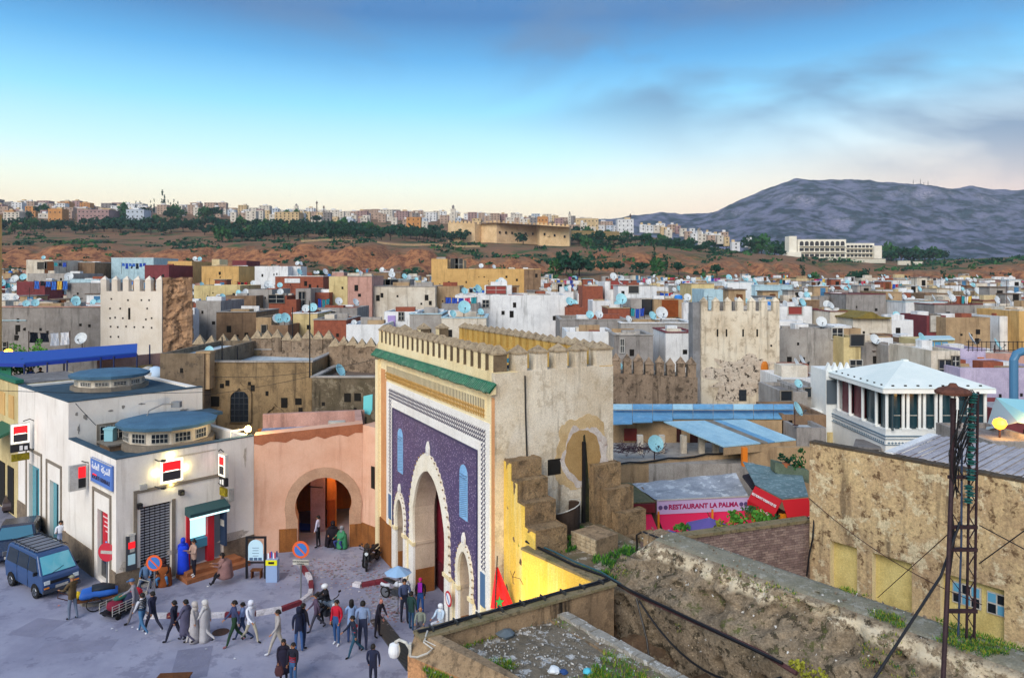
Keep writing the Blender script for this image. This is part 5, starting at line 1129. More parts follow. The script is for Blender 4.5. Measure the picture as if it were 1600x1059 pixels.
# round roof lights
def drum(c,r,z0,h,lab):
 e=thing('roof_light',lab,'roof light',(c.x,c.y,z0));n=12
 MB().lathe([(r*.93,z0),(r*.93,z0+h)],(c.x,c.y,0),n).build('drum_wall',W_['warm'],e)
 MB().lathe([(r*1.05,z0-.02),(r*1.05,z0+.3)],(c.x,c.y,0),n).build('base_ring',m_trim,e)
 MB().lathe([(r*1.08,z0+h),(r*1.10,z0+h+.16),(r*.9,z0+h+.26),(.02,z0+h+.36)],(c.x,c.y,0),n).build('cap',[m_drum],e)
 for k in range(n):
  t=2*math.pi*(k+.5)/n;nn=V((math.cos(t),math.sin(t),0));tt=V((-math.sin(t),math.cos(t),0));o_=V((c.x,c.y,0))+nn*(r*.93*math.cos(math.pi/n)+.002)
  if nn.y>.5:continue
  wv=MB().hexa(o_-tt*r*.17+UP*(z0+.38),tt*r*.34,nn*.03,UP*(h-.55)).build('window',M_glass,e);b=MB()
  for j in range(5):b.hexa(o_-tt*r*.17+tt*(r*.34*j/4-.01)+UP*(z0+.38),tt*.02,nn*.05,UP*(h-.55))
  for j in range(3):b.hexa(o_-tt*r*.17+UP*(z0+.38+(h-.57)*j/2),tt*r*.34,nn*.052,UP*.02)
  b.build('glazing_bar',M_frame,wv,kind='stuff')
drum(P(262,664,37.2)*1,2.15,5.32,1.0,'near round roof light with a blue cap on the lower roof')
drum(P(172,600,41.2)*1,1.85,7.42,.75,'far round roof light with a blue cap on the upper roof')
# windows in the upper block front
for s in(1.5,3.0,5.3):
 fr=MB().hexa(up0+BR*(s-.25)-BL*.03+UP*5.35,BR*1.35,BL*.03,UP*1.0).build('window_frame',m_trim,bank)
 for k in range(2):
  wv=MB().hexa(up0+BR*(s-.12+k*.62)-BL*.045+UP*5.45,BR*.5,BL*.015,UP*.8).build('pane',M_glass,fr)
  b=MB()
  for j in(0,1,2):b.hexa(up0+BR*(s-.12+k*.62)-BL*.06+UP*(5.45+.38*j),BR*.5,BL*.016,UP*.03)
  for j in(0,1,2):b.hexa(up0+BR*(s-.12+k*.62+.235*j)-BL*.058+UP*5.45,BR*.03,BL*.012,UP*.8)
  b.build('glazing_bar',M_frame,fr,kind='stuff')
for k,(s,z,a_,b_)in enumerate([(.35,7.0,.06,.1),(.75,6.8,.1,.14),(1.9,6.95,.12,.05),(2.5,7.05,.08,.09),(.45,6.2,.05,.2),(3.4,7.1,.16,.04),(5.6,6.5,.2,.05)]):
 MB().holes(blob(s,z,a_,b_,40+k,10,.3),[],lambda u,v,d:up0+BR*u-BL*(.012-d)+UP*v,.01).build('peeled_patch',mat('bare_grey_render','9a948c','77706a'),bank)
for k,(s,z,a_,b_)in enumerate([(2.6,1.25,.5,.12),(5.4,1.2,.7,.16),(5.9,4.9,.06,.5),(.35,1.15,.2,.18),(3.5,5.5,.9,.05)]):
 MB().holes(blob(s,z,a_,b_,60+k,12,.3),[],lambda u,v,d:br(u,v,.010-d),.009).build('damp_mark',mat('damp_mark','cabfb2','b5a897',scale=4,spots=.3),bank)
def wire_(a,c,d,lab):return tag(MB().tube([a.lerp(c,k/12)-UP*d*4*(k/12)*(1-k/12)for k in range(13)],.016,4).build('wire',M_black),lab,'wire')
wire_(P(-20,609,33),P(330,612,40.3),.12,'thin wire crossing the upper bank roof from the left edge')
wire_(P(225,626,40.4),P(484,588,44),.2,'thin wire running across the old earth building front')
wire_(P(118,630,35.6),P(150,664,35.3),.02,'short slanting cable on the upper bank wall')
wire_(P(330,588,44),P(592,560,36.5),.35,'thin sagging wire from the old earth building to the gate')
# things on the bank roofs
p=bl(5.2,5.1,-1.6);tag(MB().box(p+UP*.55,(.42,.42,1.1)).box(p+UP*1.13,(.5,.5,.08)).build('vent_stack',flat('vent_teal','8cc0cc')),'pale blue vent stack on the lower bank roof','vent')
p=br(4.6,5.1,-4.7);e=thing('roof_shed','small shed with a dark flat lid beside the near roof light','shed',p)
MB().hexa(p,BR*2.1,BL*1.1,UP*1.15).build('wall',W_['lgrey'],e);MB().hexa(p-BR*.2-BL*.2+UP*1.15,BR*2.6,BL*1.5,UP*.16).build('lid',m_brf,e);MB().hexa(p+BR*.5-BL*.02+UP*.3,BR*.8,BL*.02,UP*.6).build('window',M_glass,e)
p=br(1.2,5.1,-4.2);e=thing('roof_hatch','low brown felt covered hatch on the lower bank roof','hatch',p);MB().hexa(p,BR*2.2,BL*1.3,UP*.45).build('kerb',W_['brown'],e);MB().hexa(p-BR*.1-BL*.1+UP*.45,BR*2.4,BL*1.5,UP*.08).build('lid',M_conc,e)
p=up0+BR*3.2-BL*.9+UP*5.1;tag(MB().tube([p,p+UP*1.2,p+UP*1.75+BR*.2,p+UP*2.0+BR*.9,p+UP*1.95+BR*1.4],.035,6).box(p+UP*1.9+BR*1.6,(.45,.3,.3)).build('roof_lamp',M_pole),'bent grey floodlight arm rising over the near roof light','lamp')
p=br(5.6,5.15,-.9);e=thing('railing','white tubular railing on the right corner of the lower roof','railing',p);
for a,b_ in(((0,0),(0,.9)),((.9,0),(.9,.9)),((0,.9),(.9,.9))):MB().tube([p+BR*a[0]+UP*a[1],p+BR*b_[0]+UP*b_[1]],.04,6).build('rail',W_['white'],e)
lp=br(6.15,5.95,-.2);e=thing('floodlight','glaring warm floodlight on the bank roof corner','lamp',lp);MB().lathe([(.02,-.12),(.14,-.08),(.17,.05),(.12,.16),(.02,.2)],lp+UP*.2,12).build('bulb',flat('lamp_warm','ffd27a',emit=9),e);MB().cyl(lp-UP*.3,lp+UP*.08,.03,.03,6).build('stem',M_black,e)
ld=bpy.data.lights.new('floodlight_glow','POINT');ld.energy=120;ld.color=(1,.72,.32);ld.shadow_soft_size=.2;lo=bpy.data.objects.new('floodlight_glow',ld);C.objects.link(lo);lo.location=lp+UP*.55
qq=random.Random(8)
for k in range(9):
 p=br(qq.uniform(1.5,5.8),5.12,-qq.uniform(.5,1.6));b=MB().box(p+UP*.08,(qq.uniform(.2,.6),.2,.14),qq.uniform(0,3));o=b.build('rubble',M_conc);reg(o,'piece of rubble on the lower bank roof','rubble',800+p.x/p.y*F,'rubble on the bank roof')
 # ------------------------------------------------------------------ pink wall with the horseshoe arch
A0=BO+BR*6.36;A1=V((-7.6,37.5,0));AD=(A1-A0);AL=AD.length;AD=AD.normalized();AN=V((AD.y,-AD.x,0))
def aw(s,z,d=0):return A0+AD*s-AN*d+UP*(z)
m_pk=mat('peach_render','dfb49c','cb967a',streak=.4,stc='a87058',scale=.45,amt=.6,bump=.1,fine=.1);m_ring=mat('arch_ring_stone','bf9a80','a58068',scale=1.5,bump=.15);m_int=mat('orange_passage','d8823c','b0622a',scale=.5,streak=.3,stc='7a4420')
def s_of(px):k=(px-800)/F;return(A0.x-k*A0.y)/(k*AD.y-AD.x)
sl_,sr_=s_of(461),s_of(550);ac=(sl_+sr_)/2;ah=(sr_-sl_)/2
def hs(c,r,zc,foot,jw,n=16):
 pts=[(c-jw,foot),(c-jw,zc-math.sqrt(max(0,r*r-jw*jw)))];a0=math.acos(-jw/r)
 a0=math.pi+math.acos(jw/r);a1=-math.acos(jw/r)
 for i in range(1,n):t=a0+(a1-a0)*i/n;pts.append((c+r*math.cos(t),zc+r*math.sin(t)*(1.04 if math.sin(t)>0 else 1)))
 pts+=[(c+jw,zc-math.sqrt(max(0,r*r-jw*jw))),(c+jw,foot)];return pts
hole=hs(ac,ah*1.0,2.15,-.1,ah*.9)
aw_=thing('arch_wall','peach wall with a horseshoe archway joining the bank to the gate','wall',A0+AD*2.5)
MB().holes([(0,-.3),(0,5.85),(AL,6.2),(AL,-.3)],[hole],aw,.9,0,True,1).build('wall',[m_pk,m_ring],aw_)
ro=hs(ac,ah*1.36,2.15,1.05,ah*1.32);ri=hole[1:-1]
MB().holes(ro+[(hole[-2][0],1.05)]+[(u,max(z,1.05))for u,z in ri[::-1]]+[(hole[1][0],1.05)],[],lambda s,z,d:aw(s,z,-.035+d),.035).build('arch_ring',m_ring,aw_)
MB().holes([(0,5.45),(0,5.86),(AL,6.21),(AL,5.75)]+[(AL*(1-k/14),5.72-.3*k/14+.09*math.sin(k*2.3))for k in range(1,14)],[],lambda s,z,d:aw(s,z,-.012+d),.011).build('damp_band',mat('damp_peach','a8684a','8b5238',scale=2),aw_)
for sx,w_ in((hole[0][0]-.9,.85),(hole[-1][0]+.02,AL-hole[-1][0]-.02)):MB().hexa(aw(sx,0,-.05),AD*w_,AN*-.05,UP*1.15).build('dado',m_dado,aw_)
MB().hexa(aw(0,5.2,.9),AD*AL,-AN*3.2,UP*.2).build('flat_roof',mat('wet_blue_roof','7f94b8','59667f',scale=.9,spots=.5,spc='c9d6e6',sps=2),aw_)
MB().hexa(aw(0,5.2,4.1),AD*(AL+.2),-AN*.3,UP*.95).build('back_parapet',W_['pink'],aw_)
MB().hexa(aw(AL-.35,5.0,.9),AD*.35,-AN*3.2,UP*1.2).build('parapet',W_['pink'],aw_)
# passage behind: floor rises, orange walls, inner arches
pg=thing('vaulted_passage','orange lit passage with inner arches seen through the peach archway','passage',aw(ac,0,4))
MB().hexa(aw(-.5,-.1,6.4),AD*(AL+2),-AN*.2,UP*5).build('back_wall',m_int,pg);MB().hexa(aw(.2,4.6,.92),AD*(AL-.3),-AN*5.4,UP*.2).build('ceiling',W_['brown'],pg)
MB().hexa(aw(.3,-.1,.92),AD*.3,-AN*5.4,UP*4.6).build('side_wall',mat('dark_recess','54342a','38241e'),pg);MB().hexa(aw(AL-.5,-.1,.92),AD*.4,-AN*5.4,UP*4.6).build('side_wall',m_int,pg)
ih=hs(ac+1.15,.62,2.5,-.05,.55,12);MB().holes([(ac+.1,-.1),(ac+.1,4.55),(AL-.55,4.55),(AL-.55,-.1)],[ih],lambda s,z,d:aw(s,z,3.2+d),.8,0,True,0).build('inner_arch',m_int,pg)
MB().hexa(aw(ac-.75,-.1,2.6),AD*.75,-AN*2.6,UP*4.6).build('pier',mat('lilac_pier','b08a8c','8d6c70'),pg);MB().hexa(aw(ac+.1,0,3.14),AD*.42,-AN*.05,UP*1.5).build('dado',mat('orange_dado','a8501c','7a3814',streak=.4),pg)
MB().prism([aw(ac-.9,2.45,2.58),aw(ac-.2,2.45,2.2),aw(ac-.2,2.5,2.2),aw(ac-.9,2.5,2.58)],AD*.1).build('shelf_canopy',CLC[3],pg)
MB().face([aw(ac-1.9,.12,3.0),aw(ac-.8,.12,2.6),aw(ac-.7,.12,3.6),aw(ac-1.8,.12,4.2)]).build('floor_mat',CLC[0],pg)
ld=bpy.data.lights.new('passage_lamp','POINT');ld.energy=60;ld.color=(1,.6,.25);ld.shadow_soft_size=.3;lo=bpy.data.objects.new('passage_lamp',ld);C.objects.link(lo);lo.location=aw(ac+.6,3.6,2.4)
# return wall to the gate
gl=gf(GW,0,0);rw=thing('return_wall','short peach wall with a narrow niche between archway and gate','wall',A1)
rd_=(gl-A1);MB().prism([A1+AN*.02,gl+AN*.02,gl+V((.5,.6,0)),A1+V((.5,.9,0))],UP*6.15).build('wall',m_pk,rw)
rn=V((rd_.y,-rd_.x,0)).normalized();MB().hexa(A1+rn*.03,rd_,rn*.06,UP*1.2).build('dado',m_dado,rw)
MB().hexa(A1+rd_*.6+rn*.03+UP*3.1,rd_.normalized()*.28,rn*.02,UP*1.1).build('niche',M_dark,rw)
p=aw(AL-1.3,5.4,1.3);e=thing('air_conditioner','white air conditioner unit on the blue flat roof','air conditioner',p);MB().box(p+UP*.4,(.85,.4,.7),rad(8)).build('housing',M_frame,e);MB().cyl(p+V((-.12,-.24,.4)),p+V((-.12,-.20,.4)),.26,.26,14).build('fan_grille',M_steel,e);MB().box(p+V((0,0,.03)),(.8,.3,.06),rad(8)).build('stand',M_black,e)
# ------------------------------------------------------------------ buildings behind bank and arch wall
m_old=mat('old_earth_render','a48a66','7c674c',streak=.7,stc='40352a',scale=.8,spots=.45,spc='5c4c3a',sps=1.8)
e,_=house(318,487,566,46,m_old,8,'old earth coloured building with an arched window and blind niche',cap='lgrey',par=.5,roofm=M_roof[3],cat='building')
def niche(px,yt,yb,w_,Y,win,m1,e):
 x=PX(px,Y);zt,zb_=PZ(yt,Y),PZ(yb,Y);hw=w_/2
 o_=[(x-hw,zb_),(x-hw,zt-.75)]+[(x-hw*math.cos(t)*(1),zt-.75+.55*math.sin(t))for t in(.4,.9,1.3)]+[(x,zt)]+[(x+hw*math.cos(t),zt-.75+.55*math.sin(t))for t in(1.3,.9,.4)]+[(x+hw,zt-.75),(x+hw,zb_)]
 i_=[(x+(u-x)*.75,zb_+.02+(z-zb_)*.86)for u,z in o_]
 MB().holes(o_,[i_],lambda u,z,d:V((u,Y-.12+d,z)),.11).build('niche_moulding',m1,e)
 if win:
  f=MB().hexa((x-.62,Y-.05,zb_+.05),(1.24,0,0),(0,.04,0),(0,0,1.9)).build('window',M_glass,e);b=MB()
  for j in range(5):b.hexa((x-.62+.29*j,Y-.08,zb_+.05),(.04,0,0),(0,.03,0),(0,0,1.9))
  for j in range(6):b.hexa((x-.62,Y-.085,zb_+.05+.37*j),(1.24,0,0),(0,.03,0),(0,0,.04))
  b.build('window_grille',M_steel,f,kind='stuff')
niche(375,597,660,1.5,46,True,m_old,e);niche(429,630,660,1.3,46,False,m_old,e)
e2,_=house(250,319,552,45,mat('grey_earth_render','85735f','60523f',streak=.6,spots=.5,sps=2),9,'low rough walled building left of the old earth coloured one',par=.4,cat='building')
e3,_=house(487.5,600,590,44,mat('dark_stained_render','6e6251','46402f',streak=.8,stc='1f1d16',spots=.5,spc='9b907c',sps=1.6),7,'dark stained low building tucked against the gate left side',par=.35,cat='building',cap='lgrey')
p=P(322,556,45.5);tag(MB().box(p-UP*.9,(.75,.75,2.2)).box(p+UP*.25,(.9,.9,.12)).build('chimney',W_['tan']),'square tan chimney between the two old earth buildings','chimney')
for(px,y0,y1,Y,lab)in [(347,526,570,46.5,'thin dark pole on the old earth building roof'),(371,541,562,46.8,'short thin pole right of the taller roof pole'),(484,470,590,45,'tall thin pole at the joint of the old buildings'),(457,480,530,58,'thin aerial pole left of the tallest pole')]:
 tag(MB().cyl(P(px,y1,Y),P(px,y0,Y),.05,.04,6).build('pole',M_black),lab,'pole')
o=MB();p0=P(568,618,42)
o.prism([P(568,619,42),P(582,616,42),P(581.5,640,42),P(578,648,42),P(567.5,645,42)],(0,.08,0));tag(o.build('plastic_sheet',flat('turquoise_sheet','6fd0d8')),'bright turquoise sheet leaning left of the gate','sheet')
# old crenellated rampart behind
m_ruin=mat('eroded_rampart','a08a74','6a5848',streak=.7,stc='332a22',scale=1.1,spots=.7,spc='40352b',sps=1.6,bump=.6,bs=6)
def rampart(x0,x1,ya,yb,Y0,Y1,lab,mer,n,mw,base_t=2.2,pointy=True):
 e=thing('old_rampart',lab,'rampart',P((x0+x1)/2,ya,Y0)*1);a,b_=P(x0,ya,Y0),P(x1,yb,Y1);a0,b0=V((a.x,a.y,0)),V((b_.x,b_.y,0))
 MB().prism([a0,b0,b0+UP*b_.z,a0+UP*a.z],(0,base_t,0)).build('wall',m_ruin,e);qq=random.Random(int(x0))
 for k in range(n):
  p=a.lerp(b_,(k+.5)/n);h=mer*qq.uniform(.8,1.05);w_=mw*qq.uniform(.85,1.05)
  mo=MB().hexa(p-V((w_/2,-.1,0)),(w_,0,0),(0,.6,0),(0,0,h)).build('merlon',m_ruin,e)
  o3=p-V((w_/2+.05,-.05,-h));bb=MB();A_,B_=V((w_+.1,0,0)),V((0,.7,0));tp=p+V((0,.4,h+mw*.85))
  for r0,r1 in((o3,o3+A_),(o3+A_,o3+A_+B_),(o3+A_+B_,o3+B_),(o3+B_,o3)):bb.face([r0,r1,tp])
  bb.face([o3,o3+B_,o3+A_+B_,o3+A_]);bb.build('merlon_cap',m_cap if pointy else m_ruin,mo)
 return e
rampart(300,392,548,548,56,55,'rough rampart stub right of the worn tower with pointed merlons',.5,5,.9)
rampart(392,520,549,552,54,52,'old crenellated rampart with white flecked pointed merlons',1.0,8,.75)
rampart(515,600,556,561,50,48,'nearer crenellated rampart with dark pointed merlons by the gate',.75,6,.72)
rampart(955,1090,583,590,52,54,'eroded crenellated rampart between gate and stained tower',.95,8,.62,3,False)
# ------------------------------------------------------------------ the two towers
def tower(x0,x1,yt,ycr,Y,d,mf,mside,lab,n,caps,holes_,wl=.0,side='R',slit=None,sn=4):
 xa,xb=PX(x0,Y),PX(x1,Y);zb_=PZ(ycr,Y);zt=PZ(yt,Y);e=thing('rampart_tower',lab,'tower',((xa+xb)/2,Y+d/2,0));wd=xb-xa
 MB().hexa((xa,Y,0),(wd,0,0),(0,.5,0),(0,0,zb_)).build('front_wall',mf,e);MB().hexa((xa,Y+.5,0),(wd,0,0),(0,d-.5,0),(0,0,zb_-.02)).build('core',mside,e)
 g=wd/(n+(n-1)*.95)
 for k in range(n):
  x=xa+k*g*1.95;mo=MB().hexa((x,Y,zb_),(g,0,0),(0,.6,0),(0,0,zt-zb_)).build('merlon',mf,e)
  if caps:
   bb=MB();o3=V((x-.03,Y-.04,zt));A_,B_=V((g+.06,0,0)),V((0,.68,0));tp=V((x+g/2,Y+.3,zt+g*.75))
   for r0,r1 in((o3,o3+A_),(o3+A_,o3+A_+B_),(o3+A_+B_,o3+B_),(o3+B_,o3)):bb.face([r0,r1,tp])
   bb.face([o3,o3+B_,o3+A_+B_,o3+A_]);bb.build('merlon_cap',mf,mo)
 xs=xb if side=='R' else xa
 for k in range(sn):
  MB().hexa((xs-(.6 if side=='R' else 0),Y+.9+k*(d-1)/sn,zb_-.02),(.6,0,0),(0,(d-1)/sn*.55,0),(0,0,(zt-zb_)*q.uniform(.7,1.0))).build('merlon',mside,e)
  MB().hexa((xa+.3+k*(wd-.6)/sn,Y+d-.6,zb_-.02),(wd/sn*.5,0,0),(0,.6,0),(0,0,(zt-zb_)*.9)).build('merlon',mside,e)
 for(px,py)in holes_:MB().box((PX(px,Y),Y-.012,PZ(py,Y)),(.14,.02,.16)).build('putlog_hole',M_dark,e)
 if slit:MB().box((PX(slit[0],Y),Y-.012,PZ(slit[1],Y)),(.2,.02,1.1)).build('arrow_slit',M_dark,e)
 return e
q=random.Random(77)
mtw=mat('tower_limewash','ece2d4','d3c4ae',streak=.2,stc='9c8a72',scale=.3,bump=.2)
mtd=mat('tower_eroded','bd9470','7a5e4a',streak=.5,stc='2c221b',scale=.7,spots=.75,spc='3a2c22',sps=1.1,bump=.8,bs=4)
tw=tower(157,253,437.5,455,70,6,mtw,mtd,'white crenellated square tower with an eroded dark right side',6,True,[(174,467),(200,469),(221,469),(233,469),(172,482),(188,482),(230,482),(172,497),(180,496),(192,497),(228,499),(237,497),(173,510),(184,511),(197,510),(210,511),(224,511),(237,512),(185,526),(173,526)],slit=(202,490))
# eroded side flank: rough displaced face turned to the right
rough_block('eroded_flank',V((PX(253.5,70),70.1,0)),V((2.3,1.2,0)),V((-2.5,5,0)),PZ(433,70),mtd,tw,.3)
mtr=mat('stained_limewash','e6dac4','c4ad8c',streak=.5,stc='4c4036',scale=.5,spots=.35,spc='6a5a4a',sps=1.0)
tw2=tower(1096,1218,471,486,60,2.6,mtr,mat('tower_grey_side','8a8580','605b56',streak=.6,spots=.4),'stained off-white crenellated tower right of the gate with pitted lower wall',7,True,[(1158,566),(1171,566),(1140,566),(1205,540),(1150,600),(1190,606)],side='L')
for px in(1121,1135,1161,1183):MB().box((PX(px,60),59.985,PZ(520,60)),(.13,.02,.6)).build('arrow_slit',M_dark,tw2)
MB().hexa((PX(1084,60),60.3,0),(PX(1096,60)-PX(1084,60)-.01,0,0),(0,1.5,0),(0,0,PZ(473,60))).build('grey_flank',mat('tower_grey_flank','8f8f92','6b6a6a',streak=.4),tw2)
MB().holes(blob(PX(1158,60),5.6,3.1,1.5,3,40,.3),[],lambda u,z,d:V((max(PX(1096,60)+.02,min(u,PX(1217,60))),59.97+d,max(z,.2))),.028).build('pitted_patch',mat('pitted_patch','d5c6b4','b09a84',spots=1,spc='2e241c',sps=2.2,bump=1,bs=5),tw2)
MB().box((PX(1160,60),59.93,PZ(617,60)),(.6,.05,.9)).build('window',M_glass,tw2)
o=MB();p=P(1194,571,59.8)
o.loft([[p+V((math.cos(t)*.28*w_,-.12+math.sin(t)*.12*w_,-z))for t in(0,1.05,2.1,3.14,4.2,5.2)]for z,w_ in((-.35,.5),(-.1,1),(.3,1.1),(.5,.6))]);tag(o.build('hanging_cloth',flat('orange_cloth','c8731c')),'orange bundle hanging on the stained tower','cloth')
# ------------------------------------------------------------------ foreground: pocket walls, slab roof, long rampart
YA=V((.4,23.1,0));rD=V((.628,-.779,0)).normalized();rQ=V((.779,.628,0)).normalized()
def rr(t,q_,z):return YA+rD*t+rQ*q_+UP*z
m_fg=mat('old_render_brown','a58c6e','786450',streak=.8,stc='2e2620',scale=1.3,spots=.5,spc='4b3f32',sps=3,bump=.5,bs=9)
m_fgcap=mat('mossy_coping','8c7c60','5f6338',scale=2.2,spots=.6,spc='403a2a',sps=5,bump=.5,bs=18,thr=.55)
m_grass=leaf_mat('grass_green','5f8f2c','2f6a24');m_grass2=leaf_mat('grass_yellow','a3a23c','6f7c2a')
yw=thing('yellow_wall','low bright yellow wall lit by a lamp in front of the gate side','wall',rr(1.5,0,4))
MB().hexa(rr(-.15,0,0),rD*3.3,rQ*.35,UP*5.1).build('wall',m_ylw,yw);MB().hexa(rr(-.15,-.04,5.1),rD*3.3,rQ*.45,UP*.07).build('coping',m_fgcap,yw)
gr_=thing('grassy_roof','low grass grown roof at the foot of the gate side wall','roof',rr(1,2,4.5))
b=MB();cs=[rr(-.15,.36,4.4),rr(3.1,.36,4.4),rr(3.3,3.4,4.4),rr(-1.2,4.2,4.4),rr(-1.6,1.4,4.4)];b.prism([cs[0],cs[1],cs[2],cs[3],cs[4]],UP*.5).build('slab',mat('earth_roof','7a6a55','54583a',scale=2.5,spots=.5,spc='c9c2b8',sps=3,bump=.5),gr_)
def tufts(name,fn,n,h,mats,seed,lab,wid=.025):
 qq=random.Random(seed);b=MB()
 for k in range(n):
  p=fn(qq)
  if p is None:continue
  for j in range(9):
   a=qq.uniform(0,6.28);d=V((math.cos(a),math.sin(a),0));o_=p+d*qq.uniform(0,.1);hh=h*qq.uniform(.4,1.2);s_=V((-d.y,d.x,0))*wid
   b.face([o_-s_,o_+s_,o_+d*hh*.5+UP*hh],qq.randrange(len(mats)))
 return tag(b.build(name,mats,fix=False),lab,name.replace('_',' '),kind='stuff')
def fn_roof(qq):
 t,w_=qq.uniform(-.8,3.1),qq.uniform(.4,3.2);p=rr(t,w_,4.9)
 return p if noise.noise(p*1.1)>-.12 else None
tufts('grass',fn_roof,900,.14,[m_grass,M_leafm],3,'green grass tufts growing on the roof at the gate side foot')
# cistern
p=P(878,818,25.6);p.z=4.9;ci=thing('round_cistern','dark round open tank with a hose on the grassy roof','tank',p)
b=MB();n=20
b.loft([[p+V((r*math.cos(2*math.pi*k/n),r*math.sin(2*math.pi*k/n),z+(.18*math.cos(2*math.pi*k/n))))for k in range(n)]for r,z in((.62,-.2),(.64,.75),(.60,.76),(.57,.0))],0,True);b.build('tank_shell',mat('tank_brown','4a3a30','2a211c',spots=.3),ci)
b=MB().tube([p+V((.64*math.cos(t),.64*math.sin(t),.80+.18*math.cos(t)))for t in [k*.45 for k in range(15)]],.02,5);b.build('hose',M_frame,ci)
# floodlight in the pocket that lights the yellow wall
fp=rr(.9,-.9,2.6);e=thing('pocket_floodlight','floodlight hidden low in front of the yellow wall','lamp',fp);MB().box(fp,(.25,.12,.18)).build('housing',M_black,e);MB().box(fp+rQ*.08,(.2,.02,.14),math.atan2(rD.y,rD.x)).build('lens',flat('lamp_warm','ffd27a',emit=9),e)
ld=bpy.data.lights.new('pocket_glow','POINT');ld.energy=150;ld.color=(1,.80,.30);ld.shadow_soft_size=.25;lo=bpy.data.objects.new('pocket_glow',ld);C.objects.link(lo);lo.location=rr(.6,-1.5,3.4)
# pocket front wall
B1=G(650,985,5.3);B2=G(947,904,5.3);BD=(B2-B1);BLn=BD.length;BD=V((BD.x,BD.y,0)).normalized();BN=V((BD.y,-BD.x,0))
def pw(s,d,z):return V((B1.x,B1.y,0))+BD*s+BN*d+UP*z
pk=thing('pocket_wall','narrow brown wall with black water stains and a cable along its top','wall',pw(3,0,4))
b=MB();n=30
for k in range(n):
 s0,s1=BLn*k/n,BLn*(k+1)/n;dz=.02*noise.noise(V((k*.7,0,0)));b.hexa(pw(s0,0,0),BD*(s1-s0),BN*.34,UP*(5.2+dz))
b.build('wall',mat('stained_pocket_wall','a88c6c','7a644e',streak=1,stc='1c1815',scale=1.1,spots=.35,spc='3a3029',sps=2,bump=.4),pk)
MB().hexa(pw(-.05,-.05,5.23),BD*(BLn+.1),BN*.46,UP*.07).build('coping',m_fgcap,pk)
b=MB().tube([pw(BLn*k/12,.1+.03*math.sin(k*2),5.33)for k in range(13)],.035,6);b.tube([pw(BLn*k/12,.16+.04*math.sin(k*1.3),5.325)for k in range(13)],.02,5);b.build('cable',M_black,pk)
b=MB()
for k in range(9):b.hexa(pw(BLn*(k+.5)/9,.02,5.30),BD*.03,BN*.25,UP*.09)
b.build('cable_clip',M_steel,pk,kind='stuff')
# slab roof
Z1=4.78
sr=thing('slab_roof','rough concrete slab roof strewn with white rubble and grass in the foreground','roof',G(820,1010,4.5))
c1,c2,c3,c4,c5=G(652,986,Z1),G(846,952,Z1),G(1030,1052,Z1),G(1130,1110,Z1),G(770,1130,Z1)
b=MB();nu,nv=90,60;A_,B_,C_,D_=pw(.0,.35,0),pw(BLn-1.0,.35,0),G(1120,1106,Z1),G(690,1150,Z1)
B_=V((c2.x,c2.y,0));vs=[]
for j in range(nv+1):
 for i in range(nu+1):
  u,v_=i/nu,j/nv;p=(V((A_.x,A_.y,0)).lerp(B_,u)).lerp(V((D_.x,D_.y,0)).lerp(V((C_.x,C_.y,0)),u),v_)
  z=Z1+.05*noise.fractal(p*1.7,1,2,4)+.03*noise.noise(p*7)
  if i>nu-5:z+=.05+.05*abs(noise.noise(p*4))
  b.v.append(V((p.x,p.y,z)))
for j in range(nv):
 for i in range(nu):k=j*(nu+1)+i;b.f.append([k,k+1,k+nu+2,k+nu+1]);b.m.append(0)
b.build('roof_surface',mat('rubble_roof','857a6a','5c5548',scale=1.6,spots=.95,spc='c9c8c6',sps=2.3,bump=.7,bs=22),sr,smooth=True)
rim=MB();qq=random.Random(12)
a_,e_=V((B_.x,B_.y,0)),V((C_.x,C_.y,0));dd=(e_-a_).normalized();nn=V((dd.y,-dd.x,0))
MB().prism([a_+UP*.2,a_+UP*(Z1+.02),e_+UP*(Z1+.02),e_+UP*.2],-nn*-.25).build('edge_wall',m_fg,sr)
for k in range(15):
 p=a_.lerp(e_,(k+.5)/15);MB().box(p-nn*.12+UP*(Z1+.07),((e_-a_).length/15*.94,.3+qq.uniform(-.05,.05),.14+qq.uniform(-.03,.05)),math.atan2(dd.y,dd.x)+qq.uniform(-.06,.06)).build('edge_stone',mat('limed_stone','a59f95','6f685c',scale=3,spots=.8,spc='d8d5d0',sps=6,bump=.5),sr)
 # outer shoulder and left face of the slab roof
o1,o2=G(637,1024,4.88),G(900,1135,4.88);i1,i2=G(650,986,5.28),G(890,1105,5.2)
b=MB();n=24;V2=lambda p:V((p.x,p.y,p.z));rows_=[]
for k in range(n+1):
 t=k/n;p0,p1=i1.lerp(i2,t),o1.lerp(o2,t);inn=(p0-p1);inn.z=0;inn.normalize()
 row=[p0+inn*.35+UP*-.45,p0+inn*.3,p0]+[p0.lerp(p1,s_)+UP*.05*noise.noise(V((k*.5,s_*4,1)))for s_ in(.33,.66)]+[p1+UP*.02*noise.noise(V((k,0,0))),V((p1.x,p1.y,3.6)),V((p1.x,p1.y,-.2))]
 b.v+=row;rows_.append(row)
for k in range(n):
 for j in range(7):i=k*8+j;b.f.append([i,i+1,i+9,i+8]);b.m.append(0 if j<5 else 1)
b.face([rows_[0][0],rows_[0][1],rows_[0][2],rows_[0][5],rows_[0][7],rows_[0][0]-UP*4.7],2)
b.build('parapet_shoulder',[m_fg,mat('peach_worn_wall','c99468','8f6a4a',streak=.7,stc='40301f',scale=1.6,spots=.4),m_gcream],sr,fix=False)
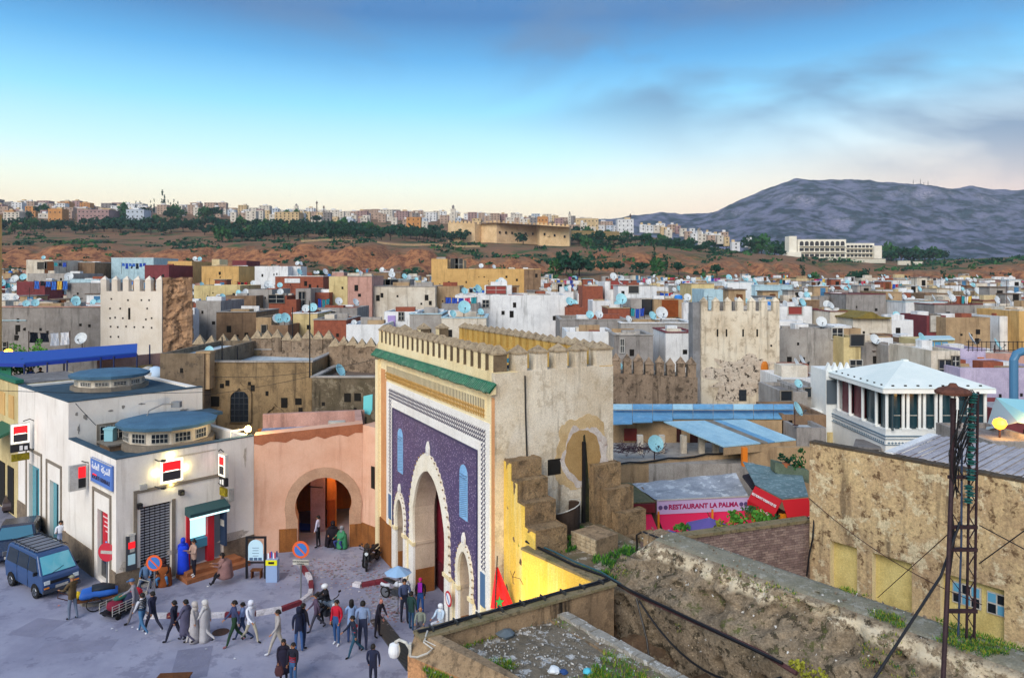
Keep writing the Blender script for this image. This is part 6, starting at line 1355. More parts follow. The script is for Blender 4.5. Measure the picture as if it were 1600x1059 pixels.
def fn_slab(qq):
 u,v_=qq.random(),qq.random()**.8;p=V((A_.x,A_.y,0)).lerp(B_,u).lerp(V((D_.x,D_.y,0)).lerp(V((C_.x,C_.y,0)),u),v_);p.z=Z1+.02
 near_edge=v_<.09 or u<.05
 return p if(noise.noise(p*.75+V((3,1,0)))>.18 or near_edge and qq.random()<.6)else None
tufts('grass_tufts',fn_slab,2300,.085,[m_grass,m_grass,m_grass2],5,'bright green grass tufts on the rubble strewn slab roof',.012)
b=MB();
for k in range(2600):
 u,v_=qq.random(),qq.random();p=V((A_.x,A_.y,0)).lerp(B_,u).lerp(V((D_.x,D_.y,0)).lerp(V((C_.x,C_.y,0)),u),v_)
 if noise.noise(p*1.3)<.02 and qq.random()<.85:continue
 s_=qq.uniform(.01,.045);p.z=Z1+.04;b.hexa(p,V((qq.uniform(.5,1),qq.uniform(-.5,.5),0))*s_,V((qq.uniform(-.4,.4),qq.uniform(.5,1),0))*s_,UP*s_*.7,qq.randrange(2))
tag(b.build('rubble',[mat('white_chips','d5d3d0','a8a5a0',bump=0,scale=8),M_conc],fix=False),'small white and grey rubble chips scattered on the slab roof','rubble',kind='stuff')
for(px,py,s_,c,lab)in [(790,992,.22,'5f6a72','crumpled dark grey plastic bag in the middle of the slab roof'),(866,1048,.16,'dfe4e8','white plastic bag on the slab roof grass'),(918,1050,.12,'59c4d6','small turquoise bottle on the slab roof'),(880,1050,.1,'2b4a80','blue scrap of plastic beside the white bag')]:
 p=G(px,py,Z1+.03);b=MB();q2=random.Random(px);rings=[]
 for z,r in((0,1),(.3,1.1),(.55,.7),(.7,.25)):rings.append([p+V((math.cos(k*.785)*s_*r*q2.uniform(.6,1.2),math.sin(k*.785)*s_*r*q2.uniform(.6,1.2),z*s_))for k in range(8)])
 tag(b.loft(rings).build('plastic_bag' if 'bag' in lab else 'litter',flat('litter_'+c,c)),lab,'litter')
pc=G(660,1000,5.25);tag(MB().tube([G(668,985,5.33),G(662,1003,5.25),G(676,1013,5.18),G(668,1020,5.1),G(652,1026,5.0),G(641,1025,4.9)],.022,5).tube([G(668,985,5.33),G(664,1000,5.27),G(680,1008,5.2),G(700,1016,5.15)],.015,5).build('cable',flat('cable_grey','b9b4ac')),'pale cable lying over the corner of the slab roof parapet','cable')
# dome camera on its white arm
c_=G(625,1008,0);dc=thing('dome_camera','white dome camera on a curved arm at the slab roof corner','camera',o1+UP*.1)
hp=P(616,1014,17.2);b=MB().tube([P(640,1012,17.15),P(634,1003,17.15),P(624,999,17.2),P(617,1003,17.2)],.035,8);b.box(P(641,1014,17.15),(.06,.12,.28));b.build('arm',M_frame,dc)
MB().lathe([(.03,.16),(.11,.12),(.14,.0),(.14,-.06),(.11,-.15),(.05,-.2),(.0,-.21)],hp,14).build('dome',flat('camera_white','e6e7ea',rough=.3),dc)
# ---- the long rampart, rough grid
prof=[(.75,-.3),(.72,2.6),(.7,4.3),(.68,4.75),(.95,4.98),(1.25,5.25),(1.55,5.6),(1.72,5.98),(1.95,6.08),(2.55,6.12),(2.8,6.05),(2.86,5.6),(2.88,4.0),(2.9,0)]
def prof_at(s):
 for i in range(len(prof)-1):
  d=math.hypot(prof[i+1][0]-prof[i][0],prof[i+1][1]-prof[i][1])
  if s<=d or i==len(prof)-2:t=min(1,s/d);return(prof[i][0]+(prof[i+1][0]-prof[i][0])*t,prof[i][1]+(prof[i+1][1]-prof[i][1])*t)
  s-=d
ss=frange(0,2.6,.25)+frange(2.7,9.7,.07)+frange(10,13.5,.4);T0,T1=2.7,17.5;ts=frange(T0,T1,.075)
HOLE_=[(4.6,4.5,.13),(6.7,4.35,.2),(7.9,4.4,.2),(6.2,5.6,.12),(5.2,5.5,.09),(9.1,6.6,.2),(10.6,6.2,.16),(8.5,7.0,.1),(3.5,4.8,.22),(12,5.5,.2)]
b=MB()
for t in ts:
 ef=min(1,max(0,(t-T0)/1.0))
 for s_ in ss:
  a,z=prof_at(s_);cap_=1.9<a<2.8 and z>5.9;p=rr(t,a,z)
  n1=noise.fractal(p*.9,1,2,5);n2=noise.fractal(p*3.2+V((5,0,0)),1,2,4);amp=.03 if cap_ else(.02 if z>5.9 else.26 if 4.5<z<5.9 else.16)if z<6.0 else.04
  hole=0
  if z<5.9 and a<1.8:
   hn_=noise.noise(p*1.25+V((0,7,3)));hole=max(0,hn_-.38)*1.5
  for(ht,hs_,hr_)in HOLE_:
   dd_=math.hypot(t-ht,s_-hs_)/hr_
   if dd_<1.5:hole+=.5*max(0,1-dd_**3)if dd_<1 else -.04*(1.5-dd_)
  p+=(-rQ*.6+UP*.45)*(n1*amp*1.35+n2*amp*.65-amp*.9*max(0,.35-abs(noise.noise(p*.7+V((0,0,4)))))*(1.0 if amp>.1 else 0))+(rQ*.9-UP*.12)*hole
  if z>5.5:p.z-=(1-ef)*.75+.0*t
  b.v.append(p)
W_n=len(ss)
for i in range(len(ts)-1):
 for j in range(W_n-1):
  k=i*W_n+j;z_=prof_at(ss[j])[1];a_=prof_at(ss[j])[0];b.f.append([k,k+1,k+W_n+1,k+W_n]);b.m.append(1 if z_>5.95 and a_>1.8 else 0)
b.f.append(list(range(W_n-1,-1,-1)));b.m.append(0)
m_rmp=mat('rampart_earth','958570','5e5346',scale=1.3,streak=.35,stc='3d3428',spots=.85,spc='2f2a20',sps=3.0,bump=.9,bs=10,fine=.45)
n_=m_rmp.node_tree.nodes;l_=m_rmp.node_tree.links;bs_=n_['Principled BSDF'];src=bs_.inputs['Base Color'].links[0].from_socket
def overlay(src,m,sc,lo_,hi,colr,z0=None,z1=None):
 n_=m.node_tree.nodes;l_=m.node_tree.links;g_=n_.new('ShaderNodeNewGeometry');t_=n_.new('ShaderNodeTexNoise');t_.inputs['Scale'].default_value=sc;t_.inputs['Detail'].default_value=6;t_.inputs['Roughness'].default_value=.75;l_.new(g_.outputs['Position'],t_.inputs['Vector'])
 r_=n_.new('ShaderNodeMapRange');r_.inputs[1].default_value=lo_;r_.inputs[2].default_value=hi;l_.new(t_.outputs[0],r_.inputs[0]);f_=r_.outputs[0]
 if z0 is not None:
  sx=n_.new('ShaderNodeSeparateXYZ');l_.new(g_.outputs['Position'],sx.inputs[0])
  for(aa,bb_)in((z0,z0+.15),(z1,z1-.15)):
   q_=n_.new('ShaderNodeMapRange');q_.inputs[1].default_value=aa;q_.inputs[2].default_value=bb_;l_.new(sx.outputs[2],q_.inputs[0]);mu=n_.new('ShaderNodeMath');mu.operation='MULTIPLY';l_.new(f_,mu.inputs[0]);l_.new(q_.outputs[0],mu.inputs[1]);f_=mu.outputs[0]
 x_=n_.new('ShaderNodeMix');x_.data_type='RGBA';l_.new(f_,x_.inputs[0]);l_.new(src,x_.inputs[6]);x_.inputs[7].default_value=lin(colr);return x_.outputs[2]
src=overlay(src,m_rmp,2.6,.47,.53,'d3c6ae',5.55,6.05);src=overlay(src,m_rmp,1.5,.57,.68,'666a3c',4.8,6.0);src=overlay(src,m_rmp,11,.6,.66,'b9a78c');l_.new(src,bs_.inputs['Base Color'])
m_rcap=mat('rampart_coping','8d8878','6c6a54',scale=1.4,spots=.5,spc='b0aca2',sps=3.5,bump=.6,bs=15)
rp=thing('long_rampart','thick crumbling earth rampart with a flat mossy top running to the lower right','rampart',rr(8,1.8,5));b.build('rampart_body',[m_rmp,m_rcap],rp,smooth=True,fix=False)
b=MB();qq=random.Random(19)
for k in range(2200):
 t=qq.uniform(T0+.3,T1);s_=qq.uniform(4.4,8.1);a,z=prof_at(s_);p=rr(t,a,z)+(-rQ*.6+UP*.4)*(noise.fractal(rr(t,a,z)*.9,1,2,5)*.24-.0);r_=qq.choice([.012,.018,.025,.045])*qq.uniform(.7,1.2)
 pts=[p+V((qq.gauss(0,1),qq.gauss(0,1),qq.gauss(0,1))).normalized()*r_ for _ in range(6)]
 for f_ in((0,1,2),(0,2,3),(0,3,4),(1,2,5),(2,3,5),(3,4,5),(0,4,1),(4,5,1)):b.face([pts[x]for x in f_],0 if k%9 else 1)
b.build('embedded_stone',[mat('stone_grey_brown','8a7a68','5d5246',bump=0,scale=6),mat('white_chips','d5d3d0')],rp,kind='stuff',fix=False)
def fn_rmp(qq):
 t=qq.uniform(7.5,T1);w_=qq.uniform(1.75,2.8);p=rr(t,w_,6.1)
 return p if noise.noise(p*.8)>.25-.07*(t-7.5)else None
tufts('moss_grass',fn_rmp,3000,.06,[m_grass2,m_grass,M_leafm],6,'short yellow green grass along the rampart top',.01)
def fn_r2(qq):
 t=qq.uniform(2.7,12);s_=qq.uniform(4.6,6.8);a,z=prof_at(s_);p=rr(t,a-.08,z+.02)
 return p if noise.noise(p*.9+V((9,0,0)))>.22 else None
tufts('wall_weeds',fn_r2,1100,.06,[M_leafm,m_grass2],7,'low weeds growing on the rough rampart slope',.012)
# yellow bush at the bottom
p=G(1262,1052,4.75);tag(crown_mesh(.55,.35,420,.045,4,0,8).build('wild_shrub',m_grass2,fix=False),'yellow green shrub growing at the rampart foot near the bottom','shrub').location=p
# pipe and cables along the rampart
def tubes(name,pts,r,m,lab,cat='cable',n=6):return tag(MB().tube(pts,r,n).build(name,m),lab,cat)
tubes('pipe',[rr(3.0,.5,5.12)]+[rr(t,.55+.02*math.sin(t),4.98-.02*(t-4))for t in(4,5,6,7,8)]+[rr(8.9,.5,4.82)],.055,mat('rust_pipe','5a3a3c','3a2428',scale=5,bump=0),'long rusty pipe running along the rampart slope','pipe',8)
tubes('cable_bundle',[rr(-.3,.3,5.25),rr(1,.25,5.22),rr(2,.2,5.22),rr(3,.35,5.2),rr(4,.42,5.08),rr(5.5,.45,5.03),rr(7,.45,4.98),rr(8.6,.42,4.95)],.04,M_black,'thick black cable bundle from the yellow wall along the pipe')
tubes('cable',[rr(-.3,.42,5.22),rr(.8,.5,5.2),rr(1.8,.4,5.22),rr(2.8,.5,5.2),rr(3.6,.5,5.1)],.025,flat('cable_teal','2f5560'),'dark teal cable on the yellow wall coping')
def sag(a,b_,d,n=12):return [a.lerp(b_,k/n)-UP*d*4*(k/n)*(1-k/n)for k in range(n+1)]
tubes('cable',sag(rr(4.4,.35,4.95),rr(8.7,.2,4.75),.85),.028,M_black,'black cable sagging in a long curve below the rusty pipe')
tubes('cable',[rr(4.3,.35,4.98),rr(4.8,.2,4.1),rr(5.1,.0,3.5),rr(5.4,-.4,2.9),rr(5.6,-.8,2.0)],.026,M_black,'black cable dropping into the gap below the pipe')
# earth bank between slab and rampart
b=MB();us=frange(1.8,13,.14);qs=frange(-3.6,.9,.14);
for t in us:
 for a in qs:
  p=rr(t,a,0);p.z=2.9+.9*max(0,min(1,(a+1.2)/2))-.06*(t-3)+.35*noise.fractal(p*.8,1,2,4);b.v.append(p)
for i in range(len(us)-1):
 for j in range(len(qs)-1):k=i*len(qs)+j;b.f.append([k,k+1,k+len(qs)+1,k+len(qs)]);b.m.append(0)
b.build('earth_bank',mat('dump_earth','6e5845','463a2e',scale=1.5,spots=.6,spc='8f8068',sps=4,bump=.9,bs=9),smooth=True,kind='structure',fix=False)
# brick ruin block, low blocks, hose arch
p=G(928,850,5.0);e=thing('ruined_brick_block','broken block of pale bricks at the head of the rampart','ruin',p);qq=random.Random(3)
cor=MB().hexa(p-rD*.55-rQ*.45-UP*.4,rD*1.1,rQ*1.0,UP*.78).build('core',m_fg,e)
k_=0
for j in range(7):
 for i in range(5):MB().hexa(p-rD*(.56-.225*i-(j%2)*.03)-rQ*.50+UP*(-.4+.115*j),rD*.205,rQ*.05,UP*.1).build('brick',mat('pale_brick','c4b192','9a7f60',scale=4,bump=.1,spots=.3),e)
p=rr(3.3,2.6,5.35);b=MB().hexa(p-rD*.7,rD*1.3,rQ*.8,UP*.42);tag(b.build('stone_block',m_fg),'square rendered block behind the brick ruin under the black hose','block')
tubes('hose',[rr(2.45,2.5,5.0),rr(2.5,2.4,5.75),rr(2.75,2.4,5.92),rr(3.5,2.4,5.9),rr(3.8,2.4,5.75)],.03,M_black,'black hose arching over the square rendered block','hose')
# purple brick wall behind
Wa,Wb=P(1008,846,23.3),P(1268,812,25.4);Wa.z=Wb.z=5.25;wd_=(Wb-Wa).normalized();wn2=V((wd_.y,-wd_.x,0));bw=thing('brick_wall','mauve brown brick wall between the rampart and the ochre building','wall',(Wa+Wb)/2-UP*2)
MB().prism([Wa-UP*5.2,Wb-UP*5.2,Wb,Wa],-wn2*.3).build('core',mat('mauve_mortar','7a6660','5f4f4a',scale=2),bw);MB().hexa(Wa+UP*0-wn2*.34,wd_*(Wb-Wa).length,wn2*.42,UP*.1).build('coping',m_fgcap,bw)
b=MB();Lw=(Wb-Wa).length;qq=random.Random(1)
for j in range(30):
 x=-(j%2)*.12
 while x<Lw:x1=min(x+.225,Lw);x0=max(x,0);b.hexa(Wa+wd_*x0-UP*(.09+j*.085),wd_*(x1-x0),wn2*(.012+qq.uniform(0,.015)),UP*.068,qq.randrange(2));x+=.24
b.build('brick',[mat('mauve_brick','8f7872','6f5a56',scale=3,bump=.1,spots=.3),mat('mauve_brick_pale','a58e84','84706a',scale=3,bump=.1,spots=.3)],bw,kind='stuff')
tubes('cable',[P(1262,808,25.2),P(1272,812,24.9),P(1270,840,24.8),P(1264,870,24.8),P(1260,905,24.8)],.03,M_black,'black cable hanging down the ochre building left corner')
# ---- big weathered ochre building
oO=V((PX(1265,25),25,0));oD=V((.631,-.776,0)).normalized();oN=V((-.776,-.631,0)).normalized();OZ=8.05
def of(s,z,d=0):return oO+oD*s+oN*d+UP*z
m_och=mat('weathered_ochre_wall','d3b98c','a4876a',streak=.8,stc='574a3c',scale=.75,amt=.8,spots=.6,spc='e8dcb8',sps=1.5,bump=.5,bs=8,fine=.35)
src=m_och.node_tree.nodes['Principled BSDF'].inputs['Base Color'].links[0].from_socket;src=overlay(src,m_och,3.5,.54,.62,'6b543d',4,9);m_och.node_tree.links.new(src,m_och.node_tree.nodes['Principled BSDF'].inputs['Base Color'])
ob_=thing('ochre_building','big weathered ochre building with blocked openings and a sheet roof at right','building',of(6,0,-2))
NI=[(.72,1.62),(2.1,3.3),(4.1,5.75),(7.2,8.6)]
hl=[[(a,2.2),(a,4.95),(b_,4.95),(b_,2.2)]for a,b_ in NI]
MB().holes([(0,-1),(0,OZ),(13,OZ),(13,-1)],hl,lambda s,z,d:of(s,z,-d),.32,0,True,1).build('wall',[m_och,m_gcream],ob_)
MB().hexa(of(0.02,-.5,-.33),oD*.3,-oN*6,UP*(OZ-1.2)).build('end_wall',m_och,ob_)
b=MB()
for k in range(44):b.hexa(of(k*.3,OZ,.02),oD*.29,-oN*.38,UP*(.05+.03*noise.noise(V((k*1.3,0,0)))+.02))
b.build('wall_top',mat('dark_wall_top','5c4f40','3c3329',spots=.5),ob_)
for(a,b_),nm in zip(NI,range(4)):
 MB().hexa(of(a-.01,2.1,-.33),oD*(b_-a+.02),oN*.06,UP*2.9).build('blocked_opening',mat('pale_yellow_infill','d9c885','b59f5c',streak=.4,stc='7a6a40',scale=1.2),ob_)
m_bluew=flat('window_blue','5f9fc0',rough=.3)
for s0 in(4.35,5.25):
 f=MB().hexa(of(s0,4.1,-.27),oD*.5 if s0>5 else oD*.75,oN*.05,UP*.62).build('window',M_frame,ob_)
 for k in range(2 if s0>5 else 3):
  for j in range(2):MB().hexa(of(s0+.03+k*.24,4.14+j*.3,-.215),oD*.2,oN*.01,UP*.25).build('pane',m_bluew if(k+j)%2 else M_glass,f)
MB().cyl(of(6.7,4.9,0),of(6.7,4.9,.35),.09,.09,10).build('drain_spout',M_steel,ob_)
MB().holes([(6.3,3.2),(7.0,3.2),(6.95,4.2),(6.78,4.85),(6.62,4.85),(6.42,4.2)],[],lambda s,z,d:of(s,z,.012-d),.01).build('soot_stain',mat('soot','4f443a','8a7048',scale=2.2,spots=.4),ob_)
ctn=MB()
for k in range(19):
 s0=2.6+k*.55
 sh=MB();nn_=7
 for j in range(nn_):
  u=s0+j*.55/nn_;h0=.03*math.sin(j*1.8);sh.hexa(of(u,OZ+.06+h0,-.35),oD*(.55/nn_),-oN*3.3+UP*.12,UP*.02)
 sh.build('roof_sheet',mat('corrugated_white','bdb8bd','97929a',scale=1.4,rough=.5,bump=.05,streak=.3,stc='6f6a70'),ob_)
MB().hexa(of(2.35,OZ+.05,-.3),oD*.28,-oN*3.4+UP*.12,UP*.06).build('verge',W_['white'],ob_)
MB().hexa(of(0.4,6.9,-.35),oD*2.0,-oN*4,UP*.1).build('lower_roof',M_roof[1],ob_)
tubes('wire',sag(of(-.0,6.2,.05),of(5.4,4.6,.6),.35),.012,M_rust,'thin wire sagging across the ochre building wall')
# ---- pylon
pb=rr(11.45,2.0,6.0);py_=thing('cable_pylon','rusty lattice cable pylon with insulators and a saucer lamp on the rampart','pylon',pb);Yp=pb.y
def pp(px,y,dy=0):return P(px,y,Yp+dy)
m_py=mat('pylon_rust','38252b','1f1519',scale=6,bump=0,rough=.7)
MB().tube([pp(1489,640),pp(1487,740),pp(1482,880,-.5),pp(1473,1075,-1.3)],.045,8).build('pole',m_py,py_)
MB().tube([pp(1489,622),pp(1489,645)],.06,8).build('lamp_neck',m_py,py_)
for(a,w_,dy)in((1514,.027,0),(1526,.027,0),(1514,.022,.3),(1526,.022,.3)):MB().tube([pp(a+2,612,dy),pp(a-4,1010,dy)],w_,4).build('upright',m_py,py_)
MB().tube([pp(1503,700,.1),pp(1502,850,.1),pp(1497,1000,.1)],.022,6).build('upright',flat('rod_blue','2f3f5c'),py_)
for y in(745,823,858,954):MB().box(pp(1504,y),(.60,.07,.07)).build('cross_arm',m_py,py_)
for k in range(19):
 y=625+k*20;MB().tube([pp(1514-.2*k/2,y),pp(1525-.2*k/2,y+19)]if k%2 else [pp(1525-.2*k/2,y),pp(1514-.2*k/2,y+19)],.013,4).build('brace',m_py,py_)
for k in range(5):MB().tube([pp(1487-k*2.6,745+k*50),pp(1502,775+k*50,.1)],.011,4).build('brace',m_py,py_)
m_ins=flat('insulator_teal','245450',rough=.3);qq=random.Random(6)
for k in range(15):
 c_=pp(1520-k*.4+qq.uniform(-2,2),616+k*12+qq.uniform(-3,3),-.08);MB().lathe([(.02,-.05),(.09,-.03),(.05,0),(.1,.03),(.03,.06)],c_,8).build('insulator',m_ins,py_)
lc=pp(1489,612);e=thing('saucer_lamp','rusty saucer shaped street lamp head on the pylon pole','lamp',lc);MB().lathe([(.0,-.03),(.2,-.02),(.34,-.04),(.35,.01),(.27,.07),(.1,.12),(.06,.18),(.0,.19)],lc,18).build('shade',mat('lamp_rust','6b4438','3c2620',scale=7,bump=0),e);MB().lathe([(.0,-.1),(.08,-.08),(.1,-.02)],lc,10).build('bulb',M_frame,e)
b=MB()
for k in range(17):
 x0,y0=1516+qq.uniform(-8,8),612+qq.uniform(0,80);x1,y1=qq.choice([1488,1494,1500])+qq.uniform(-4,4),y0+qq.uniform(20,150);a,c_=pp(x0,y0,qq.uniform(-.3,.2)),pp(x1,y1,qq.uniform(-.2,.2));m_=a.lerp(c_,.5)+V((qq.uniform(-.35,.1),0,qq.uniform(-.5,-.1)))
 b.tube([a,a.lerp(m_,.6)+V((-.1,0,-.15)),m_,c_.lerp(m_,.5)+V((0,0,-.15)),c_],.012,5)
for k in range(3):b.tube([pp(1490+4*k,640),pp(1484+2*k,760+10*k),pp(1492-2*k,840),pp(1484,900),pp(1478-3*k,1065)],.015,5)
for k in range(6):cx_=1512+qq.uniform(-10,6);b.tube([pp(cx_+7*math.cos(t),617+8*math.sin(t),-.1)for t in(0,1,2,3,4,5,6.2)],.009,4)
tag(b.build('tangled_cables',M_black),'tangle of black cables hanging between the pylon poles','cables',kind='stuff')
tubes('guy_cable',[pp(1500,815),pp(1470,900,-.5),pp(1350,1085,-1.6)],.028,M_black,'thick black guy cable slanting down left from the pylon')
tubes('wire',[pp(1530,820),rr(16,3.5,4.5)+UP*2.2],.012,M_black,'thin wire with an insulator slanting down right from the pylon')
tubes('wire',[pp(1488,828),of(2.3,3.6,.05)],.011,M_rust,'thin wire from the pylon to the ochre wall')
tubes('wire',[pp(1530,880),P(1640,800,14)],.012,M_black,'thin wire rising right from the pylon')
# ------------------------------------------------------------------ restaurants and blue sheet roofs behind the brick wall
m_sheet=mat('blue_sheet_roof','6fa6cc','5784ac',scale=1.2,rough=.45,bump=.05,streak=.2,stc='54687c',spots=.25,spc='a9c3d6',sps=1.6);m_sheetl=mat('light_blue_sheet','a9cfe0','82aec8',scale=1.4,rough=.45,bump=.05);m_tanw=W_['tan']
def sheet(name,pts,m,parent,t=.06):return MB().prism(pts,(0,0,-t)).build(name,m,parent)
r1=thing('sheet_roof_house','low tan eatery with long blue metal sheet roofs right of the gate','building',P(1100,700,40))
def zp(px,py,z):return G(px,py,z)
for k in range(9):
 x0,x1=957+k*31.5,957+(k+1)*31.5-.6;sheet('roof_sheet',[zp(x0,641,5.9),zp(x1,641,5.9),zp(x1,653+max(0,9-k*3)*.9,5.62),zp(x0,653+max(0,9-k*3),5.62)],m_sheet,r1)
 sheet('roof_sheet',[zp(x0,631,6.3),zp(x1,631,6.3),zp(x1,638.5,6.1),zp(x0,638.5,6.1)],m_sheet if k%3 else m_sheetl,r1)
a,b_,c_,d_=zp(1037,658,5.75),zp(1165,655,5.75),zp(1244,686,5.25),zp(1131,697,5.25)
for k in range(10):
 u0,u1=k/10,(k+.96)/10;sheet('roof_sheet',[a.lerp(b_,u0),a.lerp(b_,u1),d_.lerp(c_,u1),d_.lerp(c_,u0)],(m_sheet if k in(6,)else m_sheetl)if k!=5 else M_conc,r1)
MB().prism([d_-UP*.08,c_-UP*.08,c_-UP*.45,d_-UP*.45],(0,.12,0)).build('fascia',W_['tan'],r1)
MB().hexa((PX(957,42),42,0),(PX(1238,42)-PX(957,42),0,0),(0,5,0),(0,0,5.5)).build('wall',W_['tan'],r1)
for(x0,x1,y0,y1)in [(975,995,669,688),(1057,1064,668,690),(1078,1093,672,700),(1105,1116,690,706)]:MB().hexa((PX(x0,42),41.95,PZ(y1,42)),((x1-x0)/F*42,0,0),(0,.04,0),(0,0,(y1-y0)/F*42)).build('window',flat('dark_red_window','3a1512')if x0!=975 else flat('red_shutter','7a2a20'),r1)
for x0 in(1000,1034,1068,1096,1118,1140):MB().box((PX(x0,39.5),39.5,2.6),(.3,.3,5.2)).build('column',W_['warm'],r1)
MB().hexa((PX(957,38.6),37.2,0),(7.0,0,0),(0,4.7,0),(0,0,4.25)).build('terrace_deck',W_['lgrey'],r1)
tb=MB();a_,c_=P(962,727,36.8),P(1162,706,38.4)
tag(MB().prism([V((a_.x,a_.y,0)),V((c_.x,c_.y,0)),c_,a_],(0,.35,0)).build('terrace_parapet',W_['tan']),'tan parapet wall with black cables behind the pink awnings','wall')
tubes('cable',[a_+V((k*(c_.x-a_.x)/10,k*(c_.y-a_.y)/10-.05,(c_.z-a_.z)*k/10+.06+.05*math.sin(k*2)))for k in range(11)],.05,M_black,'thick black cable along the tan parapet')
b=MB();qq=random.Random(2)
for k in range(90):p=P(990+qq.uniform(-25,45),705+qq.uniform(-3,3),38)+UP*qq.uniform(0,.3);d=V((qq.gauss(0,1),qq.gauss(0,.5),qq.gauss(0,.3))).normalized()*.35;b.tube([p-d,p+d],.015,3)
tag(b.build('dry_branches',flat('branch_purple','4a3440')),'heap of dry branches on the terrace right of the gate','branches',kind='stuff')
# la palma
lp_=thing('restaurant','restaurant with a lavender lettered fascia, pink awnings and patched grey roof','restaurant',P(1095,780,34));fa,fb=P(1026,792,33.2),P(1169,775,33.8);fa.z=fb.z=3.3;fd=(fb-fa).normalized();fn_=V((fd.y,-fd.x,0));FL=(fb-fa).length
m_patch=mat('patched_roof','a9b0bc','6c7480',scale=1.0,spots=.6,spc='dfe6ec',sps=1.3,bump=.3)
rz_=[fa+UP*.33,fb+UP*.33,P(1150,738,36.2),P(985,756,36.2)];
b=MB();nu,nv=24,10
for j in range(nv+1):
 for i in range(nu+1):
  p=rz_[0].lerp(rz_[1],i/nu).lerp(rz_[3].lerp(rz_[2],i/nu),j/nv);b.v.append(p+UP*.06*noise.noise(p*1.5))
for j in range(nv):
 for i in range(nu):k=j*(nu+1)+i;b.f.append([k,k+1,k+nu+2,k+nu+1]);b.m.append(0)
b.build('roof',m_patch,lp_,smooth=True,fix=False)
MB().prism([fa+UP*.26-UP*3.6,fb+UP*.26-UP*3.6,fb+UP*.26,fa+UP*.26],-fn_*2.3).build('wall',W_['brown'],lp_)
fs=MB().hexa(fa-UP*.3,fd*FL,fn_*.08,UP*.62).build('fascia_board',flat('lavender_board','c3b3dd'),lp_);MB().hexa(fa+UP*.32,fd*FL,fn_*.12,UP*.04).build('fascia_trim',M_frame,lp_)
text('RESTAURANT LA PALMA',.30,fa+fd*FL*.5+fn_*.085,fd,UP,flat('sign_magenta','a01c5a'),lp_,bold=.012)
for s_ in(.035,.09,.915,.965):MB().cyl(fa+fd*FL*s_+fn_*.08+UP*.0,fa+fd*FL*s_+fn_*.09,.1,.1,12).build('fascia_emblem',flat('emblem_dark','5a4a7a'),lp_)
m_aw=flat('awning_pink','d81c50',rough=.7);
def awning(s0,s1,txt=None,z0=2.98,z1=2.15,out=1.7,par=lp_,f=fa,dd=fd,nn=fn_):
 o_=V((f.x,f.y,0));pts=[o_+dd*s0+UP*z0,o_+dd*s1+UP*z0,o_+dd*s1+nn*out+UP*z1,o_+dd*s0+nn*out+UP*z1];a=MB().prism(pts,UP*.03).build('awning',m_aw,par);MB().prism([pts[3],pts[2],pts[2]-UP*.2,pts[3]-UP*.2],nn*.02).build('valance',m_aw,par)
 if txt:text(txt,.3,pts[3].lerp(pts[2],.28).lerp(pts[0].lerp(pts[1],.28),.22)+UP*.05,dd,(pts[0]-pts[3]),flat('print_white','e8e8ea'),par)
awning(0,2.35,'Coca-Cola');awning(2.4,FL-.02);awning(-1.5,-.25,'Coca-Cola')
MB().hexa(fa-fd*1.55-UP*.2,fd*1.45,fn_*.1,UP*.4).build('fascia_board',flat('maroon_board','6b2028'),lp_)
MB().prism([fa-fd*1.6+UP*.22,fa-fd*.05+UP*.22,rz_[3]+UP*.05,rz_[3]-fd*1.0],UP*.04).build('side_roof',mat('mossy_roof','6f6a50','4f5a38',spots=.5,scale=2),lp_)
for s_ in(-.12,2.38):MB().box(fa+fd*s_+fn_*.6+UP*-.95,(.08,.08,1.9)).build('post',flat('post_orange','d8861c'),lp_)
def umbrella(px,py,Y,r,lab,col):
 p=P(px,py,Y);e=thing('parasol',lab,'parasol',V((p.x,p.y,0)));b=MB();n=8
 for k in range(n):
  t0,t1=2*math.pi*k/n,2*math.pi*(k+1)/n;b.face([p,p+V((r*math.cos(t0),r*math.sin(t0),-r*.42)),p+V((r*math.cos(t1),r*math.sin(t1),-r*.42))])
 b.build('canopy',col,e,fix=False);MB().cyl((p.x,p.y,0),p,.03,.03,6).build('pole',M_frame,e)
umbrella(1108,808,29,1.0,'blue purple parasol in front of the pink awnings',flat('parasol_indigo','5c4f96'));umbrella(1045,827,28,.6,'small blue purple parasol half hidden behind the rampart head',flat('parasol_indigo','5c4f96'))
def plant(px,py,Y,r,m,lab,zb=None,pot=True,seed=1):
 p=P(px,py,Y);e=thing('potted_plant',lab,'plant',p-UP*r*.9);crown_mesh(r,r*.8,160,r*.16,seed,0,7)
 c=crown_mesh(r,r*.8,170,r*.15,seed,0,7);c.v=[v+p for v in c.v];c.build('foliage',m,e,fix=False);MB().cyl(p-UP*r*1.3,p-UP*r*.4,.12,.18,8).build('pot',flat('terracotta','a5603c'),e)
plant(1066,827,28.5,.42,M_leafg,'leafy green plant at the left foot of the pink awning',seed=1);plant(1126,820,28.5,.4,m_grass2,'yellow flowering plant right of the blue parasol',seed=2);plant(1153,813,28.5,.55,M_leafg,'broad bright green plant behind the brick wall',seed=3);plant(1186,806,29,.5,M_leafg,'bright green plant before the orange doorway',seed=4);plant(1205,812,29,.3,M_leafm,'small pot plant below the orange doorway',seed=5);plant(1170,795,30,.3,M_leafm,'small plant beside the pink sign edge',seed=6)
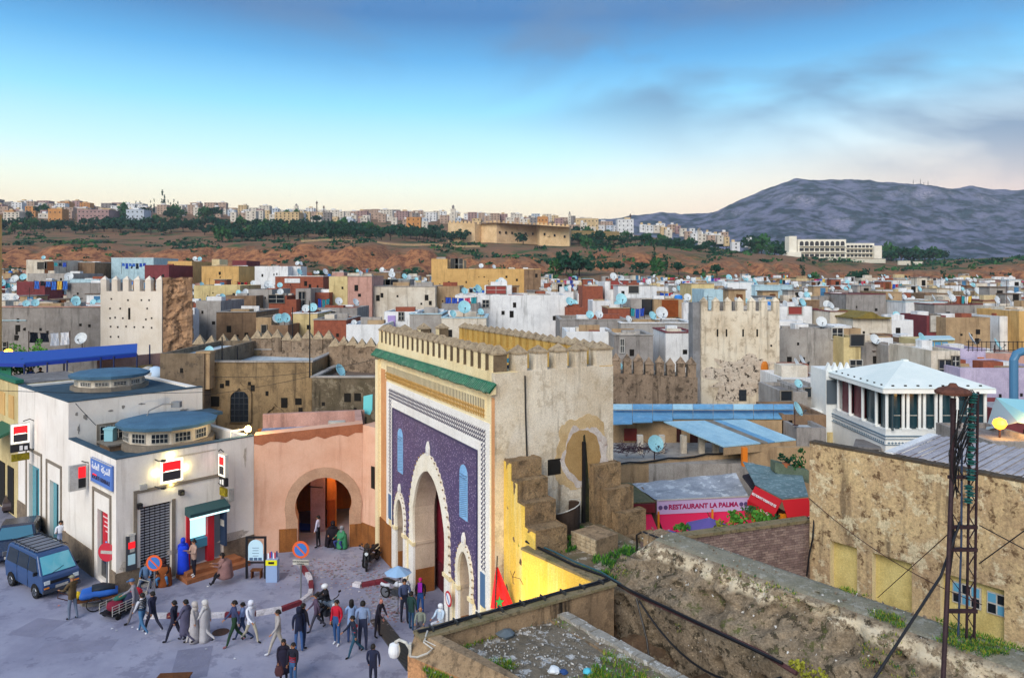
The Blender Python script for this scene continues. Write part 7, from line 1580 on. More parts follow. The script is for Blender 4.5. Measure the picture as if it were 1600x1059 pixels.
# red and orange restaurant
k2=thing('red_restaurant','orange fronted restaurant with a red lettered awning behind the brick wall','restaurant',P(1220,790,31));ka,kb,kc=P(1180,766,31.5),P(1222,783,29.5),P(1263,788,29.8);ka.z=kb.z=kc.z=4.55
ka.z,kb.z,kc.z=4.55,4.6,4.5
for(u,v_,tx)in((ka,kb,'RESTAURANT KASBAH DE FES'),(kb,kc,None)):
 d=(v_-u);L2=V((d.x,d.y,0)).length;d=V((d.x,d.y,0)).normalized();nn2=V((d.y,-d.x,0));u0=V((u.x,u.y,0))
 MB().prism([u0+UP*4.75,u0+d*L2+UP*4.75,u0+d*L2+nn2*.35+UP*4.15,u0+nn2*.35+UP*4.15],-UP*.04).build('awning',flat('awning_red','c8141f'),k2);MB().prism([u0+nn2*.35+UP*4.18,u0+d*L2+nn2*.35+UP*4.18,u0+d*L2+nn2*.35+UP*3.95,u0+nn2*.35+UP*3.95],nn2*.02).build('valance',flat('awning_red','c8141f'),k2)
 if tx:text(tx,.15,u0+d*L2*.5+nn2*.21+UP*4.47,d,(UP*.6-nn2*.35),flat('print_white','e8e8ea'),k2,spacing=.9)
 text('Coca-Cola',.17,u0+d*L2*.7+nn2*.375+UP*4.07,d,UP,flat('print_white','e8e8ea'),k2)
 MB().hexa(u0-nn2*.3,d*L2,nn2*.05,UP*4.2).build('back_wall',flat('inside_dark','3a1c14'),k2)
 for s_ in(0,.33,.66,.97):MB().hexa(u0+d*L2*s_,d*.12,nn2*.12,UP*4.2).build('post',flat('post_orange','d8861c'),k2)
 MB().hexa(u0+d*.1+nn2*.02+UP*0,d*L2*.3,nn2*.04,UP*3.9).build('door_leaf',flat('door_orange','e0901c'),k2)
MB().prism([ka+UP*.22,kb+UP*.18,kc+UP*.28,kc+V((1.0,3.2,.35)),ka+V((.6,3.6,.3))],UP*.04).build('roof',mat('teal_grey_roof','6f8a90','4f6468',scale=1.2,spots=.4,spc='b9c6ca'),k2)
tag(MB().prism([P(1211,722,33),P(1264,735,32.6),P(1264,755,32.6),P(1211,738,33)],(0,.6,0)).build('planter_box',mat('green_concrete','6c7a68','4c5a4a',spots=.3)),'long grey green planter box above the red restaurant','planter')
plant(1245,722,33,.45,M_leafm,'green shrub growing in the long planter box',seed=8);plant(1228,717,33,.4,M_leafd,'dark arching plant at the left of the planter box',seed=9)
tag(MB().box(P(1163,713,36)-UP*.0,(.25,.25,.9)).build('orange_post',flat('post_orange2','e07a18')),'bright orange post under the blue sheet roof corner','post')
tag(MB().prism([P(1160,742,35),P(1205,730,36),P(1225,752,34),P(1175,762,33)],(0,0,-.1)).build('dark_roof',mat('dark_felt','35303a','221f26')),'dark felt roof patch between the two restaurants','roof')
o_=thing('passage_wall','dusky tan wall behind the restaurants under the sheet roof','wall',P(1190,730,38));MB().hexa((PX(1165,37.5),37.5,0),(3.3,0,0),(0,.3,0),(0,0,5.0)).build('wall',W_['tan'],o_)
# ------------------------------------------------------------------ white pavilion
pv_=thing('rooftop_pavilion','white glazed rooftop pavilion with a low pyramid roof','pavilion',(23.1,43,0));Xa,Xb,Ya_,Yb_=20.3,25.9,40.0,46.6;m_pv=mat('pavilion_white','f2f2ee','d6dada',scale=.4,bump=.05,fine=.05,streak=.15,stc='9fb0ba');m_pvr=mat('pavilion_roof','e8eeea','cfdcda',scale=.4,bump=.03,fine=.05)
z_e,z_p,z_s,z_f=7.6,8.75,5.35,5.1
mid=V(((Xa+Xb)/2,(Ya_+Yb_)/2,z_p));cr=[V((Xa-.25,Ya_-.25,z_e)),V((Xb+.25,Ya_-.25,z_e)),V((Xb+.25,Yb_+.25,z_e)),V((Xa-.25,Yb_+.25,z_e))]
for k in range(4):MB().prism([cr[k],cr[(k+1)%4],mid],UP*.06).build('roof_plane',m_pvr,pv_)
MB().box((mid.x,mid.y,z_p+.02),(.3,.3,.12)).build('roof_cap',m_pvr,pv_)
b=MB()
for k in range(8):b.box((Xa+.4+k*.68,Ya_-.0,z_e+.16),(.14,.05,.1));b.box((Xa-.02,Ya_+.4+k*.8,z_e+.16),(.05,.14,.1))
b.build('roof_vent',M_dark,pv_,kind='stuff')
MB().box((mid.x,Ya_-.22,z_e-.1),(Xb-Xa+.5,.06,.24)).build('valance',m_pv,pv_);MB().box((Xa-.22,mid.y,z_e-.1),(.06,Yb_-Ya_+.3,.24)).build('valance',m_pv,pv_)
MB().hexa((Xa,Ya_,0),(Xb-Xa,0,0),(0,Yb_-Ya_,0),(0,0,z_s)).build('wall',m_pv,pv_)
for zz,w_ in((5.0,.07),(4.86,.03),(4.55,.03)):MB().hexa((Xa-.05,Ya_-.05,zz),(Xb-Xa+.1,0,0),(0,Yb_-Ya_+.1,0),(0,0,w_)).build('string_course',flat('line_grey','6f8494'),pv_)
b=MB()
for k in range(30):b.prism([(Xa+.1+k*.185,Ya_-.03,4.66),(Xa+.18+k*.185,Ya_-.03,4.6),(Xa+.26+k*.185,Ya_-.03,4.66),(Xa+.18+k*.185,Ya_-.03,4.72)],(0,.02,0));b.prism([(Xa-.03,Ya_+.1+k*.215,4.66),(Xa-.03,Ya_+.18+k*.215,4.6),(Xa-.03,Ya_+.27+k*.215,4.66),(Xa-.03,Ya_+.18+k*.215,4.72)],(.02,0,0))
b.build('chain_pattern',flat('line_grey','6f8494'),pv_,kind='stuff')
def colm(x,y):MB().cyl((x,y,z_s),(x,y,z_e-.1),.085,.085,10).box((x,y,z_s+.05),(.26,.26,.1)).box((x,y,z_e-.2),(.24,.24,.1)).build('column',m_pv,pv_)
for k in range(7):
 x=Xa+.12+k*(Xb-Xa-.24)/6;colm(x,Ya_+.1)
 if k<6:colm(x+.26,Ya_+.1)if k in(0,1,2,3,4)else None
for k in range(4):colm(Xa+.1,Ya_+1.2+k*1.6)
m_pg=flat('pavilion_glass','24404a',rough=.15,spec=.7)
for k in range(6):x=Xa+.3+k*.93;MB().box((x+.36,Ya_+.35,(z_s+z_e)/2-.1),(.62,.04,z_e-z_s-.25)).build('glass_pane',m_pg,pv_);MB().box((x+.36,Ya_+.31,z_s+.75),(.62,.03,.04)).build('glazing_bar',M_frame,pv_)
for k in range(4):MB().box((Xa+.3,Ya_+1.2-.8+k*1.6,(z_s+z_e)/2-.1),(.04,1.3,z_e-z_s-.25)).build('glass_pane',flat('pavilion_red','5e1c2a',rough=.3)if k>1 else m_pg,pv_)
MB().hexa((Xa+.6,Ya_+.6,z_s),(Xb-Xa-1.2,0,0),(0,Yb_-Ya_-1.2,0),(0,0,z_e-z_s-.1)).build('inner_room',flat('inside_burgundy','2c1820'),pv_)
MB().hexa((19.9,46.65,0),(1.6,0,0),(0,2.4,0),(0,0,7.75)).build('stair_tower',m_pv,pv_)
for k in range(4):MB().prism([(19.92+k*.4,46.66,7.75),(20.28+k*.4,46.66,7.75),(20.1+k*.4,46.66,8.25)],(0,.3,0)).build('merlon',m_pv,pv_)
MB().box((20.3,46.6,6.4),(.75,.06,1.5)).build('shutter',flat('shutter_grey','55606a'),pv_);MB().box((20.4,46.6,2.9),(.9,.06,1.9)).build('door',W_['yellow'],pv_)
MB().hexa((18.9,47.2,0),(1.35,0,0),(0,1.2,0),(0,0,5.1)).build('side_wall',m_pv,pv_)
for k in range(2):
 x=Xa+.4+k*1.9;MB().prism([(x,Ya_-.6,3.75),(x+1.5,Ya_-.6,3.75),(x+1.4,Ya_,4.05),(x+.1,Ya_,4.05)],UP*.07).build('window_hood',flat('hood_brown','6a5a5c'),pv_);MB().hexa((x+.25,Ya_-.03,2.4),(1.0,0,0),(0,.04,0),(0,0,1.3)).build('window',W_['tan'],pv_)
e=thing('market_shelter','small grey roofed shelter with orange things against the pavilion left side','shelter',(19.2,41,0));MB().prism([P(1333,700,40),P(1377,703,40),P(1372,690,42.5),P(1337,688,42.5)],UP*.1).build('roof',M_roof[1],e)
for px in(1338,1374):MB().cyl(P(px,701,40.1),P(px,735,40.1),.05,.05,6).build('post',M_frame,e)
for k in range(5):MB().lathe([(.0,-.15),(.16,-.05),(.14,.1),(.0,.16)],P(1345+k*6,718+3*(k%2),40.2),8).build('orange_lamp',flat('lamp_orange','d8641c'),e)
# clutter right of pavilion
tp=thing('tent_canopy','large pale turquoise tent canopy at the right edge','tent',P(1590,640,36));MB().prism([P(1556,622,40),P(1640,628,38),P(1640,668,33),P(1590,660,36)],UP*.04).build('canopy',flat('tent_aqua','a5dde2'),tp);MB().prism([P(1556,622,40),P(1590,660,36),P(1540,672,38)],UP*.04).build('canopy_side',flat('tent_grey','9fb0b8'),tp)
tag(MB().tube([P(1584,630,48),P(1584,562,48),P(1588,553,48),P(1597,549,48),P(1620,549,48)],.26,12).build('ventilation_duct',flat('duct_blue','4a7ba0',rough=.4)),'fat blue ventilation duct at the right edge','duct')
lp2=P(1562,662,36);e=thing('street_lantern','orange glowing lantern right of the pavilion','lamp',lp2);MB().lathe([(.0,-.3),(.2,-.2),(.32,.0),(.25,.2),(.05,.3)],lp2,10).build('lantern',flat('lamp_orange_lit','ff9a2a',emit=3),e);MB().cyl(lp2-UP*3,lp2-UP*.28,.05,.05,6).build('post',M_rust,e)
ld=bpy.data.lights.new('lantern_glow','POINT');ld.energy=90;ld.color=(1,.55,.15);ld.shadow_soft_size=.2;lo=bpy.data.objects.new('lantern_glow',ld);C.objects.link(lo);lo.location=lp2+V((0,-.6,.2))
b=MB();
for k in range(14):b.cyl(P(1513+k*7,549,56),P(1513+k*7,533,56),.025,.025,4)
b.tube([P(1510,534,56),P(1610,534,56)],.03,4).tube([P(1510,547,56),P(1610,547,56)],.03,4);tag(b.build('terrace_railing',M_black),'thin dark railing along the terrace top at right','railing')
e=thing('glazed_shed','small rooftop shed with blue panes and pale tin roof','shed',P(1460,545,62));MB().hexa(P(1434,548,62),(3.1,0,0),(0,3,0),(0,0,.95)).build('wall',W_['yellow'],e);MB().prism([P(1430,532,61.7),P(1492,531,61.7),P(1484,526,66),P(1445,526,66)],UP*.1).build('roof',flat('tin_pale','bcd4d8'),e)
for k in range(3):MB().hexa(P(1450+k*11,545,61.95),(.5,0,0),(0,.04,0),(0,0,.6)).build('pane',m_bluew,e)
q=random.Random(51)
for(x0,x1,yt,Y,c,lab,kw)in [(1222,1262,612,47,'lgrey','low grey stall house with a dark window between stained tower and pavilion',dict(wins=[(1228,618,.7,.6)])),(1252,1292,607,49,'lgrey','low house with a white window left of the pavilion tower',dict(wins=[(1267,613,.9,.6)],roofm=M_roof[0])),(1220,1290,590,54,'white','low bright roofed house below the big pale grey house',dict(roofm=M_roof[3],ndish=2)),(1222,1291,648,42,'brown','low brown roofed house left of the pavilion',dict(roofm=M_roof[2])),(1245,1291,668,40,'grey','low grey roofed house under the pavilion left corner',dict(roofm=M_roof[3])),(1550,1640,690,34,'grey','low dark roofed stall at the right edge',{}),(1556,1640,640,44,'maroon','low dark red stall house at the right edge under the tent',{})]:
 house(x0,x1,yt,Y,c,4.5,lab,par=.3,**kw)
 # ------------------------------------------------------------------ blue canopy terrace and left edge
tr=thing('canopy_terrace','rooftop cafe terrace under a long blue fabric canopy','terrace',P(110,590,48));m_cv=flat('canopy_blue','2450a8',rough=.8)
c0,c1,c2=P(-60,566,46),P(38,568,46),P(214,552,50);bk=V((-2.2,3.5,.3))
MB().prism([c0,c1,c1+bk,c0+bk],UP*.08).build('canopy',m_cv,tr);MB().prism([c1,c2,c2+V((-1.6,3.2,.3)),c1+bk],UP*.08).build('canopy',m_cv,tr)
MB().prism([c1-UP*.22,c2-UP*.22,c2,c1],(0,.04,0)).build('valance',flat('canopy_deep_blue','16379a'),tr);MB().prism([c0-UP*.22,c1-UP*.22,c1,c0],(0,.04,0)).build('valance',flat('canopy_deep_blue','16379a'),tr)
for t in(0,.19,.36,.66,.78,1):p=c1.lerp(c2,t)-UP*.05;MB().cyl(p-UP*2.0,p,.05,.05,6).build('post',flat('post_navy','23305c'),tr)
for t in(.1,.5,.95):p=c1.lerp(c2,t)+V((-1,4.5,.2));MB().cyl(p-UP*2.2,p,.05,.05,6).build('post',flat('post_navy','23305c'),tr)
dk0,dk1=P(-60,606,45.8),P(228,590,50);MB().prism([dk0,dk1,dk1+V((-.5,5,0)),dk0+V((-1.5,6,0))],UP*-.3).build('deck',W_['tan'],tr)
b=MB();r0,r1_=c1.lerp(c2,.15)-UP*1.15,c2-UP*1.15
for k in range(60):p=r0.lerp(r1_,k/60);b.cyl(p+UP*.0,p-UP*.9,.012,.012,4)
b.tube([r0,r1_],.03,5).tube([r0-UP*.85,r1_-UP*.85],.03,5);b.build('railing',M_rust,tr,kind='stuff')
MB().prism([c1.lerp(c2,.62)+V((0,2,-1.0)),c2+V((0,2,-1.0)),c2+V((0,2,-2.1)),c1.lerp(c2,.62)+V((0,2,-2.1))],(0,.2,0)).build('back_wall',W_['ochre'],tr)
MB().prism([c1+V((1.5,5.4,-.3)),c2+V((-.5,5.4,-.5)),c2+V((-.5,5.4,-2)),c1+V((1.5,5.4,-2))],(0,.2,0)).build('back_wall',W_['pink'],tr)
MB().hexa(P(-60,608,45.6)-UP*8,(3.8,0,0),(0,6,0),UP*6.4).build('base',W_['grey'],tr);MB().hexa(P(38,607,49.2)-UP*8,(8.2,.5,0),(0,6,0),UP*7.3).build('base',W_['tan'],tr)
tag(MB().hexa(P(-30,596,46.5),(1.9,0,0),(0,.1,0),UP*1.3).build('green_screen',flat('screen_green','1a7a5a')),'flat green screen at the left end of the terrace','screen')
for k,(px,py,Y,r)in enumerate([(28,582,47,.6),(38,575,50,.55),(92,590,48.5,.3),(72,552,56,.8),(35,548,56,.6),(115,586,49,.35),(60,545,57,.6)]):reg(crown_mesh(r,r,200,r*.14,30+k,0,8).build('terrace_shrub',M_leafg if k>2 else M_leafm,fix=False),'green shrub on the blue canopy terrace','shrub',px,'terrace shrubs').location=P(px,py,Y)
lo2=P(13,549,52);e=thing('terrace_lamp','warm lit lamp above the left end of the blue canopy','lamp',lo2);MB().lathe([(.0,-.14),(.16,-.1),(.28,0),(.2,.12),(0,.2)],lo2,10).build('bulb',flat('lamp_warm2','ffb020',emit=5),e);MB().cyl(lo2-UP*2.2,lo2-UP*.1,.04,.04,6).build('post',M_rust,e)
ld=bpy.data.lights.new('terrace_glow','POINT');ld.energy=120;ld.color=(1,.6,.2);ld.shadow_soft_size=.2;lo=bpy.data.objects.new('terrace_glow',ld);C.objects.link(lo);lo.location=lo2+V((0,-.5,.1))
hb=thing('left_building','narrow yellow building with shuttered windows at the left edge beside the bank','building',bl(16,0,-1));MB().hexa(bl(LW+.05,0,0),BL*5,-BNL*4,UP*7.6).build('wall',W_['yellow'],hb);MB().hexa(bl(LW+.25,7.6,-.25),BL*4.5,-BNL*3.5,UP*.06).build('roof',M_roof[1],hb);MB().hexa(bl(LW+.05,7.7,.12),BL*5,-BNL*.4,UP*.2).build('green_cornice',flat('cornice_green','1f6a50'),hb)
MB().prism([bl(LW+.3,5.2,0),bl(LW+.3,4.6,1.3),bl(LW+.3,4.5,1.3),bl(LW+.3,5.0,0)],BL*3).build('green_awning',flat('awning_green','2c5f45'),hb)
for s_ in(15.2,17):MB().hexa(bl(s_,5.6,.0),BL*1.0,BNL*.04,UP*1.3).build('shutter',W_['ochre'],hb);MB().hexa(bl(s_,.2,.0),BL*1.2,BNL*.04,UP*2.6).build('shop_opening',M_dark,hb)
e=tag(MB().hexa((-52,60,0),(PX(3,64)+52,0,0),(0,4,0),(0,0,PZ(330,60))).hexa((-52,59.9,PZ(333,60)),(PX(3,64)+52.1,0,0),(0,.1,0),(0,0,.3)).build('orange_tower',W_['ochre']),'sliver of a tall orange tower at the left edge','tower')
for k,(px,lab)in enumerate([(232,'white sheet bundle heaped at the right end of the blue terrace'),(243,'pale blue sheet bundle on the rough roof beside the terrace')]):
 p=P(px,582,47.5);b=MB();q2=random.Random(k);rings=[]
 for z,r in((0,1),(.4,1.05),(.75,.75),(1,.2)):rings.append([p+V((math.cos(j*.63)*.75*r*q2.uniform(.7,1.2),math.sin(j*.63)*.6*r*q2.uniform(.7,1.2),z*.8-.4))for j in range(10)])
 tag(b.loft(rings).build('sheet_bundle',flat('sheet_pale','b9cfe6')if k else M_frame,smooth=True),lab,'bundle')
 # ------------------------------------------------------------------ plaza, kerb, litter
m_asph=mat('asphalt','9a9cb2','82849c',scale=.35,amt=.9,spots=.45,spc='62627a',sps=.8,bump=.25,bs=40,fine=.12)
m_pav=mat('pavement_grey','8b8c9c','737486',scale=.6,spots=.3,spc='5d5d64',sps=2,bump=.2,bs=30)
MB().face([(-60,8,0),(12,8,0),(12,60,0),(-60,60,0)]).build('plaza',m_asph,kind='structure')
pvp=[BO+BL*20+BNL*1.9,BO-BR*.0+BNL*1.9-BR*.9+BNR*.6,G(232,950),BO+BR*1.0+BNR*1.2,BO+BR*.6,BO,BO+BL*20]
MB().face([V((p.x,p.y,.10))for p in [BO+BL*20+BNL*1.2,BO+BNL*1.2+BNR*.1,BO+BNL*.3+BNR*.7,BO+BR*1.0+BNR*.7,BO+BR*1.0,BO,BO+BL*20]]).build('pavement',m_pav,kind='structure')
b=MB();l_=[BO+BL*20+BNL*1.2,BO+BNL*1.2+BNR*.1,BO+BNL*.3+BNR*.7,BO+BR*1.0+BNR*.7]
for a,c_ in zip(l_,l_[1:]):
 n_=max(1,int((c_-a).length/1.2));
 for k in range(n_):p0,p1=a.lerp(c_,k/n_),a.lerp(c_,(k+.98)/n_);MB().prism([p0,p1,p1+UP*.12,p0+UP*.12],V(((c_-a).y,-(c_-a).x,0)).normalized()*.14).build('kerb_stone',M_conc)['kind']='structure'
for k,(px,py,w_,d_,rz)in enumerate([(120,1010,2.6,.9,.1),(300,1035,1.2,2.2,.3),(60,980,1.4,1.4,-.2),(420,900,1.6,.8,0)]):
 p=G(px,py);MB().box(p+UP*-.006,(w_,d_,.02+.002*(k%2)),rz).build('asphalt_patch',mat('asphalt_patch_%d'%(k%2),['898aa2','80829a'][k%2],['78798f','727388'][k%2],scale=1.5,spots=.3,spc='9a9aa8',sps=6,bump=.3,bs=50),kind='structure')
 # red and white kerb of the square
kp=[(222,965),(262,964),(305,965),(352,963),(400,961),(440,954),(470,943),(484,932),(487,918),(484,905),(476,893),(468,882)]
kpts=[G(x,y)for x,y in kp];segs=[]
for a,c_ in zip(kpts,kpts[1:]):
 n_=max(1,round((c_-a).length/.55));segs+=[(a.lerp(c_,k/n_),a.lerp(c_,(k+1)/n_))for k in range(n_)]
m_kr=mat('kerb_dark_red','7c2c3a','5e2430',scale=3,spots=.3,bump=.1);m_kw=mat('kerb_white','d5d2da','a5a3ab',scale=3,spots=.3,bump=.1)
kb_=thing('painted_kerb','low curved kerb painted in long red and white stretches across the square','kerb',kpts[5])
for i,(a,c_)in enumerate(segs):
 w_=(i//2)%2;d=(c_-a).normalized();nn3=V((d.y,-d.x,0));MB().prism([a-nn3*.11+UP*.0,a+nn3*.11,a+nn3*.09+UP*.17,a-nn3*.09+UP*.17],(c_-a)*.985).build('kerb_stone',m_kw if w_==0 else m_kr,kb_)
b=MB();
b2=thing('painted_kerb','short red and white kerb end before the gate left foot','kerb',G(590,912))
for i,(x0,y0,x1,y1)in enumerate([(553,914,565,916),(565,916,586,912),(586,912,605,908)]):a,c_=G(x0,y0),G(x1,y1);d=(c_-a).normalized();nn3=V((d.y,-d.x,0));MB().prism([a-nn3*.15,a+nn3*.15,a+nn3*.13+UP*.15,a-nn3*.13+UP*.15],(c_-a)*.98).build('kerb_stone',m_kw if i==0 else m_kr,b2)
# worn cobbles and dirt by the gate
qq=random.Random(23);b=MB()
for k in range(950):
 px,py=qq.choice([(qq.gauss(520,35),qq.gauss(890,12)),(qq.gauss(605,30),qq.gauss(915,14)),(qq.gauss(600,22),qq.gauss(948,16))]);
 if py<868:continue
 p=G(px,py);s_=qq.uniform(.03,.11);b.hexa(p+UP*-.01,V((s_,qq.uniform(-.03,.03),0)),V((0,s_*.8,0)),UP*.03,qq.randrange(3))
tag(b.build('worn_setts',[mat('sett_pink','9c8086','7f666c',bump=0),mat('sett_grey','8d8a92','6f6c74',bump=0),mat('sett_pale','aeaab2','8a868e',bump=0)],fix=False),'worn pinkish stone setts and grit on the ground before the gate','paving',kind='stuff')
dg=thing('drain_grating','long dark drain grating crossing the square before the slab roof','grating',G(605,1000));a,c_=G(588,966),G(648,1045);d=(c_-a);L3=d.length;d.normalize();nn3=V((d.y,-d.x,0))
MB().hexa(a-nn3*.28+UP*.002,d*L3,nn3*.56,UP*.004).build('pit',M_dark,dg);b=MB()
for k in range(46):b.hexa(a-nn3*.28+d*(L3*k/46)+UP*.006,d*.05,nn3*.56,UP*.015)
b.hexa(a-nn3*.3+UP*.004,d*L3,nn3*.03,UP*.02).hexa(a+nn3*.27+UP*.004,d*L3,nn3*.03,UP*.02).build('grating_bar',M_steel,dg,kind='stuff')
for k,(px,py,c)in enumerate([(173,983,'c9ccd6'),(180,986,'9fa3b0'),(205,981,'c9ccd6'),(323,917,'eceef2'),(90,947,'c97a6a'),(99,938,'d8d9df'),(365,1030,'c9ccd6'),(320,1015,'9fa3b0'),(45,905,'a09aa0'),(300,945,'c9ccd6'),(560,925,'d5d5dc')]):
 p=G(px,py);s_=.09;reg(MB().face([p+UP*.012,p+V((s_,.03,.03)),p+V((s_*.7,s_,.012)),p+V((-.02,s_*.8,.04))]).build('litter',flat('paper_'+c,c),fix=False),'scrap of paper litter on the square','litter',px,'litter on the square')
p=G(345,987);tag(MB().lathe([(.0,.006),(.32,.006),(.32,.004)],p,16).build('manhole_cover',M_rust),'dark manhole cover behind the walking group','manhole cover')
p=G(275,1052,.45);bn=thing('bench','corner of a brown wooden bench at the bottom edge','bench',(p.x,p.y,0));
for k in range(4):MB().box((p.x,p.y-.12*k,.45),(1.05,.1,.04),.08).build('slat',M_door,bn)
for s_ in(-.45,.45):MB().box((p.x+s_,p.y-.2,.21),(.06,.4,.42)).build('leg',M_black,bn)
# ------------------------------------------------------------------ people
CM={}
def cm(c):
 if c not in CM:CM[c]=mat('cloth_'+c,c,None,scale=4,amt=.5,bump=.15,bs=30,rough=.9,fine=.1)
 return CM[c]
m_skin=flat('skin','b07c5c',rough=.6);m_hair=flat('hair_black','141011',rough=.7)
POSE={
'stand':dict(la=8,ra=8,le=12,re=12,ll=3,rl=-3,lk=4,rk=4),
'walk':dict(la=-24,ra=26,le=18,re=25,ll=24,rl=-20,lk=8,rk=26),
'walk2':dict(la=20,ra=-22,le=22,re=14,ll=-22,rl=26,lk=30,rk=8),
'fold':dict(la=18,ra=18,le=95,re=95,ll=3,rl=-2,lk=4,rk=4),
'reach':dict(la=35,ra=45,le=50,re=40,ll=6,rl=-6,lk=8,rk=8),
'pocket':dict(la=-6,ra=-6,le=40,re=40,ll=4,rl=-4,lk=4,rk=4),
'ride':dict(la=45,ra=45,le=35,re=35,ll=62,rl=62,lk=75,rk=75),
'sit':dict(la=25,ra=25,le=70,re=70,ll=78,rl=70,lk=45,rk=60),
'squat':dict(la=35,ra=35,le=50,re=50,ll=105,rl=100,lk=135,rk=130)}
def limb(base,L1,L2,a,k,side,spread):
 a,k=rad(a),rad(k)
 d1=V((side*math.sin(spread),math.sin(a),-math.cos(a))).normalized();j=base+d1*L1
 return j,d1,a,k
def person(px,py,h,yaw,pose,top,bot,label,skin=None,hair='short',shoes='17171c',build=1.0,robe=None,hat=None,extra=None,z=0,lean=0,pos=None,coat=0,group=None):
 """px, py: feet; h: height in pixels standing; yaw 0 faces the camera, positive turns to the picture's right"""
 Y=F*(CAMH-z)/(py-HOR);loc=V((PX(px,Y),Y,z))if pos is None else V(pos)
 H=max(1.5,min(1.86,h*loc.y/F));s=H/1.75;P_=POSE[pose];seat={'sit':.18,'squat':.38,'ride':.82}.get(pose,.93)
 if pose in('walk','walk2'):seat=.90
 e=thing('person',label,'person',loc,group);vs=[];ed=[];rs=[];mt_=[]
 def vert(p,r):vs.append(p);rs.append(r);return len(vs)-1
 def bone(a,b_,m):ed.append((a,b_));mt_.append(m)
 ln=rad(lean+(12 if pose in('ride','sit')else 0));up=V((0,math.sin(ln),math.cos(ln)))
 pel=V((0,0,seat));i0=vert(pel,(.15*build,.115));i1=vert(pel+up*.24,(.145*build,.11));i2=vert(pel+up*.43,(.165*build,.115));i3=vert(pel+up*.53,(.09,.075));i4=vert(pel+up*.60,(.052,.052));hc=pel+up*.70+V((0,.02,0));i5=vert(hc,(.082,.098));i6=vert(hc+V((0,.005,.10)),(.06,.07))
 for a,b_,m in((i0,i1,1),(i1,i2,0),(i2,i3,0),(i3,i4,0),(i4,i5,3),(i5,i6,3)):bone(a,b_,m)
 hands=[]
 for sd_,an,el_ in((-1,P_['la'],P_['le']),(1,P_['ra'],P_['re'])):
  sh=pel+up*.49+V((sd_*.185*build,0,0));a=rad(an)+ln;d1=V((sd_*.14,math.sin(a),-math.cos(a))).normalized();elb=sh+d1*.28;a2=a+rad(el_);d2=V((-sd_*.12,math.sin(a2),-math.cos(a2))).normalized();wr=elb+d2*.24;hd=wr+d2*.07
  k1=vert(sh,(.066,.066));k2_=vert(elb,(.052,.052));k3=vert(wr,(.034,.034));k4=vert(hd,(.036,.018));bone(i3,k1,0);bone(k1,k2_,0);bone(k2_,k3,0);bone(k3,k4,3);hands.append((hd,d2,sd_))
 for sd_,an,kn in((-1,P_['ll'],P_['lk']),(1,P_['rl'],P_['rk'])):
  hp_=pel+V((sd_*.09,0,-.03));a=rad(an);sp=.3 if pose in('sit','squat','ride')else.05;d1=V((sd_*sp,math.sin(a),-math.cos(a))).normalized();kn_=hp_+d1*.43;a2=a-rad(kn);d2=V((0,math.sin(a2),-math.cos(a2))).normalized();an_=kn_+d2*.41
  fd_=V((sd_*.12,math.cos(a2*.5),math.sin(a2)*.3)).normalized()if pose!='sit' else V((0,.35,.9));toe=an_+fd_*.15+V((0,0,-.035 if pose!='sit' else 0))
  k1=vert(hp_,(.088,.088));k2_=vert(kn_,(.062,.062));k3=vert(an_,(.042,.042));k4=vert(toe,(.036,.03));bone(i0,k1,1);bone(k1,k2_,1);bone(k2_,k3,1);bone(k3,k4,2)
 lo_=min(v.z for v in vs)-.035
 if pose!='ride':vs=[v-V((0,0,lo_))for v in vs];hands=[(a-V((0,0,lo_)),b_,c_)for a,b_,c_ in hands];hc=hc-V((0,0,lo_));pel=pel-V((0,0,lo_))
 me=bpy.data.meshes.new('tmp');me.from_pydata(vs,ed,[]);to=bpy.data.objects.new('tmp',me)
 sm=to.modifiers.new('s','SKIN');sb=to.modifiers.new('b','SUBSURF');sb.levels=sb.render_levels=1
 for i,r in enumerate(rs):me.skin_vertices[0].data[i].radius=r
 me.skin_vertices[0].data[0].use_root=True
 m2=evalmesh(to)
 vv=[v.co.copy()for v in m2.vertices];ff=[list(p.vertices)for p in m2.polygons];mi=[]
 for p in m2.polygons:
  c_=p.center;best=9;bi=0
  for(a,b_),m in zip(ed,mt_):
   A,B=vs[a],vs[b_];t=max(0,min(1,(c_-A).dot(B-A)/max(1e-6,(B-A).length_squared)));d=(c_-A.lerp(B,t)).length-.35*(rs[a][0]+rs[b_][0])/2
   if d<best:best=d;bi=m
  if coat and bi==1 and c_.z>pel.z-coat:bi=0
  mi.append(bi)
 B=MB();B.v=vv;B.f=ff;B.m=mi
 for hd,d2,sd_ in hands: # palm to fingers
  sid=V((1,0,0))if abs(d2.x)<.8 else V((0,1,0));sid=(sid-d2*sid.dot(d2)).normalized();nrm=d2.cross(sid)
  for f_ in range(4):o_=hd+sid*(-.024+.016*f_)+d2*.0;l1=(.04,.046,.043,.034)[f_];B.tube([o_,o_+d2*l1,o_+d2*l1*1.5+nrm*.016*sd_],[.0085,.008,.006],5,3)
  o_=hd-d2*.03+V((0,.02,0));B.tube([o_,o_+V((0,.03,0))+d2*.02,o_+V((0,.036,0))+d2*.045],[.01,.009,.007],5,3)
 fx=hc+V((0,.088,0));B.tube([fx+V((0,-.01,.03)),fx+V((0,.012,-.005)),fx+V((0,-.008,-.012))],[.008,.014,.01],5,3)
 for sd_ in(-1,1):B.box(fx+V((sd_*.03,-.006,.03)),(.02,.014,.01),0,4);B.tube([hc+V((sd_*.078,-.005,.02)),hc+V((sd_*.09,-.012,.0)),hc+V((sd_*.078,-.005,-.03))],.012,5,3)
 B.box(fx+V((0,-.012,-.04)),(.04,.014,.008),0,4)
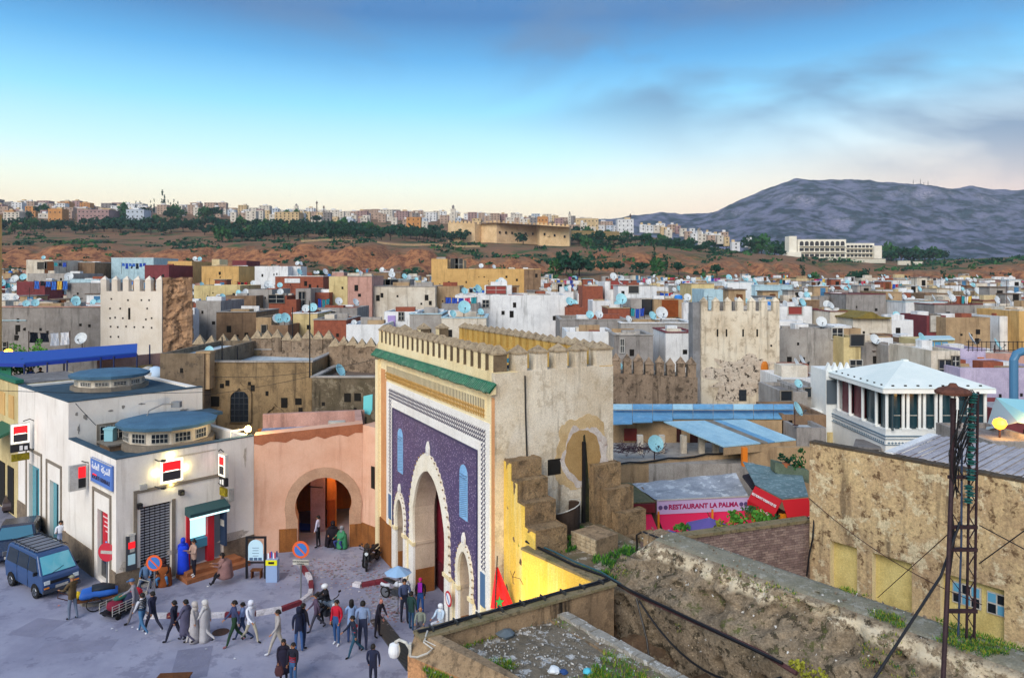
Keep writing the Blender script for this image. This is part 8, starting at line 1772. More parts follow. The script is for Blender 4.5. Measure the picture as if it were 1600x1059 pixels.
 Rm=Matrix.Rotation(math.pi-0+rad(yaw)if False else math.pi,3,'Z');Rz=Matrix.Rotation(math.pi+rad(-yaw)if False else math.pi+rad(yaw),3,'Z')
 def W(p):return Rz@(V(p)*s)+loc
 B.v=[W(v)for v in B.v];B.build('body',[cm(top),cm(bot),cm(shoes),skin or m_skin,M_dark],e,smooth=True,fix=False)
 def child(nm,mb,m):mb.v=[W(v)for v in mb.v];return mb.build(nm,m,e,smooth=True)
 def cap(zc,r,y0=-.012,lo2=-.02,full=False):
  b=MB();rings=[]
  for z_,k_ in((lo2,1.0),(.03,1.03),(.07,.95),(.1,.72),(.12,.35)):rings.append([hc+V((math.cos(t)*r*k_,y0+math.sin(t)*r*1.12*k_-(.03 if z_<.02 and not full else 0),z_+zc))for t in [2*math.pi*j/12 for j in range(12)]])
  return b.loft(rings)
 if hat=='cap':b=cap(.02,.097,lo2=.03);b.prism([hc+V((-.06,.07,.055)),hc+V((.06,.07,.055)),hc+V((.045,.17,.04)),hc+V((-.045,.17,.04))],(0,0,.012));child('cap',b,cm(extra or '3a3f4a'))
 elif hat=='helmet':child('helmet',cap(.015,.125,full=True,lo2=-.04),flat('helmet_white','d9dce2',rough=.3))
 elif hat in('scarf','hood'):
  b=cap(.01,.108,y0=-.02,lo2=-.1,full=False);b.loft([[hc+V((math.cos(t)*r_,-.03+math.sin(t)*r_*.95,z_))for t in [2*math.pi*j/12 for j in range(12)]]for z_,r_ in((-.09,.098),(-.14,.10),(-.2,.15))]);child('headscarf' if hat=='scarf' else 'hood',b,cm(extra or top))
 elif hat!='bald':
  child('hair',cap(.0,.092,y0=-.032,lo2=-.03),m_hair)
  if hair=='long':b=MB().loft([[hc+V((math.cos(t)*r_,-.055+math.sin(t)*r_*.6,z_))for t in [2*math.pi*j/10 for j in range(10)]]for z_,r_ in((.04,.085),(-.08,.1),(-.2,.105),(-.3,.06))]);child('long_hair',b,m_hair)
  if hair=='bun':child('hair_bun',MB().lathe([(.01,-.03),(.045,-.01),(.04,.03),(.005,.05)],hc+V((0,-.04,.12)),8),m_hair)
 if robe: # loose garment from the shoulders down
  zt_,zb_,c=robe[0],robe[1],robe[2];k_=robe[3]if len(robe)>3 else 1;base=pel.z-.93;rings=[]
  for j in range(9):
   t=j/8;z_=zt_+(zb_-zt_)*t;r_=(.2 if j else.13)*(1+.35*t)*k_;rings.append([V((math.cos(a)*r_*(1.12-.1*t)*(1+.07*t*math.sin(5*a+1)),math.sin(a)*r_*.78*(1+.07*t*math.cos(4*a)),z_+base))for a in [2*math.pi*i/18 for i in range(18)]])
  child('robe',MB().loft(rings),cm(c))
 return e,W,hc
def stripes(e,W,col,n=6,z0=1.0,z1=1.4):
 b=MB()
 for k in range(n):
  z_=z0+(z1-z0)*k/(n-1);r_=.178 if z_>1.2 else.165;b.loft([[V((math.cos(a)*r_*1.0,math.sin(a)*r_*.76,z_+dz))for a in [2*math.pi*i/14 for i in range(14)]]for dz in(0,.028)])
 b.v=[W(v)for v in b.v];b.build('stripe',cm(col),e,kind='stuff')
GP='people on the square'
person(113,967,68,-110,'reach','5c4c34','6d7a90','man in a brown olive jacket holding the blue handcart',hat='cap',extra='8a8a78',coat=.12,build=1.1)
person(95,868,55,30,'fold','dfe3ee','8fa0c4','person in white and pale blue leaning by the bank wall behind the van',hair='short')
e,W,_=person(117,872,59,180,'pocket','9c2430','3b6492','person in a red checked shirt and jeans by the bank wall',hat='cap',extra='9a9488');stripes(e,W,'5a1a26',5)
person(286,896,56,200,'fold','1e3fd0','1e3fd0','person in a long bright blue hooded robe at the cash machine',robe=(1.42,.04,'1e46e0',1.0),hat='hood',extra='1e46e0',z=.2)
person(303,900,57,-40,'fold','b89a8c','1c1c2c','person in a beige puffer jacket beside the cash machine',hair='bun',shoes='e8e8ec',z=.2,coat=.1,build=1.15)
person(352,912,62,-60,'sit','8d6a66','1c1a22','seated person wrapped in a brown patterned robe against the wall',hair='long',robe=(1.40,.66,'8d6a68',1.6))
person(256,914,60,10,'squat','2a1c1c','4f86b8','seated person in a black robe with orange spots by the grille',hat='scarf',extra='3a2026',robe=(1.40,.5,'8a4a22',1.35))
person(228,918,60,20,'squat','5f7fa8','6a7a94','seated person in pale blue with a white bag below the round sign',hair='short')
person(207,918,60,-30,'squat','28407c','c8283a','seated person in navy and red beside the luggage cart',hat='scarf',extra='24386c')
person(214,972,72,-70,'walk','8a8790','6f6c74','walking person in a grey coat and blue grey cap',hat='cap',extra='4f6f9c',lean=14,coat=.2)
e,W,_=person(222,989,66,-115,'walk2','c9ccd6','44719a','walking person in a black and white striped top and jeans',shoes='dfe2ea');stripes(e,W,'23242e',7)
person(238,987,66,-110,'walk','2a2c44','26283a','walking person in dark navy behind the striped top',hair='short',shoes='9aa0b0')
person(272,1003,68,-100,'walk','26283c','23263a','walking person in a dark leather jacket and dark trousers',shoes='15151c',coat=.08)
person(290,1003,70,-105,'walk2','5c5a74','4a4860','walking person in a long grey mauve coat',robe=(1.36,.42,'57556e',.95))
person(304,1003,66,-100,'walk','b9b4b4','c9c4c2','walking person in a pale pink grey hooded robe',hat='scarf',extra='c4bcb8',robe=(1.4,.1,'b4b0b4',.9))
person(320,1001,67,-95,'walk2','c5c3c6','b8b6ba','walking person in a long pale grey robe and white headscarf',hat='scarf',extra='d9d6d4',robe=(1.4,.06,'b5b3b8',1.0))
person(366,1007,72,-60,'walk','3c4468','24402c','walking person in a slate jacket and green striped trousers',hair='short',shoes='8a5a60')
person(379,1000,60,-80,'walk2','8fa3cf','2a3a5c','walking person in pale blue half hidden beside the white jacket',hair='short')
person(392,1003,68,60,'walk','e2e6f4','b3ad9c','walking person in a white jacket with a lime hem',hat='hood',extra='e2e6f4',build=1.15,coat=.1)
person(434,1022,73,-60,'walk2','a9a4a4','b0aaa4','striding person in faded beige clothes crossing the kerb',hair='short',skin=None,shoes='e0e4f0')
person(443,1068,66,10,'stand','201c2e','1a1824','person with long dark hair and a black coat holding a brown handbag',hair='long',robe=(1.38,.45,'231f34',.95))
e,W,_=person(458,1074,66,-20,'stand','1f2130','3d6290','person in a dark jacket with red striped sleeves and jeans',hair='short');stripes(e,W,'a02430',3,1.05,1.2)
person(467,1018,70,-150,'stand','1d2440','3a5c94','person in a navy hooded jacket and jeans seen from the side',hat='hood',extra='1a2038',coat=.15)
person(474,1012,70,140,'stand','23222e','2c3c60','person in black right behind the navy hooded jacket',hair='short')
person(494,985,60,-70,'walk','5a4a60','4a4a58','walking person in a plum grey jacket by the motorbike',coat=.1,hair='short')
person(526,1007,70,-20,'pocket','c01f38','34588c','person in a red jacket jeans and white shoes',shoes='e8eaf2',hair='short')
person(549,1004,68,200,'fold','8aa4d0','2e4270','person with long black hair in a pale blue jacket',hair='long',coat=.15)
person(567,1016,78,190,'stand','7f95bd','2c3350','tall person in a grey blue hooded jacket',hair='short',build=1.08)
e,W,_=person(554,1024,66,-60,'walk','20283c','26506a','striding person in a dark hooded top with red bands',hair='short',lean=8);stripes(e,W,'b3303c',2,1.02,1.22)
person(590,995,60,70,'stand','2b2838','2a2836','older bald person in a dark jacket carrying a bag',hat='bald',lean=14,coat=.2,skin=flat('skin_ruddy','b87a6c'))
person(583,1076,70,175,'stand','242a46','20243c','person in a dark blue jacket seen from behind at the bottom',hair='short',build=1.1)
person(657,961,58,5,'pocket','1a1a26','2d5aa0','person in a pink cap purple shirt and black jacket before the red door',hat='cap',extra='c81f6c')
tag(MB().box(G(657,961)+V((0,-.16,1.2)),(.17,.05,.38)).build('shirt_front',cm('9a2ab0')),'purple shirt front of the person in the pink cap','shirt')
person(632,972,68,15,'reach','3f4a6c','23283c','person in dark blue standing by the white scooter',hair='short')
person(643,984,60,150,'stand','23403e','2a4a6c','person in a dark teal jacket with a pale hood',hair='short',coat=.1)
person(657,990,55,0,'squat','7d8680','5c5f6c','seated bald person in a grey green jacket at the wall edge',hat='bald')
person(688,985,50,-30,'squat','b9cfe8','c9d3e4','crouching person in white and pale blue near the slab roof',hat='scarf',extra='dfe6f2')
person(497,855,50,-95,'stand','c9c6de','1a1a22','person in a pale lilac shirt with dark trousers under the archway',hair='short')
person(520,852,55,10,'squat','1c1620','241c28','seated person in black in the archway',hat='scarf',extra='1c1620',robe=(1.4,.5,'1e1822',1.4))
person(534,856,50,-30,'squat','3f8a62','3c4a8c','seated person in a green wrap at the archway right side',hat='scarf',extra='8a8f98',robe=(1.4,.55,'3f8a62',1.3))
for px,lab,c in((48,'left seated guest in blue on the canopy terrace','3a5aa0'),(63,'right seated guest in black on the canopy terrace','1d1c26')):
 p=P(px,597,47.5);person(px,700,50,20,'squat',c,'20222e',lab,pos=(p.x,p.y,p.z-.35))
p=G(436,1050,.7);p=V((p.x,p.y,.75));tag(MB().loft([[p+V((math.cos(t)*.14*k,math.sin(t)*.07*k,z))for t in [.63*j for j in range(10)]]for z,k in((-.16,.8),(-.05,1.1),(.1,.9),(.16,.5))]).tube([p+V((-.1,0,.14)),p+V((0,0,.36)),p+V((.1,0,.14))],.012,5).build('handbag',cm('4a2c30')),'brown handbag carried by the long haired person in black','bag')
# ------------------------------------------------------------------ vehicles
m_tyre=flat('tyre','18181a',rough=.9);m_rimm=flat('wheel_rim','8e9298',rough=.35,metal=.7);m_cg=flat('car_glass','5fb2c4',rough=.08,spec=.8);m_cgd=flat('car_glass_dark','1c2830',rough=.08,spec=.8)
def wheel(parent,W,x,y,r,wd):
 s_=1 if x>0 else -1;a=MB().cyl(V((x-s_*wd,y,r)),V((x,y,r)),r,r,20);a.v=[W(v)for v in a.v];o=a.build('wheel',m_tyre,parent)
 a=MB().cyl(V((x,y,r)),V((x+s_*.012,y,r)),r*.62,r*.58,16)
 a.v=[W(v)for v in a.v];a.build('rim',m_rimm,o);a=MB()
 for k in range(5):t=k*1.256;a.hexa(V((x+s_*.012,y,r))-V((0,math.sin(t),-math.cos(t)))*.03,V((s_*.01,0,0)),V((0,math.cos(t),math.sin(t)))*r*.55,V((0,-math.sin(t),math.cos(t)))*.05)
 a.v=[W(v)for v in a.v];a.build('spoke',M_steel,o)
def vehicle(loc,yaw,L_,Wd,prof,belt,roofz,tumble,body_m,label,name,cat,windows,arches,r_wh,kind):
 e=thing(name,label,cat,loc);Rz=Matrix.Rotation(rad(yaw),3,'Z');W=lambda v:Rz@V(v)+V(loc)
 hw=lambda z:Wd/2-(max(0,z-belt)/(roofz-belt))*tumble-(.05 if z<.35 else 0)
 def pt(y,z,s_):return V((s_*hw(z),y,z))
 b=MB();n=len(prof)
 L0=[pt(y,z,1)for y,z in prof];R0=[pt(y,z,-1)for y,z in prof];tr_=tessellate_polygon([[V((y,z,0))for y,z in prof]])
 b.v=L0+R0;b.f=[[*t]for t in tr_]+[[n+k for k in reversed(t)]for t in tr_];b.m=[0]*len(b.f)
 for k in range(n):j=(k+1)%n;b.f.append([k,j,n+j,n+k]);b.m.append(0)
 b.v=[W(v)for v in b.v];bo=b.build('body',body_m,e)
 bv=bo.modifiers.new('bevel','BEVEL');bv.width=.05;bv.segments=3;bv.angle_limit=rad(25);tmp=bo.copy();tmp.parent=None ;me=evalmesh(tmp);bo.modifiers.clear();bo.data=me;me.polygons.foreach_set('use_smooth',[False]*len(me.polygons))
 def part(nm,mb,m,par=None):mb.v=[W(v)for v in mb.v];return mb.build(nm,m,par or e)
 for nm,poly,m in windows: # side glass polygons on both sides
  for s_ in(1,-1):part(nm,MB().prism([pt(y,z,s_)+V((s_*.004,0,0))for y,z in poly],V((s_*.012,0,0))),m)
 for y in arches:
  for s_ in(1,-1):part('wheel_arch',MB().prism([V((s_*(Wd/2-.035),y+math.cos(t)*(r_wh+.07),r_wh+math.sin(t)*(r_wh+.07)))for t in [math.pi*k/9 for k in range(10)]]+[V((s_*(Wd/2-.035),y-(r_wh+.07),.22)),V((s_*(Wd/2-.035),y+(r_wh+.07),.22))],(s_*.042,0,0)),M_dark);wheel(e,W,s_*(Wd/2+.015),y,r_wh,.2)
 return e,W,pt,part,hw
m_van=flat('van_blue','2c4a78',rough=.3,spec=.6);m_van2=flat('roof_grey_blue','6a7486',rough=.4)
# van: front faces -y locally
vprof=[(-1.75,.28),(-1.78,.62),(-1.72,.95),(-1.58,1.02),(-1.05,1.72),(-.9,1.80),(1.55,1.82),(1.72,1.7),(1.80,.9),(1.80,.3)]
vp=G(96,930)-V((.83,-.56,0))*1.75;ve,W,pt,part,hw=vehicle(V((vp.x,vp.y,0)),56,3.6,1.55,vprof,.98,1.82,.14,m_van,'dark blue minivan with a roof rack parked facing the camera','minivan','van',
[('side_window',[(-1.32,1.08),(-.98,1.62),(-.45,1.64),(-.45,1.08)],m_cgd),('side_window',[(-.38,1.08),(-.38,1.64),(.55,1.66),(.55,1.08)],m_cgd),('side_window',[(.62,1.08),(.62,1.66),(1.5,1.66),(1.6,1.08)],m_cgd)],(-1.12,1.15),.28,'van')
part('windscreen',MB().prism([V((-.66,-1.585,1.04)),V((.66,-1.585,1.04)),V((.58,-1.10,1.66)),V((-.58,-1.10,1.66))],(0,-.02,.016)),m_cg)
part('grille',MB().box((0,-1.775,.72),(1.0,.03,.12)),M_black)
for s_ in(-1,1):part('headlight',MB().box((s_*.58,-1.775,.74),(.22,.04,.15)),flat('lamp_glass','d5dfe4',rough=.1));part('indicator',MB().box((s_*.6,-1.78,.52),(.2,.04,.06)),flat('indicator_orange','e08a2c'));part('mirror',MB().box((s_*.86,-1.32,1.1),(.14,.08,.14)),M_black)
part('number_plate',MB().box((0,-1.80,.5),(.5,.02,.11)),M_frame);part('bumper',MB().box((0,-1.79,.38),(1.5,.08,.13)),flat('bumper_grey','3a3f4a'))
wp=part('wiper',MB().tube([V((-.3,-1.62,1.05)),V((.2,-1.5,1.2))],.01,4),M_black)
for s_ in(-.55,.55):part('rack_rail',MB().tube([V((s_,-.85,1.92)),V((s_,1.6,1.92))],.022,6),M_black)
for k in range(6):part('rack_bar',MB().tube([V((-.68,-.8+k*.45,1.84)),V((-.62,-.8+k*.45,1.93)),V((.62,-.8+k*.45,1.93)),V((.68,-.8+k*.45,1.84))],.018,6),M_black)
part('roof_panel',MB().box((0,.33,1.835),(1.12,2.3,.02)),m_van2)
for y in(-.42,.58):part('door_line',MB().box((-.772,y,.75),(.012,.015,.85)),M_black)
# dark saloon
cprof=[(-2.2,.35),(-2.25,.6),(-2.15,.78),(-1.2,.95),(-.45,1.38),(-.2,1.43),(.9,1.43),(1.25,1.32),(1.85,1.0),(2.25,.95),(2.3,.5),(2.25,.3)]
sp_=G(16,885);se,W,pt,part,hw=vehicle(V((sp_.x-.95,sp_.y+2.0,0)),26,4.6,1.8,cprof,.93,1.43,.2,flat('saloon_navy','1f2c48',rough=.25,spec=.7),'dark navy saloon car parked behind the minivan at the left edge','parked_car','car',
[('side_window',[(-1.0,1.0),(-.45,1.32),(.25,1.36),(.25,1.0)],m_cgd),('side_window',[(.32,1.0),(.32,1.36),(.85,1.36),(1.4,1.05),(1.4,1.0)],m_cgd)],(-1.4,1.4),.31,'car')
part('windscreen',MB().prism([V((-.78,-1.17,.985)),V((.78,-1.17,.985)),V((.62,-.50,1.37)),V((-.62,-.50,1.37))],(0,-.012,.018)),flat('windscreen_teal','3f6f86',rough=.08,spec=.8))
part('grille',MB().box((0,-2.23,.66),(.66,.05,.2)),m_rimm);b=MB()
for k in range(4):b.box((0,-2.262,.58+k*.05),(.6,.012,.018))
part('grille_slat',b,M_black);part('number_plate',MB().box((0,-2.262,.46),(.52,.03,.11)),M_frame);part('bumper',MB().box((0,-2.24,.45),(1.72,.06,.12)),flat('saloon_navy','1f2c48'))
for s_ in(-1,1):part('headlight',MB().box((s_*.66,-2.19,.68),(.36,.08,.17)),flat('lamp_glass','d5dfe4',rough=.1));part('mirror',MB().box((s_*.98,-.95,1.02),(.2,.1,.13)),flat('saloon_navy','1f2c48'))
part('boot_lid',MB().box((0,2.0,1.0),(1.3,.4,.03)),flat('saloon_navy','1f2c48'))
# second car roof glimpsed behind
c2=G(8,840);se,W,pt,part,hw=vehicle(V((c2.x-2.6,c2.y+5.6,0)),26,4.4,1.75,cprof,.93,1.43,.2,flat('car_brown','4a3c3c',rough=.3,spec=.7),'brown car glimpsed behind the navy saloon at the left edge','parked_car','car',[('side_window',[(-1.0,1.0),(-.45,1.32),(.25,1.36),(.25,1.0)],m_cgd)],(-1.4,1.4),.31,'car')
def bike(px,py,yaw,label,c1,big=False,box=False,cat='motorbike',sc=1.0):
 p=G(px,py);e=thing('motorbike' if big else 'scooter',label,cat,p);Rz=Matrix.Rotation(rad(yaw),3,'Z');W=lambda v:Rz@(V(v)*sc)+p
 def part(nm,mb,m,par=None,sm=False):mb.v=[W(v)for v in mb.v];return mb.build(nm,m,par or e,smooth=sm)
 r=.3 if big else.25
 for y in(-.62,.62):
  w_=part('wheel',MB().loft([[V((x_,y+math.cos(t)*rr_,r+math.sin(t)*rr_))for t in [2*math.pi*k/20 for k in range(20)]]for x_,rr_ in((-.05,r*.78),(-.05,r*.95),(0,r),(.05,r*.95),(.05,r*.78))],0,False),m_tyre);part('rim',MB().cyl((-.03,y,r),(.03,y,r),r*.78,r*.78,16),m_rimm,w_)
 part('frame',MB().tube([V((0,.62,r)),V((0,.3,.42)),V((0,-.1,.38)),V((0,-.38,.55)),V((0,-.45,.85))],.045,6),M_black);part('fork',MB().tube([V((-.07,-.62,r)),V((-.07,-.48,.9))],.02,6).tube([V((.07,-.62,r)),V((.07,-.48,.9))],.02,6),M_steel)
 part('engine',MB().box((0,.0,.38),(.24,.36,.28)).cyl((-.14,.1,.36),(.14,.1,.36),.12,.12,10),M_steel);ring=lambda y,z,a,c_:[V((math.cos(t)*a,y,z+math.sin(t)*c_))for t in [2*math.pi*k/12 for k in range(12)]]
 part('tank',MB().loft([ring(-.4,.72,.06,.06),ring(-.3,.74,.13,.13),ring(-.05,.72,.14,.13),ring(.12,.68,.09,.08)]),c1,sm=True);part('seat',MB().loft([ring(.05,.74,.1,.05),ring(.2,.76,.14,.06),ring(.55,.79,.13,.06),ring(.72,.8,.06,.04)]),M_black,sm=True)
 part('fairing',MB().loft([ring(-.66,.78,.08,.1),ring(-.55,.8,.14,.18),ring(-.42,.78,.1,.14)]),c1,sm=True);part('headlamp',MB().cyl((0,-.68,.8),(0,-.64,.8),.07,.09,12),flat('lamp_glass','d5dfe4',rough=.1))
 part('handlebar',MB().tube([V((-.34,-.32,.98)),V((-.2,-.42,.95)),V((0,-.46,.92)),V((.2,-.42,.95)),V((.34,-.32,.98))],.018,6),M_black);part('mudguard',MB().tube([V((0,-.9,.46)),V((0,-.75,r*2+.02)),V((0,-.5,r*2+.03)),V((0,-.38,.5))],.055,6),c1)
 part('rear_mudguard',MB().tube([V((0,.35,.58)),V((0,.6,r*2+.03)),V((0,.85,.56))],.06,6),c1);part('exhaust',MB().tube([V((.15,0,.3)),V((.16,.4,.3)),V((.17,.75,.36))],.035,8),M_steel)
 for s_ in(-1,1):part('mirror',MB().tube([V((s_*.25,-.4,.96)),V((s_*.3,-.42,1.1))],.008,4).box((s_*.31,-.42,1.14),(.1,.02,.07)),M_black)
 if box:part('leg_shield',MB().prism([V((-.2,-.42,.35)),V((.2,-.42,.35)),V((.16,-.5,.85)),V((-.16,-.5,.85))],(0,.04,0)),c1)
 return e
bike(573,884,10,'black scooter parked by the dado near the gate left end',flat('paint_black','1c1d22',rough=.3),box=True)
bike(580,880,-20,'dark bicycle like moped behind the black parked scooter',flat('paint_dark','2a2a30',rough=.4),sc=.9)
bike(620,938,60,'white and red scooter standing by the gate left arch',flat('paint_white_red','c9ced8',rough=.3),box=True)
bike(510,970,40,'grey blue motorbike ridden across the square',flat('paint_bluegrey','5c6a7c',rough=.3),big=True,sc=1.1)
rp_=G(510,970);person(516,958,66,-60,'ride','1c1c24','1a1a22','motorbike rider in black with a white helmet',hat='helmet',pos=(rp_.x+.12,rp_.y-.15,.02))
# handcart
hp0=G(148,948);hc_=thing('handcart','blue tarpaulin covered handcart with two spoked wheels','cart',hp0);Rz=Matrix.Rotation(rad(-62),3,'Z');Wc=lambda v:Rz@V(v)+hp0
def hpart(nm,mb,m,par=None,sm=False):mb.v=[Wc(v)for v in mb.v];return mb.build(nm,m,par or hc_,smooth=sm)
for s_ in(-1,1):
 w_=hpart('wheel',MB().loft([[V((s_*.5+x_,math.cos(t)*rr_,.31+math.sin(t)*rr_))for t in [2*math.pi*k/22 for k in range(22)]]for x_,rr_ in((-.025,.27),(-.025,.30),(.025,.30),(.025,.27))],0,False),m_tyre);b=MB()
 for k in range(10):t=k*.628;b.tube([V((s_*.5,0,.31)),V((s_*.5,math.cos(t)*.28,.31+math.sin(t)*.28))],.007,4)
 hpart('spoke',b,M_steel,w_,)
ring=lambda y,z,a,c_:[V((math.cos(t)*a,y,z+math.sin(t)*c_))for t in [2*math.pi*k/14 for k in range(14)]]
hpart('cart_bed',MB().box((0,.1,.42),(.7,1.5,.06)),M_door);hpart('shaft',MB().tube([V((-.3,-.6,.42)),V((-.28,-1.3,.75)),V((.28,-1.3,.75)),V((.3,-.6,.42))],.022,6),M_rust)
hpart('tarpaulin',MB().loft([ring(-.55,.55,.2,.1),ring(-.45,.6,.36,.2),ring(0,.62,.38,.24),ring(.45,.6,.36,.2),ring(.85,.55,.28,.14)]),flat('tarp_blue','2a66c0'),sm=True)
hpart('black_cover',MB().loft([ring(-.1,.78,.3,.12),ring(.3,.8,.32,.14),ring(.75,.7,.2,.1)]),flat('cover_black','1c2430'),sm=True);hpart('yellow_sack',MB().loft([ring(-.8,.55,.1,.1),ring(-.62,.62,.18,.16),ring(-.45,.58,.12,.12)]),flat('sack_yellow','d8b41c'),sm=True)
# luggage cart
lp0=G(192,957);lc_=thing('luggage_cart','low trolley loaded with dark red and striped bundles','cart',lp0);Rz2=Matrix.Rotation(rad(-25),3,'Z');Wl=lambda v:Rz2@V(v)+lp0
def lpart(nm,mb,m,par=None,sm=False):mb.v=[Wl(v)for v in mb.v];return mb.build(nm,m,par or lc_,smooth=sm)
lpart('bed',MB().box((0,0,.22),(.75,1.5,.06)),M_black);
for x_ in(-.38,.38):
 for k in range(4):lpart('side_bar',MB().tube([V((x_,-.75,.3+k*.1)),V((x_,.75,.3+k*.1))],.012,4),M_frame)
 for k in range(6):lpart('upright',MB().tube([V((x_,-.75+.3*k,.22)),V((x_,-.75+.3*k,.62))],.014,4),M_frame)
for s_ in(-1,1):
 for y in(-.5,.5):lpart('wheel',MB().cyl((s_*.36,y,.12),(s_*.42,y,.12),.12,.12,14),m_tyre)
for(y,z,a,c_,m)in [(-.35,.45,.3,.2,cm('7c1f38')),(.2,.5,.32,.24,cm('3a3f5c')),(.55,.58,.24,.22,cm('c8283a')),(-.1,.68,.16,.1,cm('2f6a5c'))]:lpart('bundle',MB().loft([ring(y-.28,z,a*.5,c_*.5),ring(y-.15,z,a,c_),ring(y+.15,z,a,c_),ring(y+.28,z,a*.5,c_*.5)]),m,sm=True)
lpart('handle',MB().tube([V((-.3,.78,.3)),V((-.3,1.0,.95)),V((.3,1.0,.95)),V((.3,.78,.3))],.018,6),M_frame)
# ------------------------------------------------------------------ signs and stands
def disc(c,r,n_,m0,t=.02,name='plate',parent=None,n=28):
 a=n_.orthogonal().normalized();b_=n_.cross(a);return MB().prism([c+(a*math.cos(2*math.pi*k/n)+b_*math.sin(2*math.pi*k/n))*r for k in range(n)],n_*t).build(name,m0,parent)
m_sred=flat('sign_red','c22a3c',rough=.5);m_sblue=flat('sign_blue','3c74c0',rough=.5);m_sor=flat('sign_orange_red','e0602c',rough=.5)
def sign(px,pyc,rpx,foot,label,kind,yaw=0):
 g=G(px,foot);Y=g.y;c=P(px,pyc,Y);r=rpx/F*Y;n_=V((math.sin(rad(yaw)),-math.cos(rad(yaw)),.0));e=thing('road_sign',label,'sign',g)
 MB().cyl(g,c+UP*r*.6+V((0,.045,0)),.035,.035,8).build('pole',M_pole,e);sx=V((n_.y*-1,n_.x,0));sx=V((math.cos(rad(yaw)),math.sin(rad(yaw)),0))
 if kind=='noentry':disc(c,r,n_,m_sred,parent=e);MB().hexa(c+n_*.022-sx*r*.68-UP*r*.17,sx*r*1.36,n_*.006,UP*r*.34).build('white_bar',M_frame,e)
 else:
  disc(c,r,n_,m_sor if kind!='side' else m_sred,parent=e);disc(c+n_*.02,r*.74,n_,m_sblue if kind!='side' else flat('print_white','e8e8ea'),.008,'blue_field',e)
  d=(sx*-1+UP).normalized();w_=d.cross(n_).normalized();MB().hexa(c+n_*.029-d*r*.74-w_*r*.09,d*r*1.48,n_*.006,w_*r*.18).build('slash',m_sor if kind!='side' else m_sblue,e)
  if kind=='plate':
   q0=c-UP*r*1.45;MB().hexa(q0-sx*r*.95-UP*r*.32,sx*r*1.9,n_*.02,UP*r*.6).build('text_plate',M_frame,e);text('SAUF AUTORISATION',r*.19,q0+n_*.03-UP*-.02,sx,UP,flat('print_dark','222830'),e);text('LIVRAISON',r*.17,q0+n_*.03-UP*r*.2,sx,UP,flat('print_dark','222830'),e)
 return e
sign(167,862,14.5,925,'red no entry road sign in front of the bank corner','noentry',-8);sign(241,879,12.5,945,'round orange and blue no parking sign before the grille door','p',0);sign(470,858,13.5,938,'no parking sign with a white text plate before the archway','plate',-4);sign(701,935,12,1000,'round red rimmed sign turned edgeways before the gate','side',-62)
g=G(400,903);e=thing('advert_stand','black framed stand with an arched pale poster','stand',g);s_=g.y/F;
for x_ in(-.42,.42):MB().box(g+V((x_,0,.95)),(.09,.09,1.9)).build('post',M_black,e)
MB().box(g+V((0,0,1.86)),(.84,.07,.09)).build('top_bar',M_black,e);MB().box(g+V((0,0,.72)),(.84,.07,.06)).build('shelf',M_black,e);pz=g+V((0,-.03,1.25))
MB().prism([pz+V((-.34,0,-.42)),pz+V((.34,0,-.42)),pz+V((.34,0,.2))]+[pz+V((.34*math.cos(t),0,.2+.32*math.sin(t)))for t in(.4,.8,1.2,1.57,1.95,2.35,2.75)]+[pz+V((-.34,0,.2))],(0,-.02,0)).build('poster',flat('poster_pale_blue','bfe0f0'),e)
for k in range(4):MB().box(pz+V((0,-.025,.15-.12*k)),(.3-.04*(k%2),.006,.025)).build('poster_line',flat('print_slate','6a86a0'),e)
for k in range(3):MB().box(pz+V((-.2+.2*k,-.026,-.35)),(.16,.006,.12)).build('poster_picture',flat('print_slate2','4a6484'),e)
MB().box(g+V((0,.1,.35)),(.5,.3,.04)).box(g+V((-.2,.1,.17)),(.04,.3,.34)).box(g+V((.2,.1,.17)),(.04,.3,.34)).build('stool',M_door,e)
g=G(426,907);e=thing('leaflet_box','pale blue leaflet box with a yellow band and coloured leaflets','box',g);MB().box(g+V((0,0,.5)),(.5,.35,1.0)).build('housing',flat('box_blue_grey','8fa8cf'),e);MB().box(g+V((0,-.185,.88)),(.51,.02,.24)).build('yellow_band',flat('band_yellow','e6e01c'),e);MB().box(g+V((0,-.197,.88)),(.26,.006,.1)).build('band_print',M_black,e)
for k,c in enumerate(['e8e8f0','c0203a','2c4fae','e8e8f0','c0203a','23306c']):MB().box(g+V((-.19+.075*k,-.02+.04*(k%2),1.12+.04*(k%3))),(.06,.02,.26)).build('leaflet',flat('leaf_'+c,c),e)
# flag at the gate corner
g=gf(-.25,0,-.6);e=thing('flag','furled red national flag with a green star on a thin pole by the gate corner','flag',g);p0=P(774,945,23.6);p1=P(777,868,23.9);MB().tube([p0-UP*2.5,p0,p1],.02,6).build('pole',M_black,e);b=MB();rows_=[]
for j in range(7):
 z_=p1.z-.35-j*.22;w_=.06+.085*j;rows_.append([V((p1.x-.02-w_*.35+w_*1.35*i/5,p1.y-.05+.06*math.sin(i*2.2+j*.5),z_))for i in range(6)])
for j in range(6):
 for i in range(5):b.face([rows_[j][i],rows_[j][i+1],rows_[j+1][i+1],rows_[j+1][i]])
b.build('cloth',flat('flag_red','d0202c',rough=.8),e,fix=False);c=rows_[5][2]+V((0,-.10,0));st_=[c+V((math.cos(math.pi/2+k*math.pi/5)*(.16 if k%2==0 else.065),0,math.sin(math.pi/2+k*math.pi/5)*(.2 if k%2==0 else.08)))for k in range(10)];MB().prism(st_,(0,-.01,0)).build('star',flat('flag_green','1f8a4c'),e)
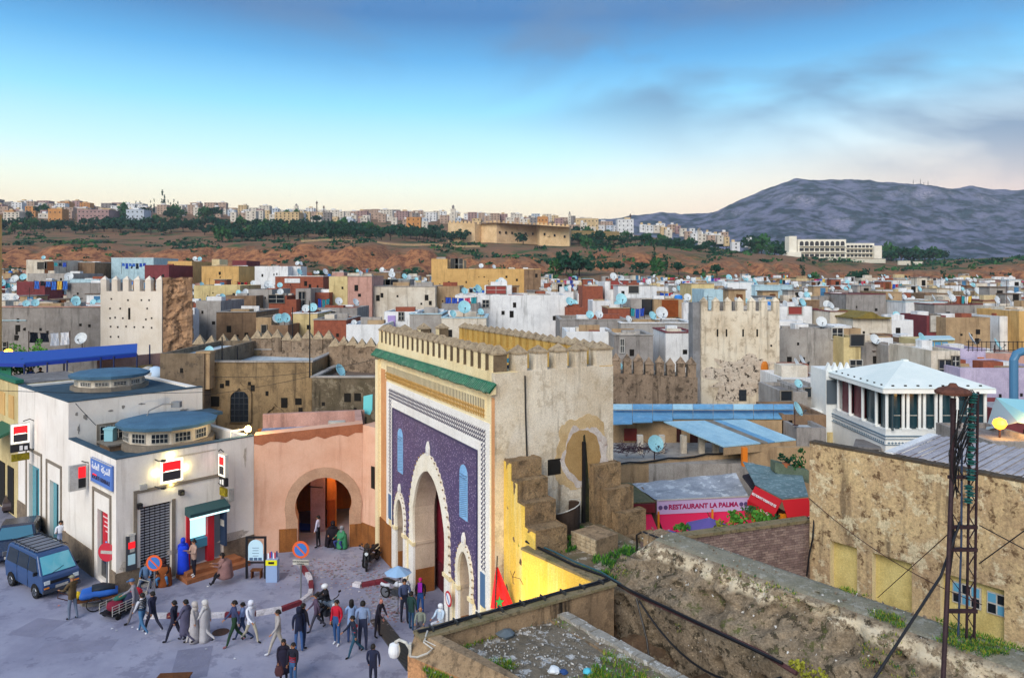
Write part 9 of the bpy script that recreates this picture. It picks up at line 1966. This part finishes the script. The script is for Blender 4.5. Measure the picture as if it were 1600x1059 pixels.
# dead branch on the yellow wall
b=MB();o_=rr(-.4,-.15,4.0);b.tube([o_,o_+UP*.25,o_+UP*.4+rD*.1],.015,4).tube([o_+UP*.2,o_+UP*.25+rD*.35,o_+UP*.1+rD*.5],.01,4).tube([o_+UP*.15,o_+UP*.35-rD*.15],.01,4);tag(b.build('dry_weed',M_rust),'dry weed sticking out of the yellow wall by the flag','weed')
# umbrella like pale sheet by scooter
p=G(628,968);p.z=1.75;e=thing('sun_shade','small pale blue parasol over the scooter group','parasol',V((p.x-.2,p.y+.3,0)));b=MB();pc_=V((p.x-.2,p.y+.3,2.05))
for k in range(8):t0,t1=k*.785,(k+1)*.785;b.face([pc_,pc_+V((.55*math.cos(t0),.55*math.sin(t0),-.28)),pc_+V((.55*math.cos(t1),.55*math.sin(t1),-.28))])
b.build('canopy',flat('shade_pale_blue','8fb4dc'),e,fix=False);MB().cyl(V((pc_.x,pc_.y,0)),pc_,.015,.015,6).build('pole',M_steel,e)
# ------------------------------------------------------------------ leave out what the roofs in front hide completely
from mathutils.bvhtree import BVHTree
bv_,bf_=[],[]
def wloc(o):
 m=Matrix.Translation(o.location)
 while o.parent:o=o.parent;m=Matrix.Translation(o.location)@m
 return m
for o in C.objects:
 nm=o.name.split('.')[0]
 if o.type=='MESH' and o.parent and o.parent.name.split('.')[0]in('house','rampart_tower','old_rampart','city_gate','bank_building','ochre_building','rooftop_pavilion')and nm in('wall','core','side_wall','front_wall','parapet'):
  m=wloc(o);k=len(bv_);bv_+=[m@v.co for v in o.data.vertices];bf_+=[[k+i for i in p.vertices]for p in o.data.polygons]
bt=BVHTree.FromPolygons(bv_,bf_);co=V((0,0,CAMH))
def seen(pts):
 n=0
 for p in pts:
  d=p-co;L_=d.length;x_=800+p.x/p.y*F
  if -25<x_<1625:
   h_=bt.ray_cast(co,d/L_)
   if h_[0]is None or h_[3]>L_-.35:n+=1
 return n
gone=[];kinds={}
for o in C.objects:
 nm=o.name.split('.')[0]
 if o.parent or nm not in('house','satellite_dish','antenna','rooftop_room','water_tank','laundry_line'):continue
 if nm=='house':
  ch=[c for c in o.children if c.name.startswith('parapet')][0];m=wloc(ch);vs=[m@v.co for v in ch.data.vertices];x0,x1=min(v.x for v in vs),max(v.x for v in vs);y0,y1=min(v.y for v in vs),max(v.y for v in vs);zt=max(v.z for v in vs)
  pts=[V((x0+(x1-x0)*i/6,y0-.02,zt-dz))for i in range(7)for dz in(-.02,.3,.8,1.6,3)]+[V((x0+(x1-x0)*i/4,y1,zt+.02))for i in range(5)]
  sc_=seen(pts)*(x1-x0)/y0
 elif nm=='satellite_dish':sc_=seen([o.location+V((dx,-.3,z))*o.scale.x for dx,z in((-.35,1),(.35,1),(0,1.4),(0,.6),(0,1))])*o.scale.x/o.location.y
 else:
  p=o.location if o.type=='EMPTY' else o.data.vertices[0].co;sc_=seen([V(p)+V((0,-.3,z))for z in(.4,1,1.6)])/p.y
 (gone.append(o)if sc_==0 else kinds.setdefault(nm,[]).append((sc_,o.name,o)))
for k,l_ in kinds.items():l_.sort(key=lambda t:(-t[0],t[1]));gone+=[o for _,_,o in l_[290:]]
dead=set(o.name for o in gone);REG=[t for t in REG if t[0].name not in dead];ids=[]
def take(o):
 ids.append(o)
 for c_ in o.children:take(c_)
for o in gone:take(o)
bpy.data.batch_remove(ids);bpy.data.scenes.remove(TS)
for o in C.objects:
 if o.get('label')and len(o['label'].split())>16:print('LONG',o['label'])
print('left out',len(dead),{k:len(v)for k,v in kinds.items()})
hz=bpy.data.materials.new('haze');hz.use_nodes=True ;hn=hz.node_tree.nodes;hn.clear()
pv=hn.new('ShaderNodeVolumePrincipled');pv.inputs['Color'].default_value=(.80,.88,1,1);pv.inputs['Density'].default_value=.00010;pv.inputs['Anisotropy'].default_value=0
ho=hn.new('ShaderNodeOutputMaterial');hz.node_tree.links.new(pv.outputs[0],ho.inputs['Volume'])
MB().box((0,1900,213),(14000,12400,434)).build('haze',hz,kind='stuff')
S.cycles.volume_bounces=0
ORD=['first','second','third','fourth','fifth','sixth','seventh','eighth','ninth','tenth','eleventh','twelfth','thirteenth','fourteenth','fifteenth','sixteenth','seventeenth','eighteenth','nineteenth','twentieth']
bys={}
for o,b_,px in REG:bys.setdefault(b_,[]).append((px,o))
for b_,l_ in bys.items():
 l_.sort(key=lambda t:t[0])
 for i,(px,o)in enumerate(l_):
  if len(l_)==1:o['label']=b_
  else:o['label']=b_+(', leftmost of these' if i==0 else ', rightmost of these' if i==len(l_)-1 else ', %s from left'%(ORD[i]if i<20 else 'later'))
